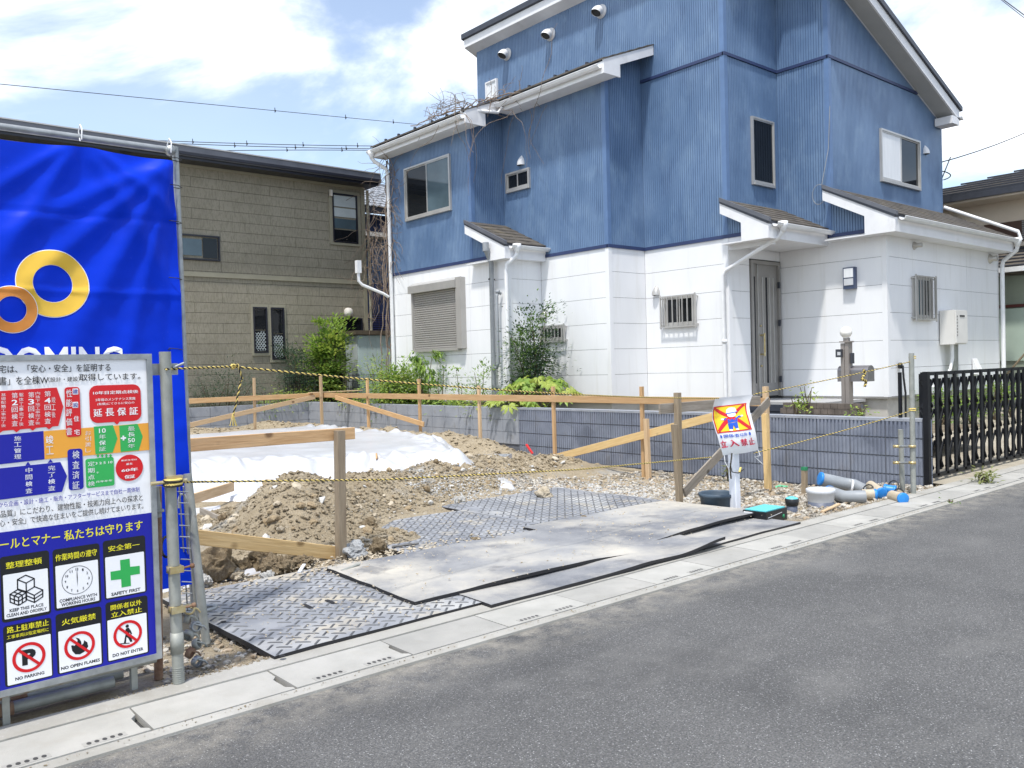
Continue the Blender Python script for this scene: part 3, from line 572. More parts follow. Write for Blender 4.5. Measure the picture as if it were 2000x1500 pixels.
# roller shutter
sh = MB(); a0, a1, z0, z1 = 13.30, 15.05, 1.74, 3.14
fbox(sh, A, a0, a0 + .16, .13, 0, z0, z1 + .0); fbox(sh, A, a1 - .05, a1, .10, 0, z0, z1 - .2); fbox(sh, A, a0 + .16, a1 - .05, .10, 0, z0 - .03, z0 + .03)
shutm = M('shutter_aluminium', (.40, .385, .365), .45, var=.05, metal=.25)
S = sh.build('roller_shutter', shutm, H, label='closed grey roller shutter')
bx = MB(); bx.extr([P(A, a0 + .14, 0, z1 - .2), P(A, a0 + .14, .17, z1 - .2), P(A, a0 + .14, .17, z1 - .05), P(A, a0 + .14, 0, z1 + .03)], (0, a1 - a0 - .12, 0)); bx.build('shutter_box', alu, S)
sl_ = MB(); n = 26
for k in range(n):
    zz = z0 + .03 + (z1 - .2 - z0 - .03) * k / n; h = (z1 - .2 - z0 - .03) / n
    pts = [(.045, 0), (.062, h * .25), (.062, h * .75), (.045, h * .93), (.03, h * .93), (.03, 0)]
    sl_.extr([P(A, a0 + .16, o, zz + q) for o, q in pts], (0, a1 - a0 - .21, 0))
sl_.build('shutter_slats', shutm, S)
# door
dr = MB(); fbox(dr, J3, 12.74, 12.80, .03, -.1, ZB + .0, 3.08); fbox(dr, J3, 13.58, 13.64, .03, -.1, ZB, 3.08); fbox(dr, J3, 12.80, 13.58, .03, -.1, 3.02, 3.08)
DR = dr.build('front_door', alud, H, label='grey aluminium front door with narrow dark glass strips')
lv = MB(); fbox(lv, J3, 12.80, 12.955, -.02, -.06, ZB + .02, 3.02); lv.build('side_leaf', alud, DR)
lv = MB(); fbox(lv, J3, 12.965, 13.575, -.01, -.06, ZB + .02, 3.02); lv.build('door_leaf', alud, DR)
for a in (12.87, 13.24): g_ = MB(); fbox(g_, J3, a - .022, a + .022, -.004, -.05, .95, 2.80); g_.build('glass_strip', glass, DR)
for a in (12.96, 13.10, 13.32, 13.44): g_ = MB(); fbox(g_, J3, a - .01, a + .01, .006, -.03, ZB + .05 if a < 13 else .95, 3.0 if a < 13 else 2.8); g_.build('raised_fin', alu, DR)
MB().tube([(13.03, 8.38, 1.42), (13.03, 8.38, 1.82)], .016, 8).box(13.015, 13.045, 8.38, 8.46, 1.44, 1.47).box(13.015, 13.045, 8.38, 8.46, 1.77, 1.80).build('door_handle', brass, DR)
for z in (1.25, 1.95): MB().lathe((13.03, 8.455, z), [(0, 0), (.018, 0), (.018, .02), (0, .02)], 12, (0, -1, 0)).build('lock', brass, DR)
for z in (2.62, 1.95, .95): MB().box(13.56, 13.60, 8.40, 8.44, z, z + .11).build('hinge', nmetal, DR)
# vents
def hood(face, a, z, s=1., mat=whitep, kind='dome'):
    k, c = face; n = Vector((-1, 0, 0)) if k == 'X' else Vector((0, -1, 0)); base = Vector(P(face, a, .002, z)); m = MB()
    if kind == 'round':  # down-turned pipe hood
        m.lathe(base, [(0, 0), (.105 * s, 0), (.105 * s, .015), (.075 * s, .03), (.075 * s, .05), (0, .05)], 20, n)
        sd = n.cross(Vector((0, 0, 1))); prev = None; vs = []; N = 16; K = 6
        for j in range(K + 1):
            t = math.radians(62) * j / K; ctr = base + n * (.04 + .10 * math.sin(t)) * s + Vector((0, 0, -.10 * (1 - math.cos(t)) * s)); ax = n * math.cos(t) + Vector((0, 0, -math.sin(t))); u = sd; w_ = ax.cross(u)
            vs += [ctr + (u * math.cos(2 * math.pi * q / N) + w_ * math.sin(2 * math.pi * q / N)) * .078 * s for q in range(N)]
        m.add(vs, [(j * N + q, j * N + (q + 1) % N, (j + 1) * N + (q + 1) % N, (j + 1) * N + q) for j in range(K) for q in range(N)], True)
        o = m.build('vent_hood', mat, H); MB().add(vs[-2 * N:-N], [tuple(range(N))]).build('vent_mouth', gap, o)
    elif kind == 'cone':
        m.lathe(base, [(.085 * s, 0), (.085 * s, .012), (.045 * s, .06), (.05 * s, .13), (0, .13)], 16, n); m.build('vent_hood', mat, H)
    else:
        W2, Hh, Dp = .075 * s, .17 * s, .09 * s; sd = n.cross(Vector((0, 0, 1))); vs = []; N = 10; K = 5
        for j in range(K + 1):
            t = j / K; wq = W2 * math.cos(t * math.pi / 2 * .9)
            for q in range(N + 1):
                ang = math.pi * q / N; vs.append(base + sd * math.cos(ang) * wq + n * (math.sin(ang) ** .7) * Dp * math.cos(t * math.pi / 2 * .95) + Vector((0, 0, -Hh / 2 + Hh * (t ** .8))))
        m.add(vs, [(j * (N + 1) + q, j * (N + 1) + q + 1, (j + 1) * (N + 1) + q + 1, (j + 1) * (N + 1) + q) for j in range(K) for q in range(N)], True)
        o = m.build('vent_hood', mat, H); MB().add(vs[:N + 1], [tuple(range(N + 1))]).build('vent_mouth', gap, o)
for y in (13.93, 12.57, 11.17): hood(C_, y, 8.05 if y != 13.93 else 8.05, 1.25, whitep, 'round')
hood(B, 12.47, 5.36, 1.1); hood(E1, 17.35, 5.42, 1.0)
hood(B, 11.93, 2.35, 1.0, alu); hood(C_, 9.99, 2.66, 1.0, alu)
hood(E0, 14.68, 3.22, .8, alu, 'cone'); hood(E0, 17.95, 3.2, 1.1, alu, 'cone')
# hooded vent low on the side wall and black power lead
MB().extr([(17.0, 6.50, .98), (17.22, 6.50, .98), (17.22, 6.38, .98), (17.0, 6.38, .98)], (0, 0, .02)).extr([(17.0, 6.50, 1.0), (17.0, 6.38, 1.0), (17.0, 6.50, 1.28)], (.22, 0, 0)).build('vent_hood', whitep, H)
# water heater on the side wall
WH = MB().box(15.60, 16.10, 6.25, 6.50, 1.54, 2.14).build('water_heater', M('heater_cream', (.68, .67, .64), .5, var=.04), H, label='cream gas water heater box'); heat = MATS['heater_cream']
MB().box(15.61, 16.09, 6.225, 6.248, 1.56, 2.13).build('front_cover', heat, WH); MB().box(15.76, 15.96, 6.218, 6.224, 2.02, 2.05).build('exhaust_slot', gap, WH)
m = MB()
for k in range(7): m.box(15.635, 15.665, 6.2185, 6.2245, 1.68 + k * .055, 1.71 + k * .055)
m.build('louvre', alud, WH)
MB().tube([(15.75, 6.35, 1.54), (15.77, 6.36, 1.3), (15.72, 6.38, 1.1), (15.4, 6.38, .9), (15.0, 6.4, .8)], .028).build('hose', pvc, WH)
MB().tube([(15.9, 6.38, 1.54), (15.9, 6.4, .5)], .04).tube([(16.0, 6.38, 1.54), (16.0, 6.4, .5)], .03).build('lagged_pipe', galvold, WH)
MB().lathe((14.02, 6.50, 1.2), [(0, 0), (.05, 0), (.05, .04), (0, .06)], 12, (0, -1, 0)).tube([(14.02, 6.44, 1.2), (14.0, 6.42, 1.0), (14.06, 6.42, .75), (14.05, 6.42, .35)], .018).build('power_lead', blackpl, H)
# bracket lamp by the door
LP_ = MB(); fbox(LP_, D, 7.02, 7.22, .09, .0, 2.50, 2.86); lp = LP_.build('wall_lamp', M('lamp_case', (.05, .07, .13), .4), H, label='dark framed wall lamp')
q_ = MB(); fbox(q_, D, 7.04, 7.20, .10, .09, 2.69, 2.84); q_.build('lamp_pane', curtain, lp); q_ = MB(); fbox(q_, D, 7.04, 7.20, .10, .09, 2.56, 2.67); q_.build('lamp_pane', greylid, lp)
# porch slab with dark tiles
MB().box(12.35, 13.66, 6.9, 8.42, .62, .665).build('porch_slab', porchtop, H)
for i in range(4):
    for jz in range(2):
        MB().box(12.345 - .01, 12.35, 6.9 + i * .38 + .002, 6.9 + (i + 1) * .38 - .002, .36 + jz * .15 + .002, .36 + (jz + 1) * .13 - .002 + jz * .0).build('porch_tile', tilep, H)
MB().box(12.36, 13.6, 6.95, 8.4, .3, .62).build('porch_base', tilep, H)
# loose aerial cable against the bay
MB().tube([(13.60, 7.40, 5.6), (13.6, 7.44, 4.9), (13.50, 7.52, 4.28)], .007, 5).tube([(13.66 - .08, 7.62 + .12 * math.cos(t), 4.15 + .17 * math.sin(t)) for t in np.linspace(0, 12, 30)], .006, 4).build('aerial_cable', pvcg, H)
# ================================================================== OLIVE HOUSE
OH = thing('house', (8.0, 19.5, .3), 'olive tile clad house with a dark metal roof edge behind the rear block wall', 'house')
OY = 18.6; OF = ('Y', OY)
MB().box(-8, 11.28, OY + .03, 27, .2, 5.95).build('wall_core', gap, OH)
zs = []; z = 5.9
while z > .5: zs.append(z); z -= .2275
for r_, z in enumerate(zs):
    x = 11.22 - (r_ % 3) * .62
    edges = [11.22]
    while x > 4.6: edges.append(x) if x < 11.2 else None; x -= 1.82
    for i in range(len(edges) - 1):
        for (wa, wb) in (((edges[i + 1], edges[i]),)):
            boxpiece('siding_panel', olive, OH, wa + .003, wb - .003, OY - .0, OY + .03, z - .2275 + .004, z - .003)
MB().box(-8, 5.5, OY, OY + .03, .3, 5.9).build('siding', olive, OH)
MB().box(-8, 11.30, OY - .03, OY + .02, 3.50, 3.60).build('band_trim', olivet, OH); MB().box(11.2, 11.30, OY - .015, OY + .1, .3, 5.93).build('corner_trim', olivet, OH)
MB().box(-8, 11.25, OY - .03, OY + .02, 5.86, 5.96).build('frieze', olivet, OH)
rf = MB().box(-8.2, 11.50, 18.12, 27.5, 5.98, 6.20).build('roof', dmetal, OH); MB().box(-8.2, 11.46, 18.17, 27.4, 5.92, 5.98).build('eave_board', navyf, OH); MB().box(-8.2, 11.49, 18.08, 18.12, 6.00, 6.06).build('gutter', navyf, OH)
MB().box(-8.2, 11.49, 18.10, 18.14, 6.19, 6.215).build('roof_edge', alu, OH)
def owin(x0, x1, z0, z1, trim=True, panes=((0, 1, 0, 1, glass),), label=None, q=.08):
    if trim: MB().box(x0 - q, x1 + q, OY - .035, OY - .001, z0 - .06, z0 - .0).box(x0 - q, x0, OY - .03, OY - .001, z0, z1 + .07).box(x1, x1 + q, OY - .03, OY - .001, z0, z1 + .07).box(x0, x1, OY - .03, OY - .001, z1, z1 + .07).build('window_surround', olivet, OH)
    t = .035; w = MB().box(x0, x0 + t, OY - .045, OY + .02, z0, z1).box(x1 - t, x1, OY - .045, OY + .02, z0, z1).box(x0 + t, x1 - t, OY - .045, OY + .02, z1 - t, z1).box(x0 + t, x1 - t, OY - .045, OY + .02, z0, z0 + t).build('window', navyf, OH, label=label)
    for a, b, c, d, mt in panes:
        X0 = x0 + t + (x1 - x0 - 2 * t) * a; X1 = x0 + t + (x1 - x0 - 2 * t) * b; Z0 = z0 + t + (z1 - z0 - 2 * t) * c; Z1 = z0 + t + (z1 - z0 - 2 * t) * d
        MB().box(X0 + .004, X1 - .004, OY - .02, OY - .006, Z0 + .012, Z1 - .012).build('pane', mt, w)
    return w
paleg = M('pale_blind', (.42, .47, .48), .4, var=.1); latt = M('lattice_lace', (.16, .17, .19), .4, var=.1)
owin(6.68, 7.55, 3.86, 4.41, False, ((.02, .55, .1, .9, glassg), (.57, .98, .02, .98, glass)), label='wide dark framed window left of the upper wall')
owin(10.38, 11.07, 4.50, 5.70, True, ((0, 1, .74, 1, paleg), (0, 1, .52, .73, paleg), (0, 1, .27, .50, glassg), (0, 1, 0, .26, glass)), label='sash window with pale blinds in the upper right corner')
for a, b, z0, z1 in ((8.27, 8.61, 1.82, 2.87), (8.70, 9.03, 1.66, 2.87)):
    w = owin(a, b, z0, z1, True, ((0, 1, .5, 1, glass), (0, 1, 0, .5, glass)), label='narrow slot window with diamond lattice, %s of the pair' % ('left' if a < 8.5 else 'right'), q=.042)
    m = MB(); zt = z0 + (z1 - z0) * .47; x0, x1 = a + .05, b - .05; st = .085
    k = -12
    while k < 24:
        for s in (1, -1):
            q0 = z0 + .04 + k * st; xa = x0; za = q0; xb = x1; zb = q0 + s * (x1 - x0) * 1.3
            # clip to the lower half
            pts = []
            for j in range(9):
                xx = xa + (xb - xa) * j / 8; zz = za + (zb - za) * j / 8
                if z0 + .04 < zz < zt: pts.append((xx, OY - .024, zz))
            if len(pts) > 1: m.bar(pts[0], pts[-1], .008, .012)
        k += 1
    m.build('lattice', paleg, w)
owin(10.29, 11.12, 1.9, 2.66, False, ((0, 1, 0, 1, glass),), label='dark window behind the shed')
hm = MB(); hm.lathe((10.72, OY - .06, 2.70), [(0, 0), (.10, 0), (.11, .08), (.10, .16), (.06, .2), (0, .21)], 14).build('vent_hood', cream, OH)
MB().tube([(11.36, OY - .05, 5.85), (11.36, OY - .05, .4)], .035).build('downpipe', olivet, OH)
MB().box(10.30, 10.36, OY - .1, OY, 5.6, 5.75).build('eave_vent', cream, OH)
# ------------------------------------------------------------------ navy house in the gap
NH = thing('house', (12.6, 21, .3), 'navy blue house with silver roof tiles, seen in the narrow gap between two nearer houses', 'house')
MB().box(11.3, 15.5, 20.2, 25, .2, 5.62).build('wall', navywall, NH)
m = MB()
for r_ in range(26):
    z = .6 + r_ * .115
    for k in range(14):
        x = 11.75 + k * .26 + (r_ % 2) * .13; m.box(x + .006, x + .254, 20.185, 20.2, z + .004, z + .109)
m.build('brick_face', navywall, NH, kind='stuff')
ribm = MB()
for k in range(44): ribm.box(11.75 + k * .05, 11.75 + k * .05 + .036, 20.188, 20.2, 3.75, 5.1)
ribm.build('blue_siding', bside, NH)
MB().box(11.7, 15.5, 20.12, 20.2, 5.08, 5.14).build('band_trim', cream, NH)
tilem = M('silver_roof_tile', (.20, .21, .225), .4, col2=(.42, .43, .45), scale=12, metal=.2)
RT = MB().extr([(11.3, 19.7, 5.72), (11.3, 22.6, 7.1), (11.3, 22.6, 7.0), (11.3, 19.7, 5.6)], (4.5, 0, 0)).box(11.3, 15.8, 19.66, 19.74, 5.55, 5.66).build('roof', navyf, NH)
for r_ in range(9):
    m = MB()
    for k in range(15):
        x = 11.34 + k * .2; y = 19.68 + r_ * .27; z = 5.73 + (y - 19.7) * .476
        pts = [(x + .2 * q / 6, y, z + .03 + .035 * math.sin(math.pi * q / 6)) for q in range(7)]
        m.add(pts + [(p[0], p[1] + .28, p[2] + .10) for p in pts] + [(p[0], p[1], p[2] - .03) for p in pts], [(q, q + 1, q + 8, q + 7) for q in range(6)] + [(q + 14, q + 15, q + 1, q) for q in range(6)])
    m.build('tile_row', tilem, RT)
wl = MB().box(11.95, 13.0, 20.13, 20.18, 1.3, 2.9).build('louvre_shutter', navyf, NH)
m = MB()
for k in range(26): m.box(12.0, 12.95, 20.11, 20.135, 1.34 + k * .06, 1.34 + k * .06 + .035)
m.build('louvre_slats', M('louvre_blue', (.05, .06, .22), .5), wl)
bal = MB().box(11.6, 12.9, 19.75, 20.2, 4.95, 5.0).box(11.6, 12.9, 19.75, 19.8, 5.0, 5.06); bal.build('balcony_rail', cream, NH)
# ------------------------------------------------------------------ pale shed in the gap
SH = thing('shed', (11.2, 18.0, .3), 'pale aqua metal shed with a brown top edge in the gap beside the olive house', 'shed')
MB().box(10.62, 14.0, 17.95, 18.5, .3, 2.22).build('wall_core', gap, SH)
for k in range(14): MB().box(10.6 + k * .25 + .003, 10.85 + k * .25 - .003, 17.93, 17.95, .3, 2.20).build('wall_panel', aqua, SH)
MB().box(10.585, 10.60, 17.95, 18.5, .3, 2.20).build('side_panel', paleg, SH)
MB().box(10.5, 14.1, 17.86, 18.55, 2.22, 2.32).build('roof_edge', M('brown_edge', (.10, .08, .055), .6), SH)
# ------------------------------------------------------------------ neighbour on the right
NB = thing('house', (22, 6, .3), 'beige rendered neighbour house with grey roofs at the right edge', 'house')
MB().box(20.0, 30, -2, 9.3, .2, 4.75).build('wall', beige, NB)
rx = MB(); rx.add([(19.3, -3, 4.78), (19.3, 9.9, 4.78), (24.5, 4.9, 6.3), (24.5, -3, 6.3), (31, 9.9, 4.78), (31, -3, 4.78)], [(0, 3, 2, 1), (1, 2, 4), (2, 3, 5, 4)])
rfo = rx.build('roof', slate, NB)
for k in range(12):
    t0 = k / 12; x0 = 19.3 + 5.2 * t0; z0 = 4.79 + 1.52 * t0; y1 = 9.9 - 5.0 * t0
    MB().bar((x0, -3, z0 + .02), (x0, y1, z0 + .02), .05, .03).build('tile_edge', nmetal, rfo)
MB().box(19.22, 19.3, -3, 9.98, 4.64, 4.78).box(19.3, 31, 9.9, 9.98, 4.64, 4.78).build('gutter', nmetal, NB); MB().box(19.3, 20, -3, 9.9, 4.60, 4.64).build('soffit', beige, NB)
MB().box(19.95, 20.0, 4.4, 7.35, 3.72, 4.15).build('balcony_frame', M('brown_frame', (.09, .05, .035), .5), NB)
m = MB()
for k in range(9): m.box(19.93, 19.96, 4.4, 6.6, 3.74 + k * .046, 3.74 + k * .046 + .03)
m.build('balcony_slats', alud, NB)
m = MB().add([(19.0, -3, 3.12), (19.0, 7.6, 3.12), (20, 7.6, 3.62), (20, -3, 3.62)], [(0, 1, 2, 3)]).box(19.0, 20, 7.55, 7.6, 3.05, 3.12); rl = m.build('lower_roof', slate, NB)
for k in range(6):
    x0 = 19.0 + k / 6; MB().bar((x0, -3, 3.135 + .5 * k / 6), (x0, 7.6, 3.135 + .5 * k / 6), .03, .025).build('tile_edge', nmetal, rl)
MB().box(18.93, 19.0, -3, 7.65, 3.0, 3.10).build('gutter', pvc, NB)
MB().box(19.35, 19.4, -2, 7.35, .3, 2.95).build('wall_lower', green_grey, NB)
MB().box(19.3, 19.35, -2, 7.3, 2.30, 2.36).build('beam', M('dark_red_beam', (.10, .03, .025), .5), NB)
MB().box(19.32, 19.35, 5.4, 6.95, 1.2, 2.28).build('window_panel', green_panel, NB)
m = MB().box(19.28, 19.31, 6.96, 7.02, .3, 2.3); m.build('post', MATS['dark_red_beam'], NB)
MB().tube([(19.2, 6.7, .9), (19.2, 6.0, 1.75)], .02, 6).tube([(19.2, 5.9, 1.7), (19.2, 5.8, 2.1)], .02, 6).build('leaning_rod', wstake, NB)
# ================================================================== WALLS OF BLOCKS
RW = thing('block_wall', (9.1, 7, -.12), 'low boundary wall with ribbed blue-grey blocks running from the gate post towards the back', 'wall')
def ribbed_block(Lb, Hb=.184, x=0.):
    m = MB(); n = 9; pt = Lb / n; prof = []
    for i in range(n):
        s = i * pt; prof += [(s + .003, .0), (s + .004, -.012), (s + pt * .62, -.012), (s + pt * .66, 0.)]
    prof = prof[:-1] + [(Lb - .003, 0)]
    vs = []
    for s, o in prof: vs += [(o, s, .003), (o, s, Hb)]
    m.v = vs; k = len(prof); m.f = [(2 * i, 2 * i + 1, 2 * i + 3, 2 * i + 2) for i in range(k - 1)]
    m.f += [tuple([2 * i + 1 for i in range(k)] + [len(vs) + 1, len(vs)][::1])]
    m.v += [(.10, .003, Hb), (.10, Lb - .003, Hb)]
    m.sm = [False] * len(m.f); m.mi = [0] * len(m.f); return m.mesh('ribbed_block', blk)
LB = .40; me = ribbed_block(LB)
nb_ = 16
MB().box(9.045, 9.19, 3.955, 3.955 + nb_ * LB, -.35, .66).build('mortar_core', mortar, RW)
for c in range(4):
    z = .685 - .197 * (c + 1)
    for i in range(nb_): piece('ribbed_block', me, RW, (9.042, 3.955 + i * LB, z))
for i in range(nb_): MB().box(9.028, 9.20, 3.955 + i * LB + .002, 3.955 + (i + 1) * LB - .002, .662, .692).build('cap_block', blkcap, RW)
for c in range(4):
    z = .685 - .197 * (c + 1); MB().box(9.034, 9.2, 3.93, 3.953, z + .003, z + .19).build('end_face', blk, RW)
BW = thing('block_wall', (9.1, 14, .2), 'smooth grey block boundary wall continuing from the ribbed blocks round the back of the lot', 'wall')
Y0 = 3.955 + nb_ * LB
MB().box(9.05, 9.18, Y0, 17.62, -.3, .68).box(-8, 9.05, 17.54, 17.66, -.3, .68).build('mortar_core', mortar, BW)
y = Y0
while y < 17.45:
    y1 = min(y + .398, 17.5)
    for c in range(3): z = .685 - .197 * (c + 1); boxpiece('wall_block', blkcap, BW, 9.035, 9.19, y + .003, y1 - .003, z + .003, z + .194)
    y = y1
x = 9.19
while x > -3:
    for c in range(3): z = .685 - .197 * (c + 1); boxpiece('wall_block', blkcap, BW, x - .395, x - .003, 17.52, 17.67, z + .003, z + .194)
    x -= .398
# dark mesh fence on the far boundary
MF = thing('mesh_fence', (11, 17.75, .3), 'low dark wire mesh fence in front of the aqua shed', 'fence')
for x in (10.0, 11.1, 12.2, 13.3): MB().box(x - .03, x + .03, 17.72, 17.78, .3, 1.32).build('post', black, MF)
m = MB()
for z in np.arange(.5, 1.3, .15): m.tube([(8.6, 17.74, z), (13.4, 17.74, z)], .006, 4)
for x in np.arange(8.6, 13.4, .05): m.tube([(x, 17.74, .45), (x, 17.74, 1.28)], .004, 3, cap=False)
m.build('wire_mesh', black, MF)
# low brick edging and gate pillar with mailbox
BR = thing('brick_edging', (12.1, 6.6, .4), 'short dark brick planter edge below the lamp pillar', 'planter edge')
for c in range(3):
    for k in range(11):
        y = 6.15 + k * .115 + (c % 2) * .05; MB().box(12.0, 12.10, y + .003, y + .112, .42 + c * .085 + .002, .42 + (c + 1) * .085 - .003).build('brick', M('brown_brick', (.13, .11, .095), .9, var=.3, scale=8, space='World') if 'brown_brick' not in MATS else MATS['brown_brick'], BR)
MB().box(12.03, 12.09, 6.15, 7.4, .40, .66).build('mortar_core', mortar, BR)
pb = onz(1655, 793, .665); PX, PY = 12.25, 0
pp = onx(1655, 793, 12.25); PX, PY, PZ = pp.x, pp.y, pp.z
GP = thing('lamp_pillar', (PX, PY, PZ), 'taupe metal pillar with a white globe lamp, intercom and mailbox before the front door', 'lamp pillar')
hh = .96
MB().box(PX - .06, PX + .06, PY - .065, PY - .004, PZ - .2, PZ + hh).build('column', taupe, GP); MB().box(PX - .06, PX + .06, PY + .004, PY + .06, PZ - .2, PZ + hh - .01).build('column', taupe, GP)
MB().box(PX - .08, PX + .08, PY - .085, PY + .07, PZ + hh, PZ + hh + .02).box(PX - .035, PX + .035, PY - .045, PY + .03, PZ + hh + .02, PZ + hh + .07).build('column_cap', taupe, GP)
MB().lathe((PX, PY, PZ + hh + .065), [(.045, 0)] + [(.088 * math.sin(t), .088 - .088 * math.cos(t)) for t in np.linspace(.5, math.pi, 14)], 24).build('globe', globe, GP)
MB().box(PX - .10, PX - .07, PY + .02, PY + .12, PZ + .74, PZ + .86).build('intercom', nmetal, GP); MB().box(PX - .104, PX - .1, PY + .04, PY + .09, PZ + .77, PZ + .82).build('name_plate', greylid, GP)
MB().box(PX - .03, PX + .03, PY - .11, PY - .077, PZ + .64, PZ + .80).build('camera_unit', nmetal, GP)
mbx = MB(); rr = .10
pts = [(-rr, 0), (rr, 0), (rr, .16)] + [(rr * math.cos(t), .16 + rr * .8 * math.sin(t)) for t in np.linspace(.2, math.pi - .2, 9)] + [(-rr, .16)]
mbx.sect([(a, b) for a, b in pts], (PX + .08, PY + .14, PZ + .37), (PX + .08, PY - .34, PZ + .37)); mbx.build('mailbox', mailm, GP)
# accordion gate
GT = thing('accordion_gate', (10.4, 3.97, 0), 'black folding accordion gate standing closed across the driveway', 'gate')
MB().box(9.0 + .0, 9.06, 3.88, 3.935, -.02, 1.185).build('end_post', black, GT)
MB().box(9.20, 9.245, 4.02, 4.06, 0, 1.16).build('lock_post', black, GT); MB().box(9.13, 9.16, 4.22, 4.25, .3, 1.18).build('lock_post', black, GT)
gx = [9.06 + .0]
bars = [onz(0, 0, 0).x] * 0
for px in (1300, 1375, 1445, 1515, 1580, 1650, 1712, 1775, 1835, 1895, 1945, 1985, 2025, 2062, 2096, 2128, 2158): bars.append(ony(1500 + px / 4, 800, 4.0).x)
for i, x in enumerate(bars):
    MB().box(x - .030, x + .026, 3.965, 3.985, .06, 1.165).build('bar', black, GT)
    MB().box(x - .05, x + .012, 4.03, 4.05, .10, 1.10).build('bar', black, GT)
    px_ = bars[i - 1] if i else 9.1
    MB().box(px_ + .0, x + .02, 3.97, 4.0, 1.14, 1.178).build('top_link', black, GT)
    MB().box(px_ + .02, x + .02, 3.965, 3.995, .045, .085).build('bottom_link', black, GT)
    for z in (.28, .62, .95):
        MB().bar((px_ + .02, 4.0, z - .15), (x - .01, 4.0, z + .15), .012, .028).build('lattice_slat', black, GT)
        MB().bar((px_ + .02, 4.014, z + .15), (x - .01, 4.014, z - .15), .012, .028).build('lattice_slat', black, GT)
for k, px in enumerate((1600, 1710, 1930, 2010)):
    x = ony(1500 + px / 4, 918, 4.0).x
    fz = drive(x, 4.06)
    MB().lathe((x - .0, 4.06, fz + .045), [(0, 0), (.042, 0), (.045, .01), (.045, .02), (.042, .03), (0, .03)], 14, (0, 1, 0)).bar((x, 4.04, fz + .05), (x, 4.04, .13), .015, .03).build('caster', black, GT)
GT2 = MB().tube([(9.245, 4.04, 1.1), (9.0, 3.9, 1.1)], .008, 5).tube([(9.245, 4.04, 1.02), (9.0, 3.9, 1.02)], .008, 5).build('latch_wire', black, GT)
# ------------------------------------------------------------------ overhead lines
def sky_wire(name, pa, pb, dist, label, n=14, sag=.0, r=.014, marks=(), grp='overhead power lines crossing the sky'):
    A_ = CC + ray(*pa).normalized() * dist[0]; B_ = CC + ray(*pb).normalized() * dist[1]
    pts = [A_.lerp(B_, t / n) - Vector((0, 0, sag * 4 * (t / n) * (1 - t / n))) for t in range(n + 1)]
    t_ = thing(name, A_, label, 'power line', grp); MB().tube(pts, r, 5).build('cable', wire, t_)
    for q in marks:
        p = A_.lerp(B_, q) - Vector((0, 0, sag * 4 * q * (1 - q))); MB().bar(p - Vector((0, 0, .12)), p + Vector((0, 0, .20)), .035, .035).bar(p + Vector((.05, 0, -.06)), p + Vector((.05, 0, .06)), .03, .03).build('line_marker', wire, t_)
sky_wire('power_line', (-250, 140), (1010, 262), (52, 75), 'thin power line sloping across the left sky, highest of the four', r=.02, sag=-.0, marks=(.48, .605, .70, .785, .86))
sky_wire('power_line', (250, 272), (1010, 284), (60, 62), 'upper of the three parallel power lines above the olive roof', r=.024, sag=.2, marks=(.15, .28, .42, .56))
sky_wire('power_line', (250, 276), (1010, 290), (58, 60), 'middle of the three parallel power lines above the olive roof', r=.024, sag=.2, marks=(.25, .40, .53))
sky_wire('power_line', (250, 298), (1010, 300), (60, 62), 'lowest of the three parallel power lines above the olive roof', r=.024, sag=-.2, marks=(.38, .52))
sky_wire('power_line', (1900, -45), (2150, 140), (45, 40), 'power line cutting the upper right corner of the sky', r=.02)
sky_wire('power_line', (1905, -40), (2150, 152), (45, 40), 'lower twin power line at the upper right corner', r=.014)
sc0 = Vector((18.15, 7.6, 5.28)); sc1 = CC + ray(2150, 178).normalized() * 30
SV = thing('service_cable', sc0, 'service cable with a drooping loop joining the blue house at the right', 'cable')
MB().tube([sc0.lerp(sc1, t / 10) - Vector((0, 0, .8 * (t / 10) * (1 - t / 10))) for t in range(11)], .012, 5).build('cable', wire, SV)
lc = [sc0 + Vector((.0, 0, -.15))] + [sc0 + Vector((.3 + .28 * math.sin(t) * 1.6, 0, -.1 - .2 * math.sin(t / 2) + .1 * math.sin(t))) for t in np.linspace(.3, 3.2, 9)] + [sc0.lerp(sc1, .07)]
MB().tube(lc, .012, 5).build('cable_loop', wire, SV)
# antenna on the wing roof
an = onx(890, 232, 10.9); AN = thing('tv_antenna', an, 'thin television antenna standing on the low wing roof', 'antenna')
q = an + Vector((0, 0, .50)); MB().tube([an - Vector((0, 0, .25)), q], .012, 6).build('mast', antm, AN)
e0 = onx(856, 213, 10.9); e1 = onx(908, 196, 10.9)
MB().tube([e0, e1], .011, 5).build('boom', antm, AN)
m = MB()
for k in range(9): c = e0.lerp(e1, k / 9); m.tube([c + Vector((-.25, 0, 0)), c + Vector((.25, 0, 0))], .005, 4)
m.build('director', antm, AN); m = MB()
for s in (-1, 1): m.tube([e1 + Vector((0, 0, .0)), e1 + Vector((-.0, .10, .19 * s))], .010, 4); m.tube([e1 + Vector((0, .10, .19 * s)), e1 + Vector((.1, .1, .19 * s))], .008, 4)
m.build('reflector', antm, AN)
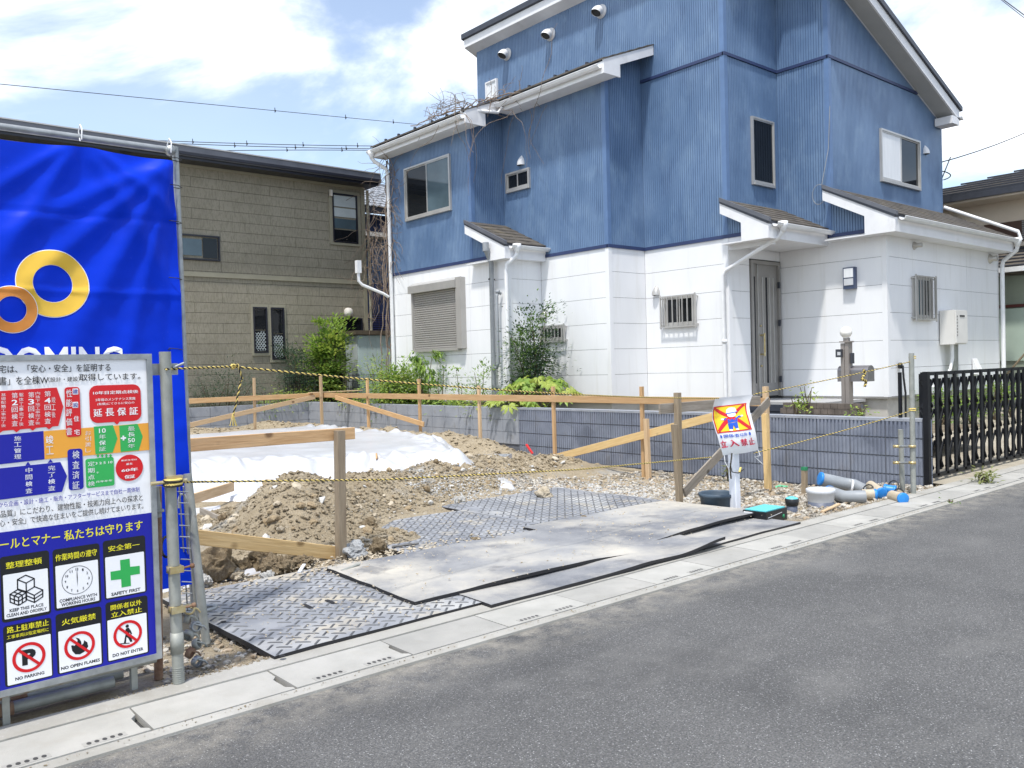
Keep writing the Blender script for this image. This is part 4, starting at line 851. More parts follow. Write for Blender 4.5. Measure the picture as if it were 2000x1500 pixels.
# dead vines
def vine(name, starts, label, n, spread, down, r=.008, seed=1, step=.14, main=()):
    rnd = random.Random(seed); t_ = thing(name, starts[0], label, 'dead vine'); 
    if main:
        m = MB()
        for pts in main: m.tube(pts, r * 1.8, 5)
        m.build('vine_stem', vinem, t_)
    m = MB()
    for i in range(n):
        p = Vector(rnd.choice(starts)) + Vector([rnd.uniform(-s, s) for s in spread]); d = Vector((rnd.uniform(-.4, .2), rnd.uniform(-.9, .9), rnd.uniform(-1, .5) if down else rnd.uniform(-.3, .9))); pts = [p.copy()]
        for k in range(rnd.randint(4, 9)):
            d += Vector((rnd.uniform(-.3, .3), rnd.uniform(-.5, .5), rnd.uniform(-.6, .35))); d.normalize(); p = p + d * step; pts.append(p.copy())
        m.tube(pts, [r * (1 - .6 * k / len(pts)) for k in range(len(pts))], 4, cap=False)
    m.build('twigs', vinem, t_, kind='stuff'); return t_
def wob(p0, p1, n, a, seed):
    rnd = random.Random(seed); return [Vector(p0).lerp(Vector(p1), k / n) + Vector([rnd.uniform(-a, a) for _ in range(3)]) for k in range(n + 1)]
vine('dead_vine', [(10.28, 15.8, 5.9), (10.28, 15.8, 5.5), (10.25, 15.75, 5.0), (10.28, 15.85, 4.4), (10.3, 15.85, 4.0)], 'bare brown vine climbing the far corner downpipe of the blue house', 80, (.04, .12, .35), True, .007, 3, .10,
     main=[wob((10.25 - .1 * k, 16.15 - .12 * (k % 2), .5), (10.25, 15.88, 5.9), 26, .035, k) for k in range(3)])
vine('dead_vine', [(9.95, 13.6, 6.35), (9.95, 13.2, 6.38), (10.3, 12.8, 6.4), (10.6, 12.5, 6.5), (10.1, 13.9, 6.3), (10.75, 12.3, 6.5)], 'tangle of dry vine lying on the gutters where the wing roof steps', 80, (.1, .35, .03), False, .006, 5, .06,
     main=[wob((9.9, 14.4, 6.28), (10.7, 12.0, 6.5), 20, .04, 3), wob((9.95, 13.9, 6.3), (10.5, 12.6, 6.52), 16, .05, 4)])
vine('dead_vine', [(9.88, 13.3, 6.2), (9.9, 13.2, 6.1), (10.7, 12.0, 6.2), (11.0, 12.1, 6.2)], 'loose vine strands hanging from the gutter over the blue wall', 16, (.03, .6, .05), True, .006, 11, .17)
vine('dead_vine', [(11.3, 18.3, 4.6), (11.35, 18.3, 4.1), (11.4, 18.1, 3.5), (11.4, 18.0, 5.2)], 'pale dead vine hanging off the olive house corner beside the gap', 90, (.15, .25, .6), True, .007, 8, .16,
     main=[wob((11.42, 17.6, .9), (11.3, 17.9, 4.4), 22, .05, 13), wob((11.30, 17.6, .9), (11.4, 17.9, 3.8), 22, .05, 14), wob((11.32, 18.5, 2.6), (11.33, 18.5, 5.6), 20, .06, 15)])
# ================================================================== BANNER
cB = M('banner_blue', (.001, .036, .60), .45, var=.15, scale=2, space='World', spec=.12); layer(cB, (.25, .35, .7), 40, .68, .75, stretch=(1, 1, 14), fac=.35)
c_gold = M('print_gold', (.80, .50, .045), .4, var=.05); c_or = M('print_orange', (.72, .26, .035), .4, var=.05)
c_wh = M('print_white', (.90, .90, .91), .4, var=.03); c_bk = M('print_black', (.008, .009, .012), .4, var=.05); c_rd = M('print_red', (.66, .006, .012), .4, var=.05)
c_bl = M('print_blue', (.003, .006, .34), .5, var=.06); c_gn = M('print_green', (.03, .42, .09), .4, var=.05); c_am = M('print_amber', (.85, .38, .04), .4, var=.05)
c_ye = M('print_yellow', (.88, .80, .03), .4, var=.04); c_rd2 = M('print_crimson', (.60, .01, .06), .4, var=.05); c_bl2 = M('print_royal', (.01, .09, .55), .4, var=.05); c_yw = M('print_sign_yellow', (.95, .64, .01), .4, var=.05)
BY = 4.40
def bfold(x, z):
    """out-of-plane folds of the hanging cloth"""
    tz = 2.47 - z; o = 0
    c1 = ony(335, 312, BY); c2 = ony(157, 268, BY)
    for cx, cz, angs in ((c1.x, c1.z, ((-118, .045, .055), (-104, .03, .03), (-136, .04, .05), (-150, .03, .05), (-93, -.015, .02))), (c2.x, c2.z, ((-60, .03, .05), (-120, .03, .05), (-38, .02, .04), (-142, .02, .04)))):
        dx, dz = x - cx, z - cz; rr = math.hypot(dx, dz) + 1e-6; a = math.degrees(math.atan2(dz, dx))
        if a > 90: a -= 360
        for a0, amp, w in angs:
            e = (math.radians(a - a0) * rr) / (w * (.5 + rr * .9)); o += amp * math.exp(-e * e) * min(1, rr / .12) * math.exp(-rr / 1.8) * .8
    o += .012 * math.sin(z * 3 + x * 5) + .006 * fbm(x * 4, z * 4, 1)
    o += .006 * (1 if .0 else 0) + .006 * math.exp(-((z - 1.76) / .012) ** 2) - .006 * math.exp(-((z - 2.12) / .012) ** 2)
    return -o
tl = ony(0, 266, BY); tr = ony(335, 312, BY); br = ony(352, 960, BY)
bx0, bx1 = -.45, tr.x + .0; bz1 = tr.z + .0; bz0 = .28
BA = thing('banner', ((bx0 + bx1) / 2, BY, bz0), 'glossy blue construction banner with a gold double ring hanging behind the sign board', 'banner')
def bpt(x, z, off=0.): return (x, BY + bfold(x, z) - off, z)
nx, nz = 110, 150; m = MB(); 
for j in range(nz + 1):
    for i in range(nx + 1):
        t = j / nz; x = bx0 + (bx1 + .055 * (1 - t) - bx0) * i / nx; z = bz0 + (bz1 - bz0) * t
        # top edge dips between ties
        if t > .9: z -= .010 * math.sin(math.pi * min(1, abs((x - .55) % .6) / .6)) * (t - .9) * 10
        m.v.append(bpt(x, z))
m.f = [(j * (nx + 1) + i, j * (nx + 1) + i + 1, (j + 1) * (nx + 1) + i + 1, (j + 1) * (nx + 1) + i) for j in range(nz) for i in range(nx)]; m.sm = [True] * len(m.f); m.mi = [0] * len(m.f)
m.build('banner_cloth', cB, BA, fix=False)
def drape_mesh(polys_or_mesh, name, mat, off):
    """project a flat (x,z) triangle soup on the folded cloth"""
    vs, fs = polys_or_mesh; m = MB(); m.add([bpt(x, z, off) for x, z in vs], fs, True); return m.build(name, mat, BA, fix=False)
def ringmesh(cx, cz, ro, ri, n=72, k=5):
    vs = []; fs = []
    for i in range(n):
        a = 2 * math.pi * i / n
        for j in range(k + 1): r_ = ri + (ro - ri) * j / k; vs.append((cx + r_ * math.cos(a), cz + r_ * math.sin(a)))
    for i in range(n):
        for j in range(k): a = i * (k + 1) + j; b = ((i + 1) % n) * (k + 1) + j; fs.append((a, a + 1, b + 1, b))
    return vs, fs
def ringpx(cx, cy, rx, ry, rxi, Yp):
    c = ony(cx, cy, Yp); ex = ony(cx + rx, cy, Yp); ez = ony(cx, cy - ry, Yp); ro = ((ex - c).length + (ez - c).length) / 2; return c.x, c.z, ro, ro * rxi
L_ = ony(28, 545, BY).x; R_ = ony(174, 562, BY).x; T_ = ony(97, 490, BY).z; Bm = ony(105, 618, BY).z
cx, cz, ro = (L_ + R_) / 2, (T_ + Bm) / 2, (R_ - L_ + T_ - Bm) / 4
drape_mesh(ringmesh(cx, cz, ro + .0035, ro * .555), 'ring_outline', c_wh, .003); drape_mesh(ringmesh(cx, cz, ro, ro * .565), 'ring', c_gold, .0045)
R2 = ony(72, 605, BY).x; T2 = ony(20, 560, BY).z; B2 = ony(25, 650, BY).z; ro2 = (T2 - B2) / 2; cx2 = R2 - ro2; cz2 = (T2 + B2) / 2
drape_mesh(ringmesh(cx2, cz2, ro2 + .003, ro2 * .565), 'ring_outline', c_wh, .006); drape_mesh(ringmesh(cx2, cz2, ro2, ro2 * .575), 'ring', c_or, .0075)
# ---- lettering as flat meshes
def glyphs(text, bold=.0, res=3):
    b_ = bold if text.isascii() else 0
    vs, fs = glyphs0(text, b_, res)
    if b_ or bold < .003: return vs, fs
    k = len(vs); s = bold * .75
    return [(x - s, y - s * .4) for x, y in vs] + [(x + s, y + s * .4) for x, y in vs], fs + [tuple(i + k for i in f) for f in fs]
def glyphs0(text, bold=.0, res=3):
    cu = bpy.data.curves.new('t', 'FONT'); cu.body = text; cu.resolution_u = res; cu.offset = bold; cu.fill_mode = 'FRONT'
    ob = bpy.data.objects.new('t', cu); COL.objects.link(ob); bpy.context.view_layer.update()
    dg = bpy.context.evaluated_depsgraph_get(); me = bpy.data.meshes.new_from_object(ob.evaluated_get(dg))
    vs = [(v.co.x, v.co.y) for v in me.vertices]; fs = [tuple(p.vertices) for p in me.polygons]
    bpy.data.objects.remove(ob); bpy.data.curves.remove(cu); bpy.data.meshes.remove(me); return vs, fs
def fit(vf, u0, v0, u1, v1):
    vs, fs = vf
    if not vs: return vs, fs
    xs = [v[0] for v in vs]; ys = [v[1] for v in vs]; a, b, c, d = min(xs), max(xs), min(ys), max(ys)
    return [(u0 + (x - a) / max(b - a, 1e-6) * (u1 - u0), v0 + (y - c) / max(d - c, 1e-6) * (v1 - v0)) for x, y in vs], fs
g1 = ony(-35, 790, BY); g2 = ony(238, 676, BY)
vf = fit(glyphs('OOMING', .025), ony(-28, 700, BY).x, ony(120, 735, BY).z, ony(240, 700, BY).x, ony(120, 677, BY).z)
drape_mesh(vf, 'lettering', c_wh, .004)
vf = fit(glyphs('BL', .025), ony(-28, 700, BY).x - .24, ony(120, 735, BY).z, ony(-28, 700, BY).x - .02, ony(120, 677, BY).z); drape_mesh(vf, 'lettering', c_wh, .004)
for py in (312, 365, 435, 545, 682):
    p = ony(341, py, BY); MB().tube([p + Vector((-.035, -.02, .005)), p + Vector((.0, -.045, .0)), p + Vector((.03, -.02, -.003)), p + Vector((.03, .02, -.0)), p + Vector((-.03, .01, .0))], .0022, 5).build('cable_tie', wire, BA)
for px in (157, 331): 
    p = ony(px, 262 + (px > 200) * 26, BY); MB().tube([p + Vector((0, -.02, -.03)), p + Vector((.0, -.03, .02)), p + Vector((0, -.0, .045)), p + Vector((0, .03, .02)), p + Vector((0, .01, -.03))], .003, 5).build('white_tie', c_wh, BA)
# banner frame of pipes
FRM = thing('scaffold_rail', (1.55, BY + .04, 0), 'grey steel pipe frame that holds the blue banner', 'pipe frame')
pt_ = ony(342, 287, BY + .04); pbm = onz(381, 1243, -.01)
MB().tube([pbm, pt_ + Vector((0, 0, .0))], .0165, 10).build('upright', galv, FRM)
MB().tube([(-1.2, BY + .03, ony(0, 247, BY).z + .0), ony(330, 293, BY + .03)], .017, 12).lathe(ony(333, 294, BY), [(0, -.02), (.024, -.02), (.024, .02), (0, .02)], 12, (0, 1, 0)).build('top_rail', galv, FRM)
MB().tube([(-1.2, BY + .03, .75), (1.5, BY + .03, .73)], .017, 10).build('lower_rail', galv, FRM)
# ================================================================== SIGN BOARD
ST = R(1.65); SD = Vector((math.cos(ST), math.sin(ST), 0)); SN = Vector((-math.sin(ST), math.cos(ST), 0)); S0 = Vector((1.215, 3.735, 0))
def suv(px, py):
    d = ray(px, py); t = (S0 - CC).dot(SN) / d.dot(SN); p = CC + d * t; return ((p - S0).dot(SD), p.z)
def s3(u, v, off=0.): return S0 + SD * u + Vector((0, 0, v)) - SN * off
SG = thing('sign_board', (.6, 3.72, .14), 'white and blue safety sign board crowded with notices, clipped to the scaffold post', 'sign board')
uT, vT = suv(293, 691); uB, vB = suv(318, 1284); u0, u1, v0, v1 = -1.75, (uT + uB) / 2, vB, vT
def sbox(u0, u1, v0, v1, o0, o1, name, mat, par=None):
    m = MB(); pts = [s3(u0, v0, o0), s3(u1, v0, o0), s3(u1, v1, o0), s3(u0, v1, o0)]; m.extr(pts, -SN * (o1 - o0)); return m.build(name, mat, par or SG)
sbox(u0, u1 - .002, v0 + .004, v1 - .004, -.012, -.002, 'panel', c_wh)
for a in ((u0, u1, v1 - .022, v1), (u0, u1, v0, v0 + .024), (u1 - .022, u1, v0 + .024, v1 - .022), (u0, u0 + .022, v0 + .024, v1 - .022)): sbox(*a, -.03, .008, 'frame_bar', galv)
def decal(vf, name, mat, off):
    vs, fs = vf; h = len(vs) / 2 if name == 'lettering' else 1e9; m = MB(); m.add([s3(u, v, off + (.0003 if i >= h else 0)) for i, (u, v) in enumerate(vs)], fs); return m.build(name, mat, SG, fix=False)
Z2_ = lambda x, y: suv(x / 3.947, 680 + y / 3.947); Z3_ = lambda x, y: suv(x / 3.75, 1000 + y / 3.75)
def poly_(Z, pts, mat, off=.0006, name='print_shape'):
    vs = [Z(*p) for p in pts]; return decal((vs, [tuple(range(len(vs)))]), name, mat, off)
def rrect(Z, q, mat, off=.0006, r_=.012, name='print_shape'):
    """rounded quad; q = four corners lt, rt, rb, lb in zoom pixels -> axis aligned box on the board"""
    P_ = [Z(*p) for p in q]; a, b = (P_[0][0] + P_[3][0]) / 2, (P_[1][0] + P_[2][0]) / 2; d, c = (P_[0][1] + P_[1][1]) / 2, (P_[2][1] + P_[3][1]) / 2
    vs = []
    for cx, cy, s in ((b - r_, d - r_, 0), (a + r_, d - r_, 1), (a + r_, c + r_, 2), (b - r_, c + r_, 3)): vs += [(cx + r_ * math.cos((s + t / 4) * math.pi / 2), cy + r_ * math.sin((s + t / 4) * math.pi / 2)) for t in range(5)]
    return decal((vs, [tuple(range(len(vs)))]), name, mat, off)
def txt(Z, s, lb, rt, mat, bold=.018, off=.0014, name='lettering'):
    a = Z(*lb); b = Z(*rt)
    xm = (lb[0] + rt[0]) / 2; decal(fit(glyphs(s, bold, 2), a[0], a[1], b[0], b[1]), name, mat, off)
def vtxt(Z, s, x0, x1, y0, y1, mat, bold=.018, off=.0014):
    cells = s if isinstance(s, list) else list(s); n = len(cells); VS = []; FS = []; hh = (y1 - y0) / n
    for i, ch in enumerate(cells):
        a = Z(x0, y0 + hh * (i + .92)); b = Z(x1, y0 + hh * (i + .08)); sq = (b[0] - a[0]) / 1
        if ch in '一': a, b = Z(x0, y0 + hh * (i + .58)), Z(x1, y0 + hh * (i + .42))
        vs, fs = fit(glyphs(ch, bold, 2), a[0], a[1], b[0], b[1]); k = len(VS); VS += vs; FS += [tuple(q + k for q in f) for f in fs]
    decal((VS, FS), 'lettering', mat, off)
def ell(Z, c, rx, ry, mat, off=.0006, ri=0., n=44, name='print_shape'):
    C0 = Z(*c); ru = (Z(c[0] + rx, c[1])[0] - Z(c[0] - rx, c[1])[0]) / 2; rv = (Z(c[0], c[1] - ry)[1] - Z(c[0], c[1] + ry)[1]) / 2; ru = rv = (ru + rv) / 2
    if ri:
        vs = [(C0[0] + k * ru * math.cos(2 * math.pi * i / n), C0[1] + k * rv * math.sin(2 * math.pi * i / n)) for i in range(n) for k in (1, ri)]
        fs = [(2 * i, 2 * ((i + 1) % n), 2 * ((i + 1) % n) + 1, 2 * i + 1) for i in range(n)]
    else: vs = [(C0[0] + ru * math.cos(2 * math.pi * i / n), C0[1] + rv * math.sin(2 * math.pi * i / n)) for i in range(n)]; fs = [tuple(range(n))]
    return decal((vs, fs), name, mat, off), C0, ru
# upper half
va = Z2_(580, 1345)[1]; decal(([(u0 + .02, v0 + .024), (u1 - .022, v0 + .024), (u1 - .022, va), (u0 + .02, va)], [(0, 1, 2, 3)]), 'print_shape', c_bl, .0004)
txt(Z2_, '宅は、「安心・安全」を証明する', (-8, 195), (850, 118), c_bk, .008); txt(Z2_, '書」を全棟W', (-8, 288), (372, 212), c_bk, .008); txt(Z2_, '（設計・建設）', (372, 262), (614, 218), c_bk, .008); txt(Z2_, '取得しています。', (612, 254), (1080, 188), c_bk, .008)
poly_(Z2_, [(-700, 375), (437, 303), (488, 450), (450, 600), (-700, 700)], c_rd)
for x, y in ((0, 640), (127, 635), (252, 622), (378, 612)): poly_(Z2_, [(x - 30, y - 10), (x - 12, y - 10), (x - 12, y - 25), (x + 12, y - 25), (x + 12, y - 10), (x + 30, y - 10), (x, y + 14)], c_rd, .0012)
vtxt(Z2_, '第2回検査', 90, 135, 338, 607, c_wh); vtxt(Z2_, '躯体工事完了後', 146, 180, 340, 603, c_wh, .01); vtxt(Z2_, '第3回検査', 218, 262, 333, 600, c_wh); vtxt(Z2_, '内装下地工事完了後', 272, 308, 333, 592, c_wh, .01)
vtxt(Z2_, '第4回検査', 343, 390, 325, 588, c_wh); vtxt(Z2_, '竣工後', 398, 426, 370, 540, c_wh, .01); vtxt(Z2_, '基礎配筋工事完了後', 8, 44, 345, 612, c_wh, .01)
rrect(Z2_, [(493, 303), (610, 297), (628, 678), (512, 687)], c_rd, .0016)
vtxt(Z2_, '性能評価書', 509, 553, 312, 678, c_wh, off=.0022)
for y in (312, 415): rrect(Z2_, [(556, y), (600, y - 2), (603, y + 44), (560, y + 46)], c_wh, .002, .002)
vtxt(Z2_, '建', 560, 598, 312, 356, c_bl, off=.0025); vtxt(Z2_, '設', 562, 600, 415, 460, c_bl, off=.0025); vtxt(Z2_, '住', 568, 608, 516, 570, c_wh, off=.0022); vtxt(Z2_, '宅', 572, 612, 620, 674, c_wh, off=.0022)
rrect(Z2_, [(683, 290), (1085, 276), (1088, 560), (697, 577)], c_rd, .0006, .03)
txt(Z2_, '10年目定期点検後', (717, 360), (1065, 320), c_wh, .022); txt(Z2_, '5年毎のメンテナンス実施', (737, 411), (1042, 375), c_wh, .01); txt(Z2_, '(有償)にてさらに安心の', (750, 444), (1035, 409), c_wh, .01)
for k, ch in enumerate('延長保証'): txt(Z2_, ch, (720 + k * 92, 531 - k * 5), (786 + k * 92, 466 - k * 5), c_wh, .03)
poly_(Z2_, [(880, 568), (922, 566), (902, 592)], c_rd, .0014)
poly_(Z2_, [(335, 640), (1142, 576), (1150, 785), (343, 857)], c_am); poly_(Z2_, [(-700, 735), (335, 638), (344, 857), (-700, 975)], c_bl)
vtxt(Z2_, '施工管理', 109, 162, 672, 860, c_wh); vtxt(Z2_, '竣工', 353, 410, 664, 828, c_wh); vtxt(Z2_, 'お引渡し', 656, 700, 632, 808, c_wh, .01)
poly_(Z2_, [(722, 605), (870, 593), (905, 695), (868, 805), (735, 817)], c_gn, .0012); poly_(Z2_, [(918, 597), (1060, 583), (1100, 680), (1070, 787), (930, 800)], c_gn, .0012)
vtxt(Z2_, ['10', '年', '保', '証'], 762, 814, 612, 800, c_wh, .01, .002); vtxt(Z2_, ['最', '長', '50', '年'], 985, 1038, 598, 776, c_wh, .01, .002); txt(Z2_, '+', (930, 713), (970, 673), c_wh, .05, .002)
poly_(Z2_, [(-700, 1000), (465, 877), (517, 985), (478, 1107), (-700, 1260)], c_bl)
for x, y in ((215, 893), (388, 873)): poly_(Z2_, [(x - 20, y + 12), (x + 20, y + 8), (x, y - 18)], c_bl, .0012)
vtxt(Z2_, '中間検査', 197, 248, 915, 1125, c_wh); vtxt(Z2_, '完了検査', 371, 424, 898, 1105, c_wh)
rrect(Z2_, [(518, 780), (632, 772), (647, 1085), (530, 1098)], c_bl, .0016); vtxt(Z2_, '検査済証', 558, 610, 782, 1095, c_wh, off=.0022)
rrect(Z2_, [(658, 860), (875, 833), (883, 1055), (665, 1082)], c_gn, .0006, .008); vtxt(Z2_, '定期点検', 677, 728, 866, 1070, c_wh); txt(Z2_, '3 2 5 10', (735, 898), (866, 868), c_wh, .01); txt(Z2_, '月年年年', (738, 1040), (866, 1010), c_wh, .0); txt(Z2_, 'ケ', (742, 968), (762, 950), c_wh, .0)
for x in (755, 788, 820, 852): poly_(Z2_, [(x - 7, 842), (x - 7, 828), (x - 14, 828), (x, 815), (x + 14, 828), (x + 7, 828), (x + 7, 842)], c_gn, .0012)
ell(Z2_, (998, 922), 105, 102, c_rd); txt(Z2_, '東栄住宅は', (932, 874), (1055, 850), c_wh, .01); txt(Z2_, '最長', (972, 902), (1020, 882), c_wh, .01); txt(Z2_, '60年', (935, 957), (1063, 918), c_wh, .03); txt(Z2_, '保証', (960, 1008), (1040, 972), c_wh, .03)
def rowtxt(Z, s, x0, y0, x1, y1, h, mat, bold=.01):
    """text line whose px baseline runs (x0,y0)-(x1,y1), h = px height; horizontal on the board"""
    a = Z(x0, y0); b = Z(x1, y1); vb = (a[1] + b[1]) / 2; vt = (Z(x0, y0 - h)[1] + Z(x1, y1 - h)[1]) / 2
    decal(fit(glyphs(s, bold, 2), a[0], vb, b[0], vt), 'lettering', mat, .0014)
rowtxt(Z2_, 'から企画・設計・施工・販売・アフターサービスまで自社一貫体制', -12, 1234, 1075, 1102, 40, c_bl, .006); rowtxt(Z2_, '品質」にこだわり、建物性能・技術力向上への探求と', 4, 1312, 1100, 1172, 52, c_bk, .004); rowtxt(Z2_, '心・安全」で快適な住まいをご提供し続けてまいります。', -5, 1385, 1105, 1232, 50, c_bk, .004)
# lower half
rowtxt(Z3_, 'ールとマナー', 0, 282, 440, 215, 72, c_ye, .02); rowtxt(Z3_, '私たちは守ります', 470, 215, 1045, 128, 76, c_ye, .025)
def card(bq, wq): rrect(Z3_, bq, c_bk, .0008, .012, 'notice_card'); rrect(Z3_, wq, c_wh, .0012, .004, 'notice_face')
card([(-6, 330), (357, 280), (376, 752), (16, 808)], [(20, 463), (348, 412), (360, 728), (33, 786)]); card([(383, 278), (725, 226), (745, 668), (399, 722)], [(405, 398), (716, 347), (726, 648), (415, 708)])
card([(750, 214), (1060, 168), (1078, 588), (768, 645)], [(768, 335), (1052, 288), (1064, 577), (780, 635)]); card([(18, 832), (377, 778), (390, 1205), (40, 1285)], [(42, 958), (370, 891), (380, 1197), (58, 1272)])
card([(404, 750), (742, 690), (757, 1112), (422, 1195)], [(425, 878), (734, 812), (744, 1108), (437, 1182)]); card([(770, 664), (1078, 610), (1094, 1030), (786, 1104)], [(785, 797), (1070, 735), (1082, 1022), (796, 1093)])
card([(-372, 880), (-14, 832), (0, 1290), (-360, 1370)], [(-350, 1010), (-40, 958), (-30, 1270), (-340, 1340)]); card([(-372, 388), (-38, 332), (-20, 806), (-360, 870)], [(-350, 520), (-60, 465), (-50, 790), (-340, 850)])
T3 = lambda s, x0, y0, x1, y1, h, mat=c_ye, b=.02: rowtxt(Z3_, s, x0, y0, x1, y1, h, mat, b)
T3('整理整頓', 42, 416, 307, 380, 48); T3('作業時間の遵守', 405, 362, 710, 318, 50); T3('安全第一', 792, 292, 1022, 258, 42)
T3('路上駐車禁止', 50, 885, 357, 836, 46); T3('工事車両は指定場所に', 50, 928, 357, 878, 28, c_ye, .004); T3('火気厳禁', 452, 828, 702, 788, 46); T3('関係者以外', 810, 718, 1037, 683, 40); T3('立入禁止', 813, 772, 1040, 735, 40)
T3('KEEP THIS PLACE', 70, 732, 318, 692, 24, c_bk, .025); T3('CLEAN AND ORDERLY', 47, 770, 343, 720, 24, c_bk, .025); T3('COMPLIANCE WITH', 435, 664, 710, 616, 24, c_bk, .025); T3('WORKING HOURS', 448, 692, 697, 647, 24, c_bk, .025)
T3('SAFETY FIRST', 815, 615, 1028, 577, 24, c_bk, .03); T3('NO PARKING', 112, 1232, 325, 1190, 24, c_bk, .03); T3('NO OPEN FLAMES', 447, 1157, 732, 1095, 24, c_bk, .03); T3('DO NOT ENTER', 825, 1064, 1050, 1012, 24, c_bk, .03)
poly_(Z3_, [(878, 352), (948, 341), (952, 401), (1022, 393), (1024, 452), (955, 463), (958, 541), (889, 553), (886, 491), (811, 500), (808, 437), (882, 425)], c_gn, .0018)
def nosign(c, r):
    _, c0, ru = ell(Z3_, c, r, r * .93, c_rd, .0024, .80); a = math.radians(-45); w = .09 * ru
    d = (math.cos(a), math.sin(a)); n_ = (-d[1], d[0]); q = .86 * ru
    vs = [(c0[0] + d[0] * s * q + n_[0] * t * w, c0[1] + d[1] * s * q + n_[1] * t * w) for s, t in ((-1, -1), (1, -1), (1, 1), (-1, 1))]; decal((vs, [(0, 1, 2, 3)]), 'print_shape', c_rd, .0028); return c0, ru
c0, ru = nosign((212, 1062), 120); decal(fit(glyphs('P', .06, 3), c0[0] - .42 * ru, c0[1] - .5 * ru, c0[0] + .42 * ru, c0[1] + .55 * ru), 'lettering', c_bk, .0018)
c0, ru = nosign((583, 977), 113)
fl = [(-.55, .12), (-.5, -.25), (-.3, -.55), (.0, -.62), (.3, -.5), (.55, -.2), (.5, .1), (.3, .3), (.25, .1), (.12, .0), (.1, .25), (-.02, .5), (-.25, .62), (-.12, .4), (-.18, .2), (-.35, .05), (-.42, .12)]
decal(([(c0[0] + a * ru, c0[1] + b * ru) for a, b in fl], [tuple(range(len(fl)))]), 'print_shape', c_bk, .0018)
c0, ru = nosign((935, 893), 107)
per = [[(-.12, .42), (.08, .45), (.22, .2), (.3, -.05), (.22, -.1), (.13, .1), (.1, -.1), (.25, -.35), (.3, -.62), (.15, -.62), (.02, -.3), (-.1, -.2), (-.15, -.62), (-.3, -.62), (-.2, -.15), (-.12, .1), (-.22, .05)], [(-.55, -.55), (.1, -.66), (.1, -.72), (-.6, -.62)]]
for q in per: decal(([(c0[0] + a * ru, c0[1] + b * ru) for a, b in q], [tuple(range(len(q)))]), 'print_shape', c_bk, .0018)
decal(([(c0[0] + (-.02 + .12 * math.cos(t)) * ru, c0[1] + (.58 + .12 * math.sin(t)) * ru) for t in np.linspace(0, 6.28, 13)[:-1]], [tuple(range(12))]), 'print_shape', c_bk, .0018)
# clock
_, c0, ru = ell(Z3_, (565, 497), 113, 105, c_bk, .0018, .965)
for k in range(1, 13):
    a = math.radians(90 - 30 * k); cx, cy = c0[0] + .76 * ru * math.cos(a), c0[1] + .76 * ru * math.sin(a); w = .09 if k > 9 else .05; decal(fit(glyphs(str(k), .02, 2), cx - w * ru, cy - .09 * ru, cx + w * ru, cy + .09 * ru), 'lettering', c_bk, .0018)
decal(([(c0[0] - .02 * ru, c0[1]), (c0[0], c0[1] - .5 * ru), (c0[0] + .02 * ru, c0[1]), (c0[0] + .03 * ru, c0[1] + .2 * ru), (c0[0], c0[1] + .9 * ru), (c0[0] - .03 * ru, c0[1] + .2 * ru)], [(0, 1, 2, 3, 4, 5)]), 'print_shape', c_bk, .002)
# boxes pictogram (line drawing)
def line3(pts, w=.0022):
    q = [Z3_(*p) for p in pts]
    for (a, b) in zip(q[:-1], q[1:]):
        d = Vector((b[0] - a[0], b[1] - a[1])); 
        if d.length < 1e-6: continue
        d.normalize(); n_ = Vector((-d.y, d.x)) * w; e = d * w * .6
        decal(([(a[0] - e.x - n_.x, a[1] - e.y - n_.y), (b[0] + e.x - n_.x, b[1] + e.y - n_.y), (b[0] + e.x + n_.x, b[1] + e.y + n_.y), (a[0] - e.x + n_.x, a[1] - e.y + n_.y)], [(0, 1, 2, 3)]), 'print_line', c_bk, .0018)
for pl in ([(127, 495), (187, 462), (250, 487), (190, 520), (127, 495), (128, 563), (192, 583), (190, 520)], [(250, 487), (250, 548), (192, 583)], [(192, 583), (250, 610), (312, 570), (250, 545)], [(192, 583), (194, 640), (252, 662), (312, 620), (312, 570)], [(250, 610), (252, 662)], [(193, 612), (251, 636), (312, 596)],
           [(72, 603), (128, 568), (190, 590), (135, 625), (72, 603), (74, 660), (136, 683), (190, 650), (190, 590)], [(135, 625), (136, 683)], [(103, 614), (105, 672)], [(73, 631), (135, 654), (190, 620)], [(162, 608), (163, 667)], [(100, 586), (162, 608)], [(103, 614), (160, 580)]): line3(pl)
# ------------------------------------------------------------------ scaffold posts and clutter
def pole(name, p0, p1, r, mat, label, grp=None, cat='pipe'):
    t_ = thing(name, p0, label, cat, grp); MB().tube([p0, p1], r, 14).build('pipe', mat, t_); return t_
P1a = onz(349, 1338, .012); P1b = ony(322, 687, P1a.y); PO = pole('scaffold_post', P1a, P1b, .0243, galvold, 'upright galvanised scaffold post at the right edge of the sign board', cat='scaffold post')
d1 = (P1b - P1a)
def onpost(t, dx=0, dy=0): return P1a + d1 * t + Vector((dx, dy, 0))
def clamp(t, nm='post_clamp', s=1):
    c = onpost(t); MB().lathe(c - Vector((0, 0, .014)), [(.025, 0), (.031, 0), (.031, .028), (.025, .028)], 16).box(c.x - .028, c.x + .03, c.y - .038, c.y - .024, c.z - .014, c.z + .014).build(nm, brass, PO)
    MB().tube([c + Vector((.02, -.02, 0)), c + Vector((.065, -.02, .004))], .005, 6).lathe(c + Vector((.065, -.02, .004)), [(0, 0), (.011, 0), (.011, .014), (0, .014)], 6, (1, 0, 0)).build('clamp_bolt', rust, PO)
def zt(py): return (ony(345, py, P1a.y).z - P1a.z) / d1.z
clamp(zt(1110)); clamp(zt(1188))
MB().lathe(onpost(zt(1275)), [(.025, 0), (.028, 0), (.028, .09), (.025, .09)], 14).build('post_collar', galvold, PO)
m = MB()
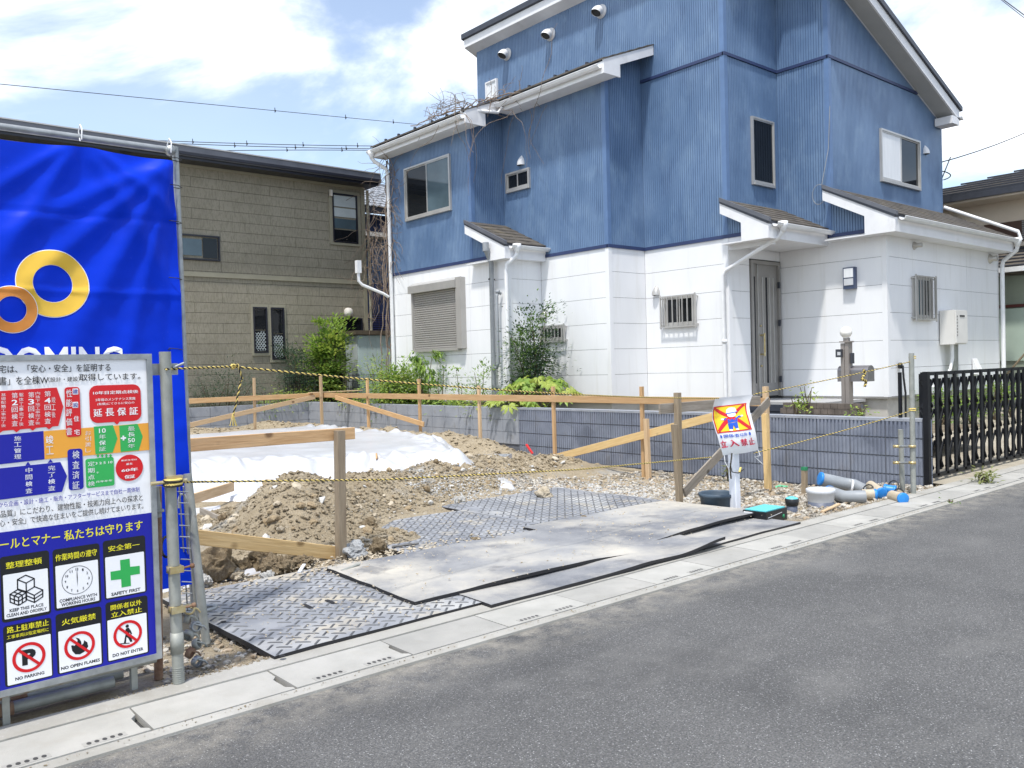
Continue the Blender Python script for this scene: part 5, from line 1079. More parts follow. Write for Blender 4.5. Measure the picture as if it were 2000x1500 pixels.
for k in range(9): m.lathe(onpost(0) + Vector((0, 0, .004 + k * .009)), [(.024, 0), (.027, .003), (.024, .006)], 12)
m.build('thread', galvold, PO)
MB().box(P1b.x - .06, P1b.x + .06, P1b.y + .02, P1b.y + .03, P1b.z - .10, P1b.z - .05).tube([P1b + Vector((.03, 0, -.07)), P1b + Vector((.08, 0, -.05))], .006).build('fitting', galv, PO)
q = onpost(zt(938)); MB().tube([q + Vector((-.09, -.03, .0)), q + Vector((.06, -.03, .0))], .008, 8).box(q.x - .03, q.x + .04, q.y - .045, q.y - .02, q.z - .01, q.z + .025).build('cross_clamp', brass, PO)
P4 = pole('rusty_prop', onz(322, 1335, .0) + Vector((0, .08, 0)), ony(307, 950, 3.88), .019, rust, 'rust-stained prop between the sign board edge and the scaffold post', cat='prop')
MB().tube([ony(306, 1010, 3.88) + Vector((0, 0, 0)), ony(303, 950, 3.88)], .0215, 12).lathe(ony(307, 1000, 3.88), [(.02, 0), (.03, 0), (.03, .01), (.02, .01)], 12).build('sleeve', galvold, P4)
P3 = pole('leaning_pipe', onz(403, 1257, .0), ony(366, 925, 4.35), .021, galvold, 'short drab pipe leaning to the left beside the diamond plate corner')
P6 = pole('thin_rod', onz(385, 1243, .0) + Vector((0, -.02, 0)), ony(363, 975, 4.3), .008, galvold, 'thin hooked steel rod standing beside the leaning pipe', cat='rod')
q = ony(363, 975, 4.3); MB().tube([q, q + Vector((-.005, 0, .02)), q + Vector((-.025, 0, .03)), q + Vector((-.035, 0, .0)), q + Vector((-.035, 0, -.04))], .007, 7).build('hook', galvold, P6)
# ladder-like wire panel
LW = thing('wire_panel', (1.42, 4.1, .0), 'narrow galvanised wire panel standing behind the scaffold post', 'wire panel')
m = MB()
for px in (352, 360): m.tube([onz(px + 16, 1215, .02), ony(px - 2, 950, 4.2)], .004, 5)
for k in range(12):
    py = 960 + k * 22; m.tube([ony(347 + k, py, 4.2), ony(368 + k * .8, py + 1, 4.2)], .003, 5)
m.build('wires', galv, LW)
# ring foot
RF_ = thing('pipe_ring', onz(405, 1190, .05), 'bent grey tube ring round the foot of the leaning pipe', 'tube')
c = onz(392, 1190, .09); MB().tube([c + Vector((.07 * math.cos(t) * 1.2, .05 * math.sin(t), 0)) for t in np.linspace(0, 2 * math.pi, 22)], .010, 8).build('ring', galv, RF_)
# clamps hanging at the foot
HC = thing('spare_clamps', (1.42, 3.95, .1), 'bunch of dirty pipe clamps hooked behind the post foot', 'clamps'); rnd = random.Random(4)
for k in range(7):
    c = ony(372 + rnd.uniform(-8, 16), 1190 + k * 17, 3.98 + rnd.uniform(-.05, .05)); a = rnd.uniform(0, 3)
    MB().lathe(c, [(.018, -.012), (.026, -.012), (.026, .012), (.018, .012)], 12, (math.cos(a), math.sin(a), rnd.uniform(-.6, .6))).tube([c + Vector((-.02, 0, .02)), c + Vector((.03, -.02, .0)), c + Vector((.045, -.01, -.02))], .005, 6).build('clamp', random.Random(k).choice([galv, galvold, rust, brass]), HC)
# black rubber straps near post
MB().tube([ony(325 + 10 * math.cos(t), 1068 + 20 * math.sin(t), 3.92 + .02 * math.sin(3 * t)) for t in np.linspace(0, 9, 26)], .006, 6).build('hose_coil', blackpl, PO)
# stack of pipes under the board
k = 0; labels = ['uppermost of the grey pipes lying under the sign board', 'thick middle pipe lying under the sign board', 'lower pipe with a rust band under the sign board', 'pipe lying at the back under the sign board', 'front pipe lying on the soil under the sign board', 'rearmost low pipe under the sign board']
for (ya, za, yb, zb, xr, r_) in ((3.92, .20, 3.86, .19, 1.17, .024), (3.84, .125, 3.80, .14, 1.2, .024), (3.83, .045, 3.88, .05, 1.05, .024), (4.05, .05, 4.05, .06, 1.25, .024), (3.93, .05, 3.93, .06, 1.1, .022), (4.12, .12, 4.15, .14, 1.2, .024)):
    t_ = pole('steel_pipe', Vector((-1.6, ya, za)), Vector((xr, yb, zb)), r_, galvold, labels[k], 'steel pipes stacked under the sign board'); k += 1
    MB().lathe((.55 + k * .03, ya + (yb - ya) * .75, za + (zb - za) * .75 - .0), [(r_ + .001, -.03), (r_ + .004, -.03), (r_ + .004, .03), (r_ + .001, .03)], 12, (1, 0, 0)).build('rust_band', rust, t_)
t_ = thing('support_frame', (.9, 3.95, 0), 'steel channel stub frame under the right end of the sign board', 'frame')
MB().box(1.10, 1.125, 3.80, 3.83, .02, .30).box(.98, 1.12, 3.80, 3.825, .19, .27).build('channel', galvold, t_); MB().box(.62, .645, 3.785, 3.8, .0, .22).build('channel', galvold, t_); MB().lathe((1.075, 3.798, .22), [(0, 0), (.008, 0), (.008, .002), (0, .002)], 10, (0, -1, 0)).build('hole', gap, t_)
MB().box(-1.5, 1.15, 4.22, 4.24, .0, .30).build('back_board', nmetal, t_)
# ================================================================== ROPES
def rope(name, pts, label, r=.0034, pitch=.034, cat='rope', grp=None, parent=None):
    t_ = thing(name, pts[0], label, cat, grp) if not parent else parent
    P_ = [Vector(p) for p in pts]; segs = [(b - a).length for a, b in zip(P_[:-1], P_[1:])]; tot = sum(segs); n = max(8, int(tot / pitch * 7)); A1 = []; A2 = []
    sd = None; i = 0; acc = 0
    for k in range(n + 1):
        s = tot * k / n
        while i < len(segs) - 1 and s > acc + segs[i]: acc += segs[i]; i += 1
        d = (P_[i + 1] - P_[i]).normalized(); p = P_[i].lerp(P_[i + 1], min(1, (s - acc) / segs[i])); u = d.cross(Vector((0, 0, 1))) if abs(d.z) < .95 else d.cross(Vector((1, 0, 0))); u.normalize(); w = d.cross(u); a = 2 * math.pi * s / pitch
        A1.append(p + (u * math.cos(a) + w * math.sin(a)) * r * .72); A2.append(p - (u * math.cos(a) + w * math.sin(a)) * r * .72)
    MB().tube(A1, r, 5).build('yellow_strand', ropeY, t_); MB().tube(A2, r, 5).build('black_strand', ropeB, t_); return t_
def sag(p, q, n, s): p = Vector(p); q = Vector(q); return [p.lerp(q, t / n) - Vector((0, 0, s * 4 * (t / n) * (1 - t / n))) for t in range(n + 1)]
WP = onz(1437, 1000, -.03); WPX, WPY = WP.x, WP.y
a = P1b + Vector((-.01, -.03, -.075)); kn = ony(455, 716, 3.98); b = ony(1404, 778, WPY - .06)
RP1 = rope('tiger_rope', sag(a, kn, 4, .0) + sag(kn, b, 14, .04)[1:], 'upper yellow and black rope from the scaffold post to the caution sheet', cat='rope')
rope('', [kn + Vector((0, 0, 0)), kn + Vector((.02, -.01, .01)), kn + Vector((.045, 0, -.06)), ony(470, 745, 3.98), ony(462, 785, 3.98), ony(455, 812, 3.98)], '', parent=RP1)
m = MB(); 
for k in range(10): m.tube([ony(455, 808, 3.98), ony(455 + rnd.uniform(-9, 9), 832, 3.98 + rnd.uniform(-.02, .02))], .0018, 4)
m.build('frayed_end', ropeY, RP1); c = kn; MB().tube([c + Vector((.010 * math.cos(t), .009 * math.sin(t * 1.3), .010 * math.sin(t))) for t in np.linspace(0, 14, 40)], .004, 6).build('knot', ropeY, RP1)
PR = onz(1784, 966, .0); PRt = ony(1780, 690, PR.y)
s1 = ony(1472, 770, WPY - .06)
rope('tiger_rope', sag(s1, ony(1780, 706, PR.y - .03), 8, .01), 'upper rope from the caution sheet up to the pole beside the gate', r=.0031)
c = P1a + d1 * zt(940) + Vector((0, -.03, 0)); lowp = [c, ony(400, 941, 3.9), ony(750, 937, 4.15), ony(1130, 917, 4.3), ony(1390, 893, WPY - .05)]
RP3 = rope('tiger_rope', lowp, 'lower yellow and black rope crossing in front of the soil mound'); MB().tube([c + Vector((.034 * math.cos(t), .034 * math.sin(t), .012 * math.sin(t * .33))) for t in np.linspace(0, 19, 60)], .0065, 6).build('wrapped_turns', ropeY, RP3); MB().tube([c + Vector((.036 * math.cos(t), .036 * math.sin(t), .012 * math.sin(t * .33 + 1))) for t in np.linspace(0, 19, 60)], .0055, 6).build('wrapped_turns', ropeB, RP3)
rope('tiger_rope', sag(ony(1472, 885, WPY - .05), ony(1788, 800, PR.y - .03), 8, .015), 'lower rope from the caution sheet up to the pole beside the gate', r=.0031)
rope('tiger_rope', [ony(1687, 722, PR.y + .1), ony(1690, 730, PR.y + .1), ony(1683, 740, PR.y + .1), ony(1692, 745, PR.y + .1), ony(1689, 755, PR.y + .1)], 'frayed yellow rope tail tied on the upper rope before the mailbox', r=.008, cat='rope tail')
# poles beside the gate
def vpole(px, pyb, pyt, z0, lbl, r=.0243):
    b = onz(px, pyb, z0); t = ony(px - 4, pyt, b.y); b.z -= .12; return pole('scaffold_post', b, t, r, galvold, lbl, 'posts at the end of the ribbed wall', 'scaffold post'), b, t
V1, v1b, v1t = vpole(1784, 966, 690, .01, 'taller of the two scaffold posts at the end of the ribbed wall'); V2, v2b, v2t = vpole(1763, 958, 839, .01, 'shorter of the two scaffold posts at the end of the ribbed wall')
for py in (872, 904):
    p = ony(1757, py, v2b.y - .03); q = ony(1788, py, v1b.y - .03); MB().tube([p, q], .012, 8).build('coupler_bar', galv, V1)
    for c in (p, q): MB().lathe(c + Vector((0, .03, -.012)), [(.025, 0), (.034, 0), (.034, .024), (.025, .024)], 12).build('coupler', brass, V1)
for py in (698, 800): c = ony(1782, py, v1b.y); MB().tube([c + Vector((.03 * math.cos(t), .03 * math.sin(t), .01 * math.sin(t * .4))) for t in np.linspace(0, 14, 40)], .005, 5).build('rope_wrap', ropeY, V1)
# ================================================================== WHITE POST AND CAUTION SHEET
t_ = thing('white_post', (WPX, WPY, -.03), 'square white plastic post standing in front of the dark bucket', 'post')
top = ony(1431, 850, WPY); MB().bar((WPX, WPY, -.1), (top.x, top.y, top.z), .075, .075, up=(0, 1, 0), ch=.006).build('shaft', whitepost, t_)
CSY = WPY - .075
CS = thing('caution_sheet', ony(1437, 830, CSY), 'flapping white no-entry sheet with an orange square tied above the white post', 'caution sheet')
Lp = [(1400, 778), (1399, 800), (1397, 822), (1399, 845), (1404, 868), (1414, 890)]; Rp = [(1471, 771), (1466, 790), (1465, 808), (1467, 835), (1471, 860), (1479, 879)]
def csp(s, t, off=0.):
    """s across 0..1, t down 0..1"""
    k = min(4.999, t * 5); i = int(k); f = k - i; f = f * f * (3 - 2 * f) * .3 + f * .7
    lx = Lp[i][0] * (1 - f) + Lp[i + 1][0] * f; ly = Lp[i][1] * (1 - f) + Lp[i + 1][1] * f; rx = Rp[i][0] * (1 - f) + Rp[i + 1][0] * f; ry = Rp[i][1] * (1 - f) + Rp[i + 1][1] * f
    p = ony(lx + (rx - lx) * s, ly + (ry - ly) * s, CSY); w = .03 * math.sin(t * 5.5 + .5) + .022 * math.sin(s * 4 + t * 2) + .01 * math.sin(s * 9)
    return p + Vector((0, w - off, 0))
nx, nz = 16, 26; m = MB(); m.v = [csp(i / nx, j / nz) for j in range(nz + 1) for i in range(nx + 1)]; m.f = [(j * (nx + 1) + i, j * (nx + 1) + i + 1, (j + 1) * (nx + 1) + i + 1, (j + 1) * (nx + 1) + i) for j in range(nz) for i in range(nx)]; m.sm = [True] * len(m.f); m.mi = [0] * len(m.f); m.build('sheet', M('vinyl_white', (.78, .78, .80), .4, var=.03), CS, fix=False)
def cdec(vf, mat, off, name='print_shape', sub=1):
    vs, fs = vf; h = len(vs) / 2 if name == 'lettering' else 1e9; MB().add([csp(s, t, off + (.0006 if i >= h else 0)) for i, (s, t) in enumerate(vs)], fs).build(name, mat, CS, fix=False)
def crect(s0, s1, t0, t1, mat, off, n=10, name='print_shape'):
    vs = [(s0 + (s1 - s0) * i / n, t0 + (t1 - t0) * j / n) for j in range(n + 1) for i in range(n + 1)]; fs = [(j * (n + 1) + i, j * (n + 1) + i + 1, (j + 1) * (n + 1) + i + 1, (j + 1) * (n + 1) + i) for j in range(n) for i in range(n)]; cdec((vs, fs), mat, off, name)
crect(.03, .92, .155, .625, c_rd, .003); crect(.065, .885, .178, .60, c_yw, .0045)
def cline(a, b, w, mat, off, n=14):
    vs = []; d = Vector((b[0] - a[0], (b[1] - a[1]) * 1.5)).normalized(); nn = (-d.y * w, d.x * w / 1.5)
    for k in range(n + 1): s = a[0] + (b[0] - a[0]) * k / n; t = a[1] + (b[1] - a[1]) * k / n; vs += [(s - nn[0], t - nn[1]), (s + nn[0], t + nn[1])]
    cdec((vs, [(2 * k, 2 * k + 1, 2 * k + 3, 2 * k + 2) for k in range(n)]), mat, off)
cline((.07, .185), (.88, .59), .04, c_rd, .006); cline((.86, .185), (.09, .59), .04, c_rd, .0065)
def cpoly(pts, mat, off): cdec((pts, [tuple(range(len(pts)))]), mat, off)
cpoly([(.50 + .10 * math.cos(a), .335 + .055 * math.sin(a)) for a in np.linspace(0, 6.28, 13)[:-1]], c_wh, .008)
cpoly([(.38, .305), (.39, .25), (.44, .215), (.52, .205), (.6, .23), (.63, .30), (.64, .31), (.37, .32)], c_wh, .0095); cline((.37, .315), (.65, .305), .008, c_bl2, .011, 3)
cpoly([(.33, .395), (.70, .385), (.72, .42), (.60, .425), (.58, .475), (.37, .48), (.38, .43), (.30, .435)], c_bl2, .0085); cpoly([(.36, .485), (.57, .48), (.55, .565), (.48, .565), (.46, .51), (.43, .57), (.35, .57)], c_bl2, .0085)
for a in ((.28, .41), (.75, .40), (.38, .585), (.52, .58)): cpoly([(a[0] + .035 * math.cos(q), a[1] + .018 * math.sin(q)) for q in np.linspace(0, 6.28, 9)[:-1]], c_wh, .0088)
def ctxt(s, s0, s1, t0, t1, mat, bold):
    vs, fs = fit(glyphs(s, bold, 2), s0, 0, s1, 1); cdec(([(x, t1 + (t0 - t1) * y) for x, y in vs], fs), mat, .005, 'lettering')
ctxt('関係者以外', .18, .74, .655, .705, c_bl2, .02)
for c_x in (.11, .82): cpoly([(c_x + .03 * math.cos(q), .68 + .025 * math.sin(q)) for q in np.linspace(0, 6.28, 9)[:-1]], c_bl2, .005)
for k, ch in enumerate('立入禁止'): ctxt(ch, .02 + k * .235, .21 + k * .235, .735, .87, c_rd2, .05)
MB().tube([csp(1, 1), csp(1, 1) + Vector((.0, -.02, -.05)), ony(1474, 892, CSY), ony(1490, 907, CSY)], .0035, 5).build('white_cord', c_wh, CS); MB().tube([csp(.05, 1), ony(1416, 902, CSY), ony(1423, 915, CSY), ony(1425, 925, CSY)], .003, 5).build('white_cord', c_wh, CS)
MB().tube([csp(.25, .98), ony(1428, 900, CSY - .03), ony(1426, 915, CSY - .03), ony(1428, 935, CSY - .03)], .007, 5).tube([ony(1426, 905, CSY - .03), ony(1430, 922, CSY - .05), ony(1442, 924, CSY - .05), ony(1452, 917, CSY - .0)], .005, 5).build('black_cord', ropeB, CS); MB().tube([ony(1444, 922, CSY - .04), ony(1447, 913, CSY - .04)], .01, 6).build('yellow_end', ropeY, CS)
# ================================================================== BATTER BOARDS (stakes, rails, braces)
def stake(p_foot, p_top, w, mat, label, grp='batter board stakes', t=None):
    b = Vector(p_foot); tp = Vector(p_top); b = b - (tp - b).normalized() * .12; t_ = plank('wooden_stake', b, tp, t or w, w, mat, label=label, cat='stake', group=grp)
    return t_
GB = 8.40
ks = [(13.92, 738, 717, 'third stake from the back corner along the right-hand row, thin and pale'), (12.22, 740, 818, 'pale stake where the downward brace meets the right-hand rail'), (10.56, 753, 935, 'stake with a weathered grey top in front of the drainpipe'), (8.86, 755, 1080, 'tall pale stake at the low end of the long golden brace'), (7.20, 755, 1253, 'pale stake standing behind the short tan stake')]
for y, py, px, lb in ks:
    tp = onx(px, py, GB); stake((GB + .005, tp.y, hgt(GB, tp.y, False)), tp, .045, wnew if px != 935 else wtan, lb)
cb = onx(627, 768, GB); ct = onx(626, 731, GB - .1); stake((GB - .1, ct.y, .25), ct, .05, wtan, 'stake at the far corner where two batter boards meet')
RY = cb.y
tp = ony(496, 738, RY); stake((tp.x, RY + .02, .35), tp, .045, wtan, 'lone stake in the rear batter board nearest the blue banner')
stake(onz(1267, 934, -.1), onz(1262, 818, .0) * 0 + onx(1262, 818, onz(1267, 934, -.1).x), .055, wtan, 'short tan stake crossing the golden brace')
s5 = onz(1500, 955, -.1); stake(s5, ony(1494, 808, s5.y), .06, wgold, 'golden stake in front of the ribbed wall right of the caution sheet')
s6 = ony(1495, 755, s5.y + .12); stake((s6.x + .02, s5.y + .12, -.1), s6, .055, wtan, 'taller stake standing behind the golden stake right of the caution sheet')
s7 = onz(1327, 988, -.02); stake(s7, ony(1323, 767, s7.y), .055, wstake, 'tall weathered stake left of the caution sheet'); s8 = onz(1319, 986, -.0); stake(s8 + Vector((0, -.055, 0)), ony(1317, 829, s7.y - .055), .05, wstake, 'shorter weathered stake nailed to the front of the tall one')
s9 = onz(666, 1094, .01); stake(s9, ony(663, 841, s9.y), .062, wstake, 'thick grey-brown stake at the right end of the two nearest boards')
def board(p, q, h, mat, label, th=.02, grp='batter boards'): return plank('wooden_board', p, q, th, h, mat, label=label, cat='board', group=grp)
zr = .88
e0 = onx(1503, 783, GB - .03); board((GB - .03, RY + .3, zr + .0), (GB - .03, e0.y, zr + .0), .095, wnew, 'long horizontal rail running along the ribbed wall side')
board((GB - .2, RY - .03, zr), (-2.0, RY - .03, zr), .095, wnew, 'horizontal rail across the back of the lot')
board((8.1, RY - .06, zr + .055), (9.3, RY - .08, zr + .06), .02, wtan, 'short flat board lying on the far corner joint', th=.09)
a = onx(655, 776, GB - .06); b = onx(828, 829, GB - .06); board(a, b, .085, wnew, 'brace sloping down to the right from the far corner')
a = onx(1088, 893, GB - .07); b = onx(1440, 802, GB - .07); board(a, b, .10, wgold, 'long golden brace rising to the right before the ribbed wall')
a = ony(372, 830, RY - .08); b = ony(615, 775, RY - .08); board(a, b, .09, wtan, 'brace rising to the right toward the far corner')
nbY = s9.y + .05; a = ony(320, 873, nbY); b = ony(692, 846, nbY); board(a, b, .085, wnew, 'near horizontal board in front of the white film')
c5 = s9.y + .035; a = ony(330, 1043, c5); b = ony(656, 1080, c5); board((a.x, a.y, a.z), (b.x, b.y, b.z), .095, wgold, 'golden board low over the clods, ending at the thick stake')
gY = s7.y + .04; a = ony(1288, 799, gY); b = ony(1484, 782, gY); board(a, b, .095, wgrey, 'weathered grey horizontal board behind the caution sheet')
a = ony(1336, 962, gY - .1); b = ony(1502, 783, gY + .05); board(a, b, .10, wgrey, 'weathered grey brace crossing behind the caution sheet')
# ================================================================== WHITE FILM
def film(name, xs, ys, zf, label):
    o = grid(xs, ys, zf).build(name, sheetm, fix=False, label=label, cat='plastic sheet'); return o
def zs_(x, y):
    top = .385 + .012 * fbm(x * .9, y * .9, 2); rg = lambda q: 1 - abs(2 * (q % 1) - 1); j = .10 * fbm(x * 1.4, y * 1.4, 7)
    d = (x - 5.9) * .584 + (y - 7.7) * .811 + j; e = -(x - 5.9) * .874 + (y - 7.7) * .485 + j; e = min(e, (7.45 - x))
    m = min(d, e); t = sm(-.42, .22, m); w = math.exp(-((m + .02) / .33) ** 2); al = x - y * .7
    z = .06 + (top - .06) * t + w * (.11 * (rg(al * 1.35 + .7 * fbm(x, y, 3, 2)) - .5) + .06 * (rg(al * 3.3 + m * 2 + fbm(x * 2, y * 2, 9, 2)) - .5) + .03 * fbm(x * 5, y * 5, 4))
    z += .02 * (rg(al * .8 + m * .9 + .6 * fbm(x * .6, y * .6, 5)) - .5) * sm(.1, .6, m)
    z -= .5 * sm(-.45, -.75, m) + .6 * sm(13.95, 14.25, y); return z
film('plastic_film', span((-3, 2, .1), (2, 7.7, .035)), span((6.9, 11, .035), (11, 14.4, .08)), zs_, 'large crumpled white plastic film over the foundation bed')
def zs2(x, y): return .015 + .02 * fbm(x * 3, y * 3, 8) + .012 * abs(fbm(x * 9, y * 6, 4)) - .25 * sm(2.55 + .28 * (y - 5.6) , 2.8 + .28 * (y - 5.6), x) - .2 * sm(5.55, 5.42, y)
def zs3(x, y): return max(hgt(x, y, False) + .01, 0) * 0 + .06 + .015 * fbm(x * 2, y * 2, 8) - .3 * sm(7.3, 7.7, x) - .2 * sm(8.85 + .0 * x, 8.65, y)
film('plastic_film', span((-2, 3.6, .04)), span((5.4, 8.6, .04)), zs2, 'white plastic film low on the left between the clods and the mound')
a = onz(392, 1000, .10); b = onz(530, 1062, .08); board(a, b, .085, wgrey, 'thin pale formwork board at the left foot of the mound')
a = onz(375, 975, .16); b = onz(455, 950, .16); board(a, b, .10, wtan, 'short formwork board between two pieces of white film', th=.03)
stake(onz(585, 1062, .05), onz(585, 1062, .05) + Vector((0, 0, .11)), .02, wtan, 'tiny peg at the foot of the mound')
a = onz(895, 892, .22); b = onz(1000, 886, .2); MB().add([onz(905, 888, .2), onz(1000, 886, .2), onz(985, 893, .19), onz(900, 905, .18)], [(0, 1, 2, 3)]).extr([onz(905, 888, .2), onz(1000, 886, .2), onz(985, 893, .19), onz(900, 905, .18)], (0, 0, -.08)).build('plastic_film', sheetm, label='narrow white strip of film at the right corner of the foundation bed', cat='plastic sheet')
# ================================================================== GROUND MATS
def matgrid(x0, x1, y0, y1, z, th, name, m_top, label, rot=0., wav=.006, seed=0, tread_=True, lift=None, cat='ground mat', skew=0, st=.03, holes=()):
    cx, cy = (x0 + x1) / 2, (y0 + y1) / 2; t_ = thing(name, (cx, cy, z), label, cat, 'mats laid over the lot entrance'); ca, sa = math.cos(rot), math.sin(rot)
    def T(x, y, dz=0):
        u, v = x - cx, y - cy; zz = z + wav * fbm(x * 1.3 + seed, y * 1.3, seed, 2) + (lift(x, y) if lift else 0); e = (.004 if tread_ else .016) * fbm(x * (4 if tread_ else 1.7) + seed, y * 3, 7, 2); return (cx + u * ca - v * sa + e, cy + u * sa + v * ca + e + skew * u, zz + dz)
    nx = max(2, int((x1 - x0) / st)); ny = max(2, int((y1 - y0) / st)); xs = [x0 + (x1 - x0) * i / nx for i in range(nx + 1)]; ys = [y0 + (y1 - y0) * j / ny for j in range(ny + 1)]
    m = MB(); m.v = [T(x, y, th) for y in ys for x in xs]; m.f = [(j * (nx + 1) + i, j * (nx + 1) + i + 1, (j + 1) * (nx + 1) + i + 1, (j + 1) * (nx + 1) + i) for j in range(ny) for i in range(nx)]; m.sm = [True] * len(m.f); m.mi = [0] * len(m.f); m.build('mat_top', m_top, t_, fix=False)
    e = MB()
    for loop in ([(x, y0) for x in xs], [(x1, y) for y in ys], [(x, y1) for x in xs[::-1]], [(x0, y) for y in ys[::-1]]):
        vs = []
        for x, y in loop: vs += [T(x, y, th), T(x, y, -.012)]
        e.add(vs, [(2 * k, 2 * k + 1, 2 * k + 3, 2 * k + 2) for k in range(len(loop) - 1)])
    e.build('mat_edge', rubedge, t_, fix=False)
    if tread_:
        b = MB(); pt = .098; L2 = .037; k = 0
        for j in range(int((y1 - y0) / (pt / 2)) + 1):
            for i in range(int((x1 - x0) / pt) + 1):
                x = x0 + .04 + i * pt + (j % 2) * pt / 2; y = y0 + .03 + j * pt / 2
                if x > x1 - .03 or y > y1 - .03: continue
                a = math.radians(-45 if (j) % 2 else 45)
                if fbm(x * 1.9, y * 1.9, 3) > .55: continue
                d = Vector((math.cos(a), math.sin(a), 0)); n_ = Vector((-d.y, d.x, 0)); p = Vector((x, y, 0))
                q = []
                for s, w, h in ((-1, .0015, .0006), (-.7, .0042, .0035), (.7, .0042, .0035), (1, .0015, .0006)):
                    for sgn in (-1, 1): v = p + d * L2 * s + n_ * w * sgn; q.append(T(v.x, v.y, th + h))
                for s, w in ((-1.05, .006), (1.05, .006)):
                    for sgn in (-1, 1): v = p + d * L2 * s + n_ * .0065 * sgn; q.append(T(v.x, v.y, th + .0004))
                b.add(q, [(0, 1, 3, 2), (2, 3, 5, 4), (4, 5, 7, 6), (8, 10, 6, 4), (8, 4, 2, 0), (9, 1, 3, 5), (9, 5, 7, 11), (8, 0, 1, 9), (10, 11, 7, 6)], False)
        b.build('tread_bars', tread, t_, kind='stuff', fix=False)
    for hx, hy, hl, a in holes:
        p = Vector((hx, hy, 0)); d = Vector((math.cos(a), math.sin(a), 0)); n_ = Vector((-d.y, d.x, 0)); w = .014; pts = []
        for k in range(8): g_ = math.pi * k / 7 - math.pi / 2; pts.append(p + d * (hl + w * math.cos(g_)) + n_ * w * math.sin(g_))
        for k in range(8): g_ = math.pi * k / 7 + math.pi / 2; pts.append(p + d * (-hl + w * math.cos(g_)) + n_ * w * math.sin(g_))
        MB().poly([T(q.x, q.y, th + .0045) for q in pts]).build('hand_hole', rubedge, t_, fix=False)
    return t_
h1 = onz(600, 1183, .04); h2 = onz(645, 1174, .04); h0 = onz(545, 1281, .04); h5 = onz(435, 1213, .04)
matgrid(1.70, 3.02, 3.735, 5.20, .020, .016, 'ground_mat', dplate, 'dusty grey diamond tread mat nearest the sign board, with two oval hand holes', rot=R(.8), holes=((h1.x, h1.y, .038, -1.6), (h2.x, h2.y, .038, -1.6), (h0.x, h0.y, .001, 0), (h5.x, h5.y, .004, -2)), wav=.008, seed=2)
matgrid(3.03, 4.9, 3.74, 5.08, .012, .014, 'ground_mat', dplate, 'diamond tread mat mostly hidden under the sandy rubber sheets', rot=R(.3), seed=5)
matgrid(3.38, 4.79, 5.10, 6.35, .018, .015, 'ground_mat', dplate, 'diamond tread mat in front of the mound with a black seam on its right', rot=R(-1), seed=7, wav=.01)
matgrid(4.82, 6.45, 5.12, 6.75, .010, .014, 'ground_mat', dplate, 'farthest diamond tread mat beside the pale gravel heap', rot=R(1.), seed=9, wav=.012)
# plain rubber sheets on top
matgrid(2.95, 5.10, 3.64, 4.05, .032, .009, 'rubber_sheet', rubber, 'dark rubber sheet along the gutter whose right end curls up', tread_=False, rot=R(-.5), seed=12, lift=lambda x, y: .05 * sm(4.55, 5.1, x) * sm(3.95, 3.64, y) + .012 * sm(3.9, 4.3, x), wav=.01, cat='rubber sheet')
matgrid(2.68, 4.62, 3.93, 5.02, .047, .009, 'rubber_sheet', rubber, 'sandy rubber sheet lying on top near the middle', tread_=False, rot=R(-2.2), seed=15, lift=lambda x, y: .012 * math.sin(x * 2.2), wav=.012, cat='rubber sheet')
matgrid(4.55, 6.40, 4.07, 5.20, .040, .009, 'rubber_sheet', rubber, 'pale dusty rubber sheet before the bucket with a raised front edge', tread_=False, rot=R(1.0), seed=18, lift=lambda x, y: .025 * sm(4.4, 4.07, y) * sm(4.7, 5.3, x), wav=.014, cat='rubber sheet')
matgrid(4.85, 6.22, 3.70, 4.2, .026, .009, 'rubber_sheet', rubber, 'dusty rubber sheet at the kerb below the raised edge', tread_=False, rot=R(.4), seed=21, wav=.008, cat='rubber sheet')
# ================================================================== STONES
import bmesh
def rockmesh(name, mat, seed, sub=2, rough=.35):
    bm = bmesh.new(); bmesh.ops.create_icosphere(bm, subdivisions=sub, radius=1)
    for v in bm.verts:
        n_ = v.co.normalized(); q = n_ * 1.1 + Vector((seed * 3.1, seed, 0)); f_ = 1 + rough * noise.noise(q) + rough * .5 * noise.noise(q * 2.7) - .45 * rough * abs(noise.noise(q * 5)) + .12 * noise.noise(q * 11); v.co = n_ * f_
    me = bpy.data.meshes.new(name); bm.to_mesh(me); bm.free(); me.materials.append(mat)
    for p_ in me.polygons: p_.use_smooth = False
    return me
RM = {k: [rockmesh('rock', m_, s, 4, .6) for s in range(1, 5)] for k, m_ in (('clod', clod), ('rock', rock), ('tan', rocktan), ('ruin', ruin))}
def bigrock(px, py, w, h, kind, label, zoff=None, n=0):
    """px,py = point where it meets the ground; w,h size in picture px"""
    zg = hgt(*onz(px, py, .03).xy, False); p = onz(px, py, zg); 
    for _ in range(3): zg = hgt(p.x, p.y, False); p = onz(px, py, zg)
    dep = (p - CC).dot(CW); s = dep / F; rw = w * s / 2; rh = h * s / 2; me = RM[kind][n % 4]
    o = bpy.data.objects.new('clod' if kind == 'clod' else 'rock', me); COL.objects.link(o); o.location = p + Vector((0, rw * .6, rh * .75)); o.scale = (rw, rw * .9, rh * 1.05); o.rotation_euler = (0, 0, n * 1.7)
    return tag(o, label, 'clod of earth' if kind == 'clod' else 'rock')
bigrock(437, 1135, 75, 72, 'clod', 'large dark brown clod beside the leaning pipe', n=0); bigrock(540, 1130, 56, 48, 'clod', 'round brown clod right of the white-speckled stone', n=1)
bigrock(520, 1112, 50, 45, 'clod', 'brown clod behind the round clod under the golden board', n=2); bigrock(560, 1128, 44, 48, 'clod', 'rounded tan-brown clod nearest the splintered lath', n=3)
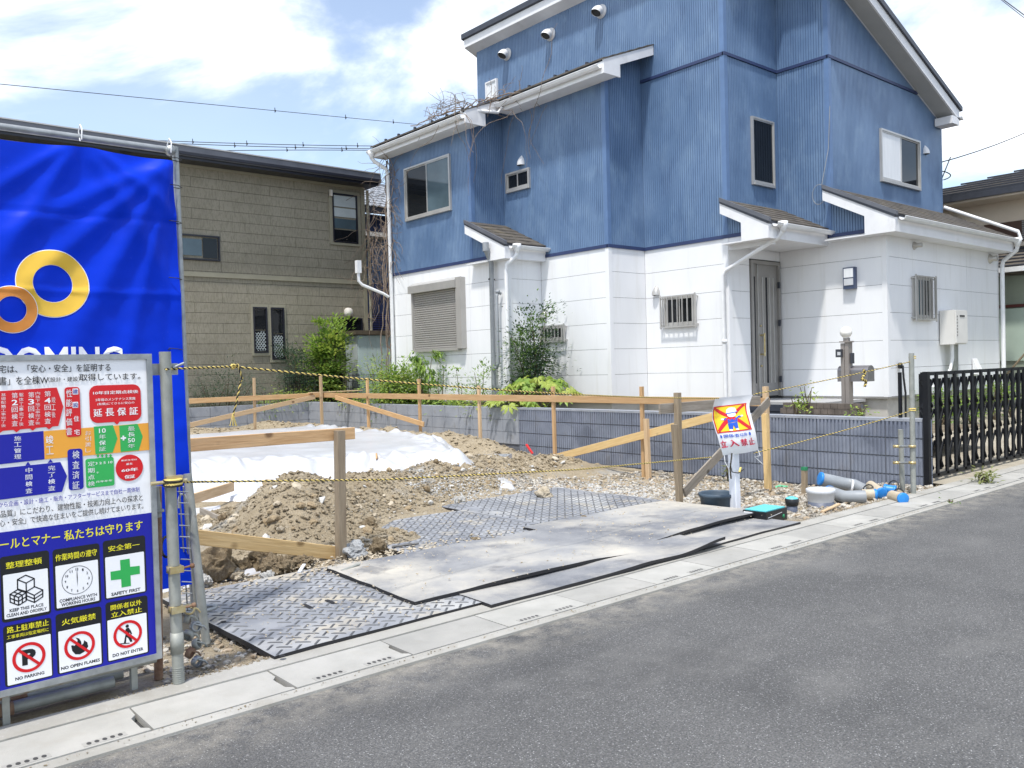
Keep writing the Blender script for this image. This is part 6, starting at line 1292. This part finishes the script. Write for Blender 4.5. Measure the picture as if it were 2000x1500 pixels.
bigrock(595, 1112, 60, 30, 'clod', 'low dark clod below the right half of the golden board', n=1); bigrock(480, 1120, 34, 32, 'clod', 'small clod between the two big clods at left', n=2)
bigrock(467, 1135, 34, 26, 'tan', 'small tan stone in front of the large dark clod', n=1); bigrock(525, 1138, 28, 24, 'ruin', 'white-speckled stone in front of the round clod', n=2); bigrock(402, 1148, 32, 32, 'ruin', 'pale concrete lump at the foot of the leaning pipe', n=3)
bigrock(702, 1093, 52, 34, 'rock', 'smooth blue-grey boulder right of the thick stake', n=0); bigrock(745, 1086, 34, 42, 'clod', 'upright tan clod right of the grey boulder', n=3); bigrock(636, 1068, 48, 26, 'clod', 'flat brown clod left of the thick stake', n=1)
bigrock(520, 1042, 34, 30, 'clod', 'brown clod halfway up the left side of the mound', n=2); bigrock(545, 982, 28, 26, 'clod', 'tan clod near the middle of the mound', n=3); bigrock(582, 1002, 28, 24, 'rock', 'grey stone embedded in the face of the mound', n=1)
bigrock(728, 1038, 34, 26, 'clod', 'rounded clod at the right shoulder of the mound', n=0); bigrock(556, 940, 22, 20, 'ruin', 'pale concrete shard sticking out of the mound top', n=2); bigrock(1070, 978, 34, 26, 'tan', 'angular tan stone beside the gravel at the end of the ridge', n=0)
bigrock(800, 986, 20, 12, 'rock', 'small grey cobble at the foot of the ridge, left one', n=2); bigrock(906, 982, 16, 16, 'ruin', 'round white stone at the foot of the ridge', n=1); bigrock(1045, 985, 18, 10, 'ruin', 'flat white stone left of the angular tan stone', n=3)
bigrock(856, 962, 34, 12, 'ruin', 'flat broken concrete slab lying on the ridge', n=0); bigrock(893, 985, 10, 18, 'ruin', 'upright white shard beside the round white stone', n=1)
rn = random.Random(22)
for k in range(0):
    px = rn.uniform(405, 1040); py = rn.uniform(945, 1050) if px < 700 else rn.uniform(925, 985)
    if px > 640 and px < 760 and py > 1040: continue
    bigrock(px, py, rn.uniform(8, 17), rn.uniform(6, 12), rn.choice(['clod', 'tan', 'rock', 'clod', 'ruin']), 'small stone or clod lying loose on the soil mound', n=rn.randint(0, 3))['group'] = 'small stones on the soil mound'
# little stones: one joined mesh per zone
ico = bmesh.new(); bmesh.ops.create_icosphere(ico, subdivisions=1, radius=1); IV = [v.co.copy() for v in ico.verts]; IF = [tuple(v.index for v in f.verts) for f in ico.faces]; ico.free()
oct_v = [Vector(v) for v in ((1, 0, 0), (0, 1, 0), (-1, 0, 0), (0, -1, 0), (0, 0, 1), (0, 0, -1))]; oct_f = [(0, 1, 4), (1, 2, 4), (2, 3, 4), (3, 0, 4), (1, 0, 5), (2, 1, 5), (3, 2, 5), (0, 3, 5)]
def scatter(name, mat, n, fn, smin, smax, seed, sub=False, zf=hgt, flat=.7):
    rnd = random.Random(seed); vs = []; fs = []; k = 0; bv, bf = (IV, IF) if sub else (oct_v, oct_f)
    while k < n:
        q = fn(rnd)
        if q is None: continue
        x, y = q; s = smin + (smax - smin) * rnd.random() ** 2.2; z = zf(x, y) + s * .25; ca, sa = math.cos(rnd.uniform(0, 6.3)), 0; sa = math.sqrt(1 - ca * ca); ax, ay, az = s * rnd.uniform(.7, 1.3), s * rnd.uniform(.7, 1.3), s * flat * rnd.uniform(.6, 1.1); b0 = len(vs); tx, ty = rnd.uniform(-.4, .4), rnd.uniform(-.4, .4)
        for v in bv:
            j = 1 + rnd.uniform(-.22, .22); X, Y, Z = v.x * ax * j, v.y * ay * j, v.z * az * j; Z += X * tx + Y * ty; vs.append((x + X * ca - Y * sa, y + X * sa + Y * ca, z + Z))
        fs += [(a + b0, b + b0, c + b0) for a, b, c in bf]; k += 1
    m = MB(); m.add(vs, fs); return m.build(name, mat, kind='stuff', fix=False)
def zoneA(r):
    x, y = r.uniform(6.15, 9.0), r.uniform(3.79, 7.6)
    if x < 6.5 and y < 5.2: return None
    if y > 4.6 + (9 - x) * 1.6 and r.random() < .5: return None
    return x, y
scatter('gravel', stone, 9000, zoneA, .007, .030, 1, True)
def zoneB(r):
    x, y = r.gauss(6.9, .55), r.gauss(6.5, .5)
    return (x, y) if x < 8.9 and not (x < 6.5 and y < 6.7) else None
pale = M('pale_crushed_stone', (.42, .42, .41), .9, var=.25, scale=30, space='World')
scatter('gravel', pale, 3500, zoneB, .006, .022, 2, True)
def zoneC(r):
    x = r.gauss(5.3, .35); y = r.gauss(7.15, .2); return x, y
scatter('gravel', pale, 1300, zoneC, .006, .018, 12)
def zoneD(r):
    x, y = r.uniform(2.3, 8.6), r.uniform(5.3, 8.9); 
    return (x, y) if hgt(x, y, False) > .04 else None
scatter('soil_crumbs', soil, 12000, zoneD, .004, .024, 3, True)
def zoneE(r):
    t = r.random()
    if t < .3: return r.uniform(1.25, 1.75), r.uniform(3.78, 4.6)
    if t < .65: return r.uniform(1.8, 3.4), r.gauss(5.28, .1)
    if t < .85: return r.uniform(3.4, 6.3), 6.4 + r.gauss(0, .1) + (0.35 if t > .75 else 0)
    return r.uniform(1.7, 3.4), r.uniform(5.2, 5.6)
scatter('mound_stones', rocktan, 110, zoneD, .012, .045, 33, True); scatter('mound_stones', ruin, 70, zoneD, .015, .045, 34, True); scatter('mound_stones', clod, 150, zoneD, .015, .055, 35, True)
scatter('soil_crumbs', stone, 1800, zoneE, .004, .020, 4, True)
scatter('soil_crumbs', soil, 2500, lambda r: (r.uniform(2.0, 8.8), r.uniform(14.0, 17.4)) if r.random() < .6 else (r.uniform(7.6, 8.95), r.uniform(8.5, 14)), .01, .045, 6)
scatter('kerb_grit', soil, 2600, lambda r: (r.uniform(1.0, 9.0), 3.765 + abs(r.gauss(0, .03)) - .02), .002, .007, 7, zf=lambda x, y: .022)
scatter('mat_grit', rocktan, 900, lambda r: (r.uniform(2.6, 6.2), r.uniform(3.9, 6.2)), .002, .009, 8, zf=lambda x, y: .075 if y < 5.0 else .045)
scatter('mat_grit', rocktan, 500, lambda r: (r.uniform(1.8, 2.9), r.uniform(3.8, 5.2)), .002, .008, 18, zf=lambda x, y: .042)
scatter('mat_grit', rocktan, 700, lambda r: (r.gauss(3.2, .5), r.gauss(5.15, .12)), .003, .016, 19, zf=lambda x, y: .04)
scatter('gutter_grit', soil, 500, lambda r: (r.uniform(.4, 8.0), 3.29 + abs(r.gauss(0, .02))), .0015, .005, 9, zf=lambda x, y: .014)
# little splinters and debris
def debris(name, px, py, L, a, w, mat, label, z=.05, cat='debris'):
    p = onz(px, py, z); d = Vector((math.cos(a), math.sin(a), .08)) * L; return plank(name, p, p + d, w, w * .5, mat, label=label, cat=cat)
debris('lath_offcut', 584, 1118, .16, .9, .022, whitep, 'pale broken lath poking out beside the clods', .09)
debris('metal_scrap', 667, 1115, .16, .25, .022, galvold, 'small bent grey strip on the mat before the thick stake', .06)
debris('wood_chip', 690, 1112, .10, -.4, .015, wstake, 'dark wood chip by the thick stake', .055); debris('rubber_strip', 765, 1068, .20, -.62, .022, blackpl, 'short black strip on the mat right of the boulder', .05)
debris('wood_offcut', 1605, 1000, .33, .05, .03, wtan, 'brown offcut half buried in the gravel at the kerb', .015)
for k, (px, py) in enumerate(((1145, 1021), (935, 1063), (718, 1140), (724, 1170))): bigrock(px, py + 2, 22 - 4 * (k > 1), 8, 'clod', ('dark lump on the far mat seam', 'reddish flat lump on the tread mat', 'small clod on the edge of the sandy rubber sheet', 'tiny clod on the near tread mat')[k], n=k).location.z += .03
rt = onz(1040, 885, .12); t_ = thing('marker_peg', rt, 'small red-topped survey peg near the ribbed wall', 'survey peg'); MB().bar(onx(1040, 886, rt.x), onx(1028, 868, rt.x), .03, .02).build('peg', redtag, t_)
# ================================================================== THINGS ON THE GRAVEL
bk = onz(1424, 1000, -.03); BK = thing('bucket', bk, 'open dark blue-grey plastic bucket behind the white post', 'bucket')
rb = .165
MB().lathe(bk + Vector((.02, .14, 0)), [(rb * .86, 0), (rb * .97, .13), (rb * 1.04, .132), (rb * 1.05, .16), (rb * .99, .165), (rb * .95, .15), (rb * .84, .01), (0, .01)], 36).build('bucket_body', bucketm, BK)
mb = onz(1496, 1012, .0); MBX = thing('meter_box', mb, 'black box with a bright cyan lid on the gravel', 'meter box')
q = [onz(1450, 995, .10), onz(1493, 1003, .10), onz(1536, 992, .10), onz(1497, 980, .10)]
fr_, fl_ = q[1], q[0]; ctr = (q[0] + q[1] + q[2] + q[3]) / 4; ux = (q[2] - q[1]).normalized(); Lx = .33; Ly = .22; uy = Vector((-ux.y, ux.x, 0)); o = q[1] - ux * .0
o = ctr - ux * Lx / 2 - uy * Ly / 2
MB().extr([o + Vector((0, 0, -.16)), o + ux * Lx + Vector((0, 0, -.16)), o + ux * Lx + uy * Ly + Vector((0, 0, -.16)), o + uy * Ly + Vector((0, 0, -.16))], (0, 0, .155)).build('box_body', blackpl, MBX)
def ins(k): return [o + ux * k + uy * k, o + ux * (Lx - k) + uy * k, o + ux * (Lx - k) + uy * (Ly - k), o + ux * k + uy * (Ly - k)]
MB().extr([p + Vector((0, 0, -.004)) for p in ins(.012)], (0, 0, .008)).build('lid', cyan, MBX)
MB().extr([o + ux * .02 - uy * .002 + Vector((0, 0, -.055)), o + ux * .24 - uy * .002 + Vector((0, 0, -.035)), o + ux * .24 - uy * .002 + Vector((0, 0, -.031)), o + ux * .02 - uy * .002 + Vector((0, 0, -.051))], -uy * .003).build('edge_stripe', greylid, MBX)
MB().extr([o - ux * .002 + uy * .13 + Vector((0, 0, -.045)), o - ux * .002 + uy * .21 + Vector((0, 0, -.045)), o - ux * .002 + uy * .21 + Vector((0, 0, -.015)), o - ux * .002 + uy * .13 + Vector((0, 0, -.015))], -ux * .003).build('label_sticker', c_wh, MBX)
MB().lathe(o + ux * .27 - uy * .001 + Vector((0, 0, -.07)), [(0, 0), (.018, 0), (.018, .004), (0, .004)], 12, tuple(-uy)).build('drop_mark', greenp, MBX)
cp = onz(1557, 1004, -.03); CP_ = thing('capped_pipe', cp, 'short standing grey pipe with a black band and pale blue cap', 'pipe end'); cp2 = cp + Vector((.0, .05, 0))
MB().lathe(cp2, [(.048, 0), (.048, .09), (0, .09)], 20).build('pipe', greypl, CP_); MB().lathe(cp2 + Vector((0, 0, .07)), [(.05, 0), (.056, .01), (.062, .06), (.055, .065), (0, .065)], 20).build('black_band', blackpl, CP_); MB().lathe(cp2 + Vector((0, 0, .134)), [(.054, 0), (.05, .008), (.02, .018), (0, .018)], 20).build('cap', cyan, CP_)
wc = onz(1623, 992, -.02); WC = thing('lidded_drain', wc, 'light grey round lid on a low grey drain riser in the gravel', 'drain cap'); w2 = wc + Vector((0, .1, 0))
MB().lathe(w2, [(.115, -.05), (.115, .05), (0, .05)], 28).build('riser', greypl, WC); MB().lathe(w2 + Vector((0, 0, .04)), [(.108, 0), (.117, .02), (.121, .085), (.129, .09), (.131, .125), (.12, .13), (0, .13)], 30).build('lid', greylid, WC)
gp = onz(1571, 960, -.05); g2_ = ony(1571, 913, gp.y); t_ = plank('survey_stake', gp - Vector((0, 0, .1)), g2_ - Vector((0, 0, .03)), .05, .05, wstake, label='short square stake with a green painted top', cat='stake'); ORG[t_.name] = gp - Vector((0, 0, .1))
GC = plank('painted_top', (0, 0, 0), (.035, 0, 0), .054, .054, greenp); GC.parent = t_; GC.location = ((g2_ - gp).length + .07, 0, 0); GC.rotation_euler = (0, 0, 0)
# pipes with blue caps
def pipething(pts, r, label, mat=pvcg, caps=(1, 1), n=18):
    t_ = thing('capped_pipe', pts[0], label, 'plastic pipe', 'capped plastic pipes by the wall'); P_ = [Vector(p) for p in pts]; MB().tube(P_, r, n, cap=False).build('pipe', mat, t_)
    for k, e in ((0, caps[0]), (-1, caps[1])):
        if e:
            d = (P_[0] - P_[1]).normalized() if k == 0 else (P_[-1] - P_[-2]).normalized(); MB().lathe(P_[k] - d * .015, [(r + .001, 0), (r + .004, .002), (r + .004, .022), (r * .9, .026), (0, .026)], 20, tuple(d)).build('blue_cap', bluecap, t_)
    return t_
zg = -.02
e0 = ony(1602, 935, 4.45); e1 = ony(1648, 945, 4.30); e2 = ony(1684, 956, 4.16); e3 = ony(1662, 962, 4.12); e4 = ony(1628, 955, 4.12)
e0, e1, e2, e3, e4 = [Vector((p.x, p.y, max(p.z, .06))) for p in (e0, e1, e2, e3, e4)]
LP1 = pipething([e0, e1, (e1 + e2) / 2 + Vector((.02, 0, 0)), e2 + Vector((.0, -.0, -.02)), e2 + Vector((.03, -.09, -.05))], .064, 'long grey pipe with a blue cap leaning on the ribbed wall')
b0 = onz(1620, 961, .05); b1 = onz(1650, 971, .055); b2 = onz(1690, 970, .06)
pipething([b0, (b0 + b1) / 2, b1, b2], .060, 'grey elbow pipe with a blue cap lying under the long pipe', caps=(1, 0))
MB().lathe((e1 + e2) / 2 - Vector((.05, 0, 0)), [(.065, 0), (.068, 0), (.068, .02), (.065, .02)], 18, tuple((e2 - e1).normalized())).build('white_strap', c_wh, LP1)
c0_ = onz(1683, 966, .05); c1_ = onz(1710, 966, .05); t_ = pipething([c0_, c1_], .05, 'dirty pipe coupling with tape and blue right end beside the elbow', rocktan, (0, 1))
c0_ = onz(1700, 948, .09); c1_ = onz(1722, 963, .05); pipething([c0_, c1_], .048, 'tilted dirty coupling stacked behind the taped one', rocktan, (0, 1))
c0_ = onz(1728, 955, .06); c1_ = onz(1748, 958, .05); pipething([c0_, c1_], .046, 'bluish coupling behind the nearest capped one', bluecap, (1, 1))
c0_ = onz(1742, 968, .05); c1_ = onz(1764, 974, .05); pipething([c0_, c1_], .050, 'nearest short coupling with a bright blue cap facing the road', rocktan, (0, 1))
m = MB(); 
for (px, py) in ((1696, 958), (1745, 950), (1755, 966)): c = onz(px, py, .06); m.tube([c + Vector((.02 * math.sin(t), .055 * math.cos(t), .055 * math.sin(t))) for t in np.linspace(0, 6.28, 14)], .006, 5)
m.build('rubber_strap', blackpl, t_)
# green scrap
gm_ = onz(1528, 955, -.05); m = MB(); m.v = [(gm_.x + .12 * (i / 6 - .5), gm_.y + .1 * (j / 6 - .5), gm_.z + .03 + .03 * fbm(i * .7, j * .7, 3)) for j in range(7) for i in range(7)]; m.f = [(j * 7 + i, j * 7 + i + 1, j * 7 + i + 8, j * 7 + i + 7) for j in range(6) for i in range(6)]; m.sm = [True] * 36; m.mi = [0] * 36
m.build('green_scrap', M('pale_green_plastic', (.15, .5, .28), .4), fix=False, label='crumpled pale green plastic scrap on the gravel', cat='litter', loc=gm_)
wr = onz(1815, 960, .02); m = MB(); m.box(wr.x - .12, wr.x + .12, wr.y - .02, wr.y + .12, .0, .02); m.build('white_slab', whitep, label='small pale slab on the kerb at the gate post', cat='slab', loc=wr)
# ================================================================== PLANTS
def leaf_faces(kind, rnd, p, d, s):
    """one leaf (list of verts, faces)"""
    d = d.normalized(); up = Vector((rnd.uniform(-.4, .4), rnd.uniform(-.4, .4), 1)).normalized(); sd = d.cross(up)
    if sd.length < .1: sd = Vector((1, 0, 0))
    sd.normalize(); n_ = sd.cross(d)
    if kind == 'narrow': w = .16
    elif kind == 'oval': w = .28
    else: w = .35
    return [p, p + d * s * .4 + sd * s * w - n_ * s * .04, p + d * s - n_ * s * .18, p + d * s * .4 - sd * s * w - n_ * s * .04, p + d * s * .45 + n_ * s * .05], [(0, 1, 4), (1, 2, 4), (2, 3, 4), (3, 0, 4)]
def bush(name, base, h, w, label, cat, mats, nstem, nleaf, ls, kind='oval', seed=0, top=None, vspread=(.25, 1.), clumps=0, droop=.0, group=None):
    rnd = random.Random(seed); base = Vector(base); t_ = thing(name, base, label, cat, group); st = MB(); tips = []
    for k in range(nstem):
        a = rnd.uniform(0, 6.28); rr = w * rnd.uniform(.1, .5) * (.6 + .4 * rnd.random()); tip = base + Vector((rr * math.cos(a), rr * math.sin(a), h * rnd.uniform(.6, 1.0))); mid = base.lerp(tip, .5) + Vector((rnd.uniform(-.1, .1) * w, rnd.uniform(-.1, .1) * w, h * .06)); b = base + Vector((rnd.uniform(-.08, .08) * w, rnd.uniform(-.08, .08) * w, -.1)); st.tube([b, mid, tip], [.012, .009, .004], 5); tips.append((b, mid, tip))
    st.build('stems', stemm, t_)
    L_ = [MB() for _ in mats]
    cl = []
    for k in range(clumps or nstem * 5):
        b, mid, tip = rnd.choice(tips); u = rnd.uniform(*vspread); p = (b.lerp(mid, u * 2) if u < .5 else mid.lerp(tip, u * 2 - 1)) + Vector((rnd.gauss(0, .13) * w, rnd.gauss(0, .13) * w, rnd.gauss(0, .06) * h)); cl.append((p, rnd.uniform(.06, .16) * w + .03, rnd.choice(range(len(mats)))))
    for k in range(nleaf):
        p, r_, mi = rnd.choice(cl); q = p + Vector((rnd.gauss(0, r_), rnd.gauss(0, r_), rnd.gauss(0, r_ * .6))); d = (q - base - Vector((0, 0, h * .4))); d.z = d.z * .5 - droop; d += Vector((rnd.uniform(-.6, .6), rnd.uniform(-.6, .6), rnd.uniform(-.5, .4))) * .5; vs, fs = leaf_faces(kind, rnd, q, d, ls * rnd.uniform(.6, 1.25)); L_[mi if rnd.random() < .75 else rnd.randrange(len(mats))].add(vs, fs)
    for mb_, mt in zip(L_, mats):
        if mb_.v: mb_.build('foliage', mt, t_, fix=False)
    return t_
def gp_(px, py, X=None, Y=None, z=None):
    return onx(px, py, X) if X else (ony(px, py, Y) if Y else onz(px, py, z))
g0 = gp_(643, 765, Y=17.95); bush('nandina_shrub', (g0.x, 17.95, .35), 2.05, .9, 'tall airy bright green shrub before the olive wall and shed', 'shrub', [lf_mid, lf_mid, lf_green, lf_lime], 14, 5200, .10, 'oval', 2, clumps=70)
g0 = gp_(585, 765, Y=18.1); bush('pine', (g0.x, 18.15, .35), 1.65, 1.1, 'small dark layered pine between the slot windows and the bright shrub', 'tree', [lf_dark, lf_blue], 5, 2600, .07, 'narrow', 3, clumps=16)
g0 = gp_(430, 770, Y=18.1); bush('pine_shrub', (g0.x, 18.1, .35), 1.15, 1.9, 'dim feathery bush against the olive wall behind the hanging rope tail', 'shrub', [lf_blue, lf_dark], 9, 2200, .06, 'narrow', 4, clumps=40)
for k, (px, lb) in enumerate(((520, 'low lime green branch spreading left of the far corner stake'), (557, 'low lime green branch touching the far corner rail'), (600, 'low leafy branch right behind the far corner rail'))):
    g0 = gp_(px, 765, Y=17.8); bush('low_shrub', (g0.x, 17.8, .35), .62, .75, lb, 'shrub', [lf_lime, lf_mid], 5, 450, .07, 'narrow', 5 + k, clumps=14)
g0 = gp_(780, 780, X=9.75); bush('nandina_shrub', (9.75, g0.y, .4), 1.05, 1.55, 'round feathery green shrub at the left foot of the white wall', 'shrub', [lf_mid, lf_green, lf_lime], 18, 5200, .075, 'oval', 9, clumps=80)
g0 = gp_(757, 780, X=9.95); bush('nandina_shrub', (9.9, g0.y + .3, .4), 1.35, .7, 'wispy shrub sprig rising at the far corner of the white wall', 'shrub', [lf_mid, lf_green], 5, 500, .06, 'narrow', 10, clumps=22)
g0 = gp_(830, 780, X=9.9); bush('sapling', (9.9, g0.y, .4), 1.55, .5, 'upright sapling with drooping leaves below the roller shutter', 'sapling', [lf_mid, lf_green], 3, 520, .12, 'narrow', 11, clumps=22, droop=.5)
g0 = gp_(866, 780, X=9.9); bush('sapling', (9.9, g0.y, .4), 1.15, .42, 'thin sapling with sparse dark leaves right of the drooping one', 'sapling', [lf_green], 2, 150, .08, 'oval', 12, clumps=14)
g0 = gp_(901, 780, X=9.9); bush('sapling', (9.9, g0.y, .4), .95, .35, 'small thin sapling just left of the grey drainpipe', 'sapling', [lf_green, lf_mid], 2, 140, .06, 'oval', 13, clumps=10)
g0 = gp_(942, 785, X=9.9); bush('weed_clump', (9.9, g0.y, .4), .95, .55, 'leafy weeds at the foot of the grey drainpipe', 'weed', [lf_green, lf_mid], 5, 500, .075, 'narrow', 14, clumps=24)
g0 = gp_(1030, 790, X=10.3); bush('osmanthus_shrub', (10.35, g0.y, .4), 2.0, .95, 'tall dark sprawling shrub reaching up beside the small barred window', 'shrub', [lf_dark, lf_blue, lf_green], 11, 6500, .058, 'oval', 15, clumps=120, vspread=(.15, 1.))
g0 = gp_(880, 795, X=9.6)
for k, (px, n_, lb) in enumerate(((700, 240, 'low ground leaves behind the wall left of centre'), (745, 260, 'ground leaves under the round feathery shrub'), (870, 300, 'creeping ivy leaves on the wall below the roller shutter'), (905, 300, 'leafy ground cover between the saplings'), (960, 260, 'ground cover left of the big-leaved plant'), (1010, 260, 'ground cover below the big-leaved plant'))):
    g0 = onx(px, 788, 9.45); bush('ground_plants', (9.45, g0.y, .5), .30, .9, lb, 'ground cover', [lf_mid, lf_lime, lf_green], 4, n_, .08, 'oval', 30 + k, clumps=14)
# fatsia with separate large leaves
def palm_leaf(mat, n=7):
    m = MB(); vs = [(0, 0, 0)]; fs = []
    for k in range(n):
        a = math.radians(-110 + 220 * k / (n - 1)); L_ = 1 - .35 * abs(k - (n - 1) / 2) / ((n - 1) / 2); d = (math.cos(a), math.sin(a)); e = (-d[1], d[0]); b = len(vs)
        vs += [(d[0] * .28 * L_ + e[0] * .06, d[1] * .28 * L_ + e[1] * .06, .02), (d[0] * .62 * L_ + e[0] * .14, d[1] * .62 * L_ + e[1] * .14, -.01), (d[0] * L_, d[1] * L_, -.16), (d[0] * .62 * L_ - e[0] * .14, d[1] * .62 * L_ - e[1] * .14, -.01), (d[0] * .28 * L_ - e[0] * .06, d[1] * .28 * L_ - e[1] * .06, .02), (d[0] * .62 * L_, d[1] * .62 * L_, .04)]
        fs += [(0, b, b + 5), (b, b + 1, b + 5), (b + 1, b + 2, b + 5), (b + 2, b + 3, b + 5), (b + 3, b + 4, b + 5), (b + 4, 0, b + 5)]
    m.add(vs, fs); return m.mesh('leaf', mat)
LM = [palm_leaf(lf_lime), palm_leaf(lf_mid), palm_leaf(lf_lime, 8)]
def fatsia(base, h, w, n, label, seed, lime_share=.7):
    rnd = random.Random(seed); t_ = thing('fatsia_shrub', base, label, 'shrub'); b = Vector(base); st = MB()
    for k in range(n):
        a = rnd.uniform(0, 6.28); e = rnd.uniform(0, 1); rr = w / 2 * math.sqrt(rnd.random()); z = h * (.35 + .65 * math.sqrt(max(0, 1 - (rr / (w / 2)) ** 2)) * rnd.uniform(.75, 1)); p = b + Vector((rr * math.cos(a), rr * math.sin(a), z)); s = rnd.uniform(.13, .25)
        st.tube([b + Vector((rnd.uniform(-.05, .05), rnd.uniform(-.05, .05), -.05)), b.lerp(p, .5) + Vector((0, 0, .08)), p], .006, 4)
        o = bpy.data.objects.new('leaf', LM[0 if rnd.random() < lime_share else 1]); COL.objects.link(o); o.parent = t_; o.location = p - b; o.scale = (s,) * 3  # a random share of leaves is lime, the rest mid green
        dirv = Vector((math.cos(a), math.sin(a), 0)); o.rotation_euler = (rnd.uniform(-.35, .35), rnd.uniform(.15, .75), a + rnd.uniform(-.5, .5))
    st.build('stems', stemm, t_); return t_
g0 = onx(1052, 785, 9.75); fatsia((9.75, g0.y, .45), .74, 1.45, 62, 'big-leaved yellow-green plant overhanging the wall before the white house', 4, .6)
g0 = onx(1000, 795, 9.25); fatsia((9.22, g0.y, .5), .35, .8, 20, 'yellow-green leaves spilling over the block wall top', 5, .9)
for k, (px, py, X, hh_, lb) in enumerate(((1557, 800, 11.2, .3, 'small weed at the left end of the brick edging'), (1578, 785, 12.0, .35, 'thin weed standing up beside the porch slab'), (1678, 808, 11.0, .2, 'small weed at the right end of the brick edging'))):
    g0 = onx(px, py + 10, X); bush('weed', (X, g0.y, g0.z), hh_, .28, lb, 'weed', [lf_mid, lf_lime], 4, 70, .06, 'oval', 50 + k, clumps=8)
for k, px in enumerate((1860, 1905, 1955, 1985)):
    g0 = ony(px, 845, 6.0); bush('driveway_shrub', (g0.x, 6.1, .25), .5 + .2 * (k > 1), 1.0, ('low weeds behind the gate beside its first wheels', 'low shrub seen through the middle of the gate', 'green shrub seen through the right part of the gate', 'green shrub behind the gate at the photo edge')[k], 'shrub', [lf_green, lf_mid], 6, 420, .07, 'oval', 60 + k, clumps=16)
g0 = onz(1920, 940, .03); bush('grass_tuft', (g0.x, g0.y, .02), .10, .22, 'dry grass tuft on the driveway edge before the gate', 'grass tuft', [lf_dry], 10, 110, .08, 'narrow', 70, clumps=10)
g0 = onz(1422, 935, -.08); bush('grass_tuft', (g0.x, g0.y, -.08), .16, .08, 'dry straw tuft behind the white post', 'grass tuft', [lf_dry], 5, 40, .08, 'narrow', 71, clumps=5)
g0 = onz(1893, 985, .01); bush('grass_tuft', (g0.x, 3.30, .01), .03, .12, 'tiny green weed in the gutter joint', 'grass tuft', [lf_green], 3, 40, .025, 'oval', 72, clumps=5)

a = onz(742, 915, .12); b = onz(735, 890, .38); board(a, b, .06, wnew, 'short pale board end poking out of the white film folds', th=.02)
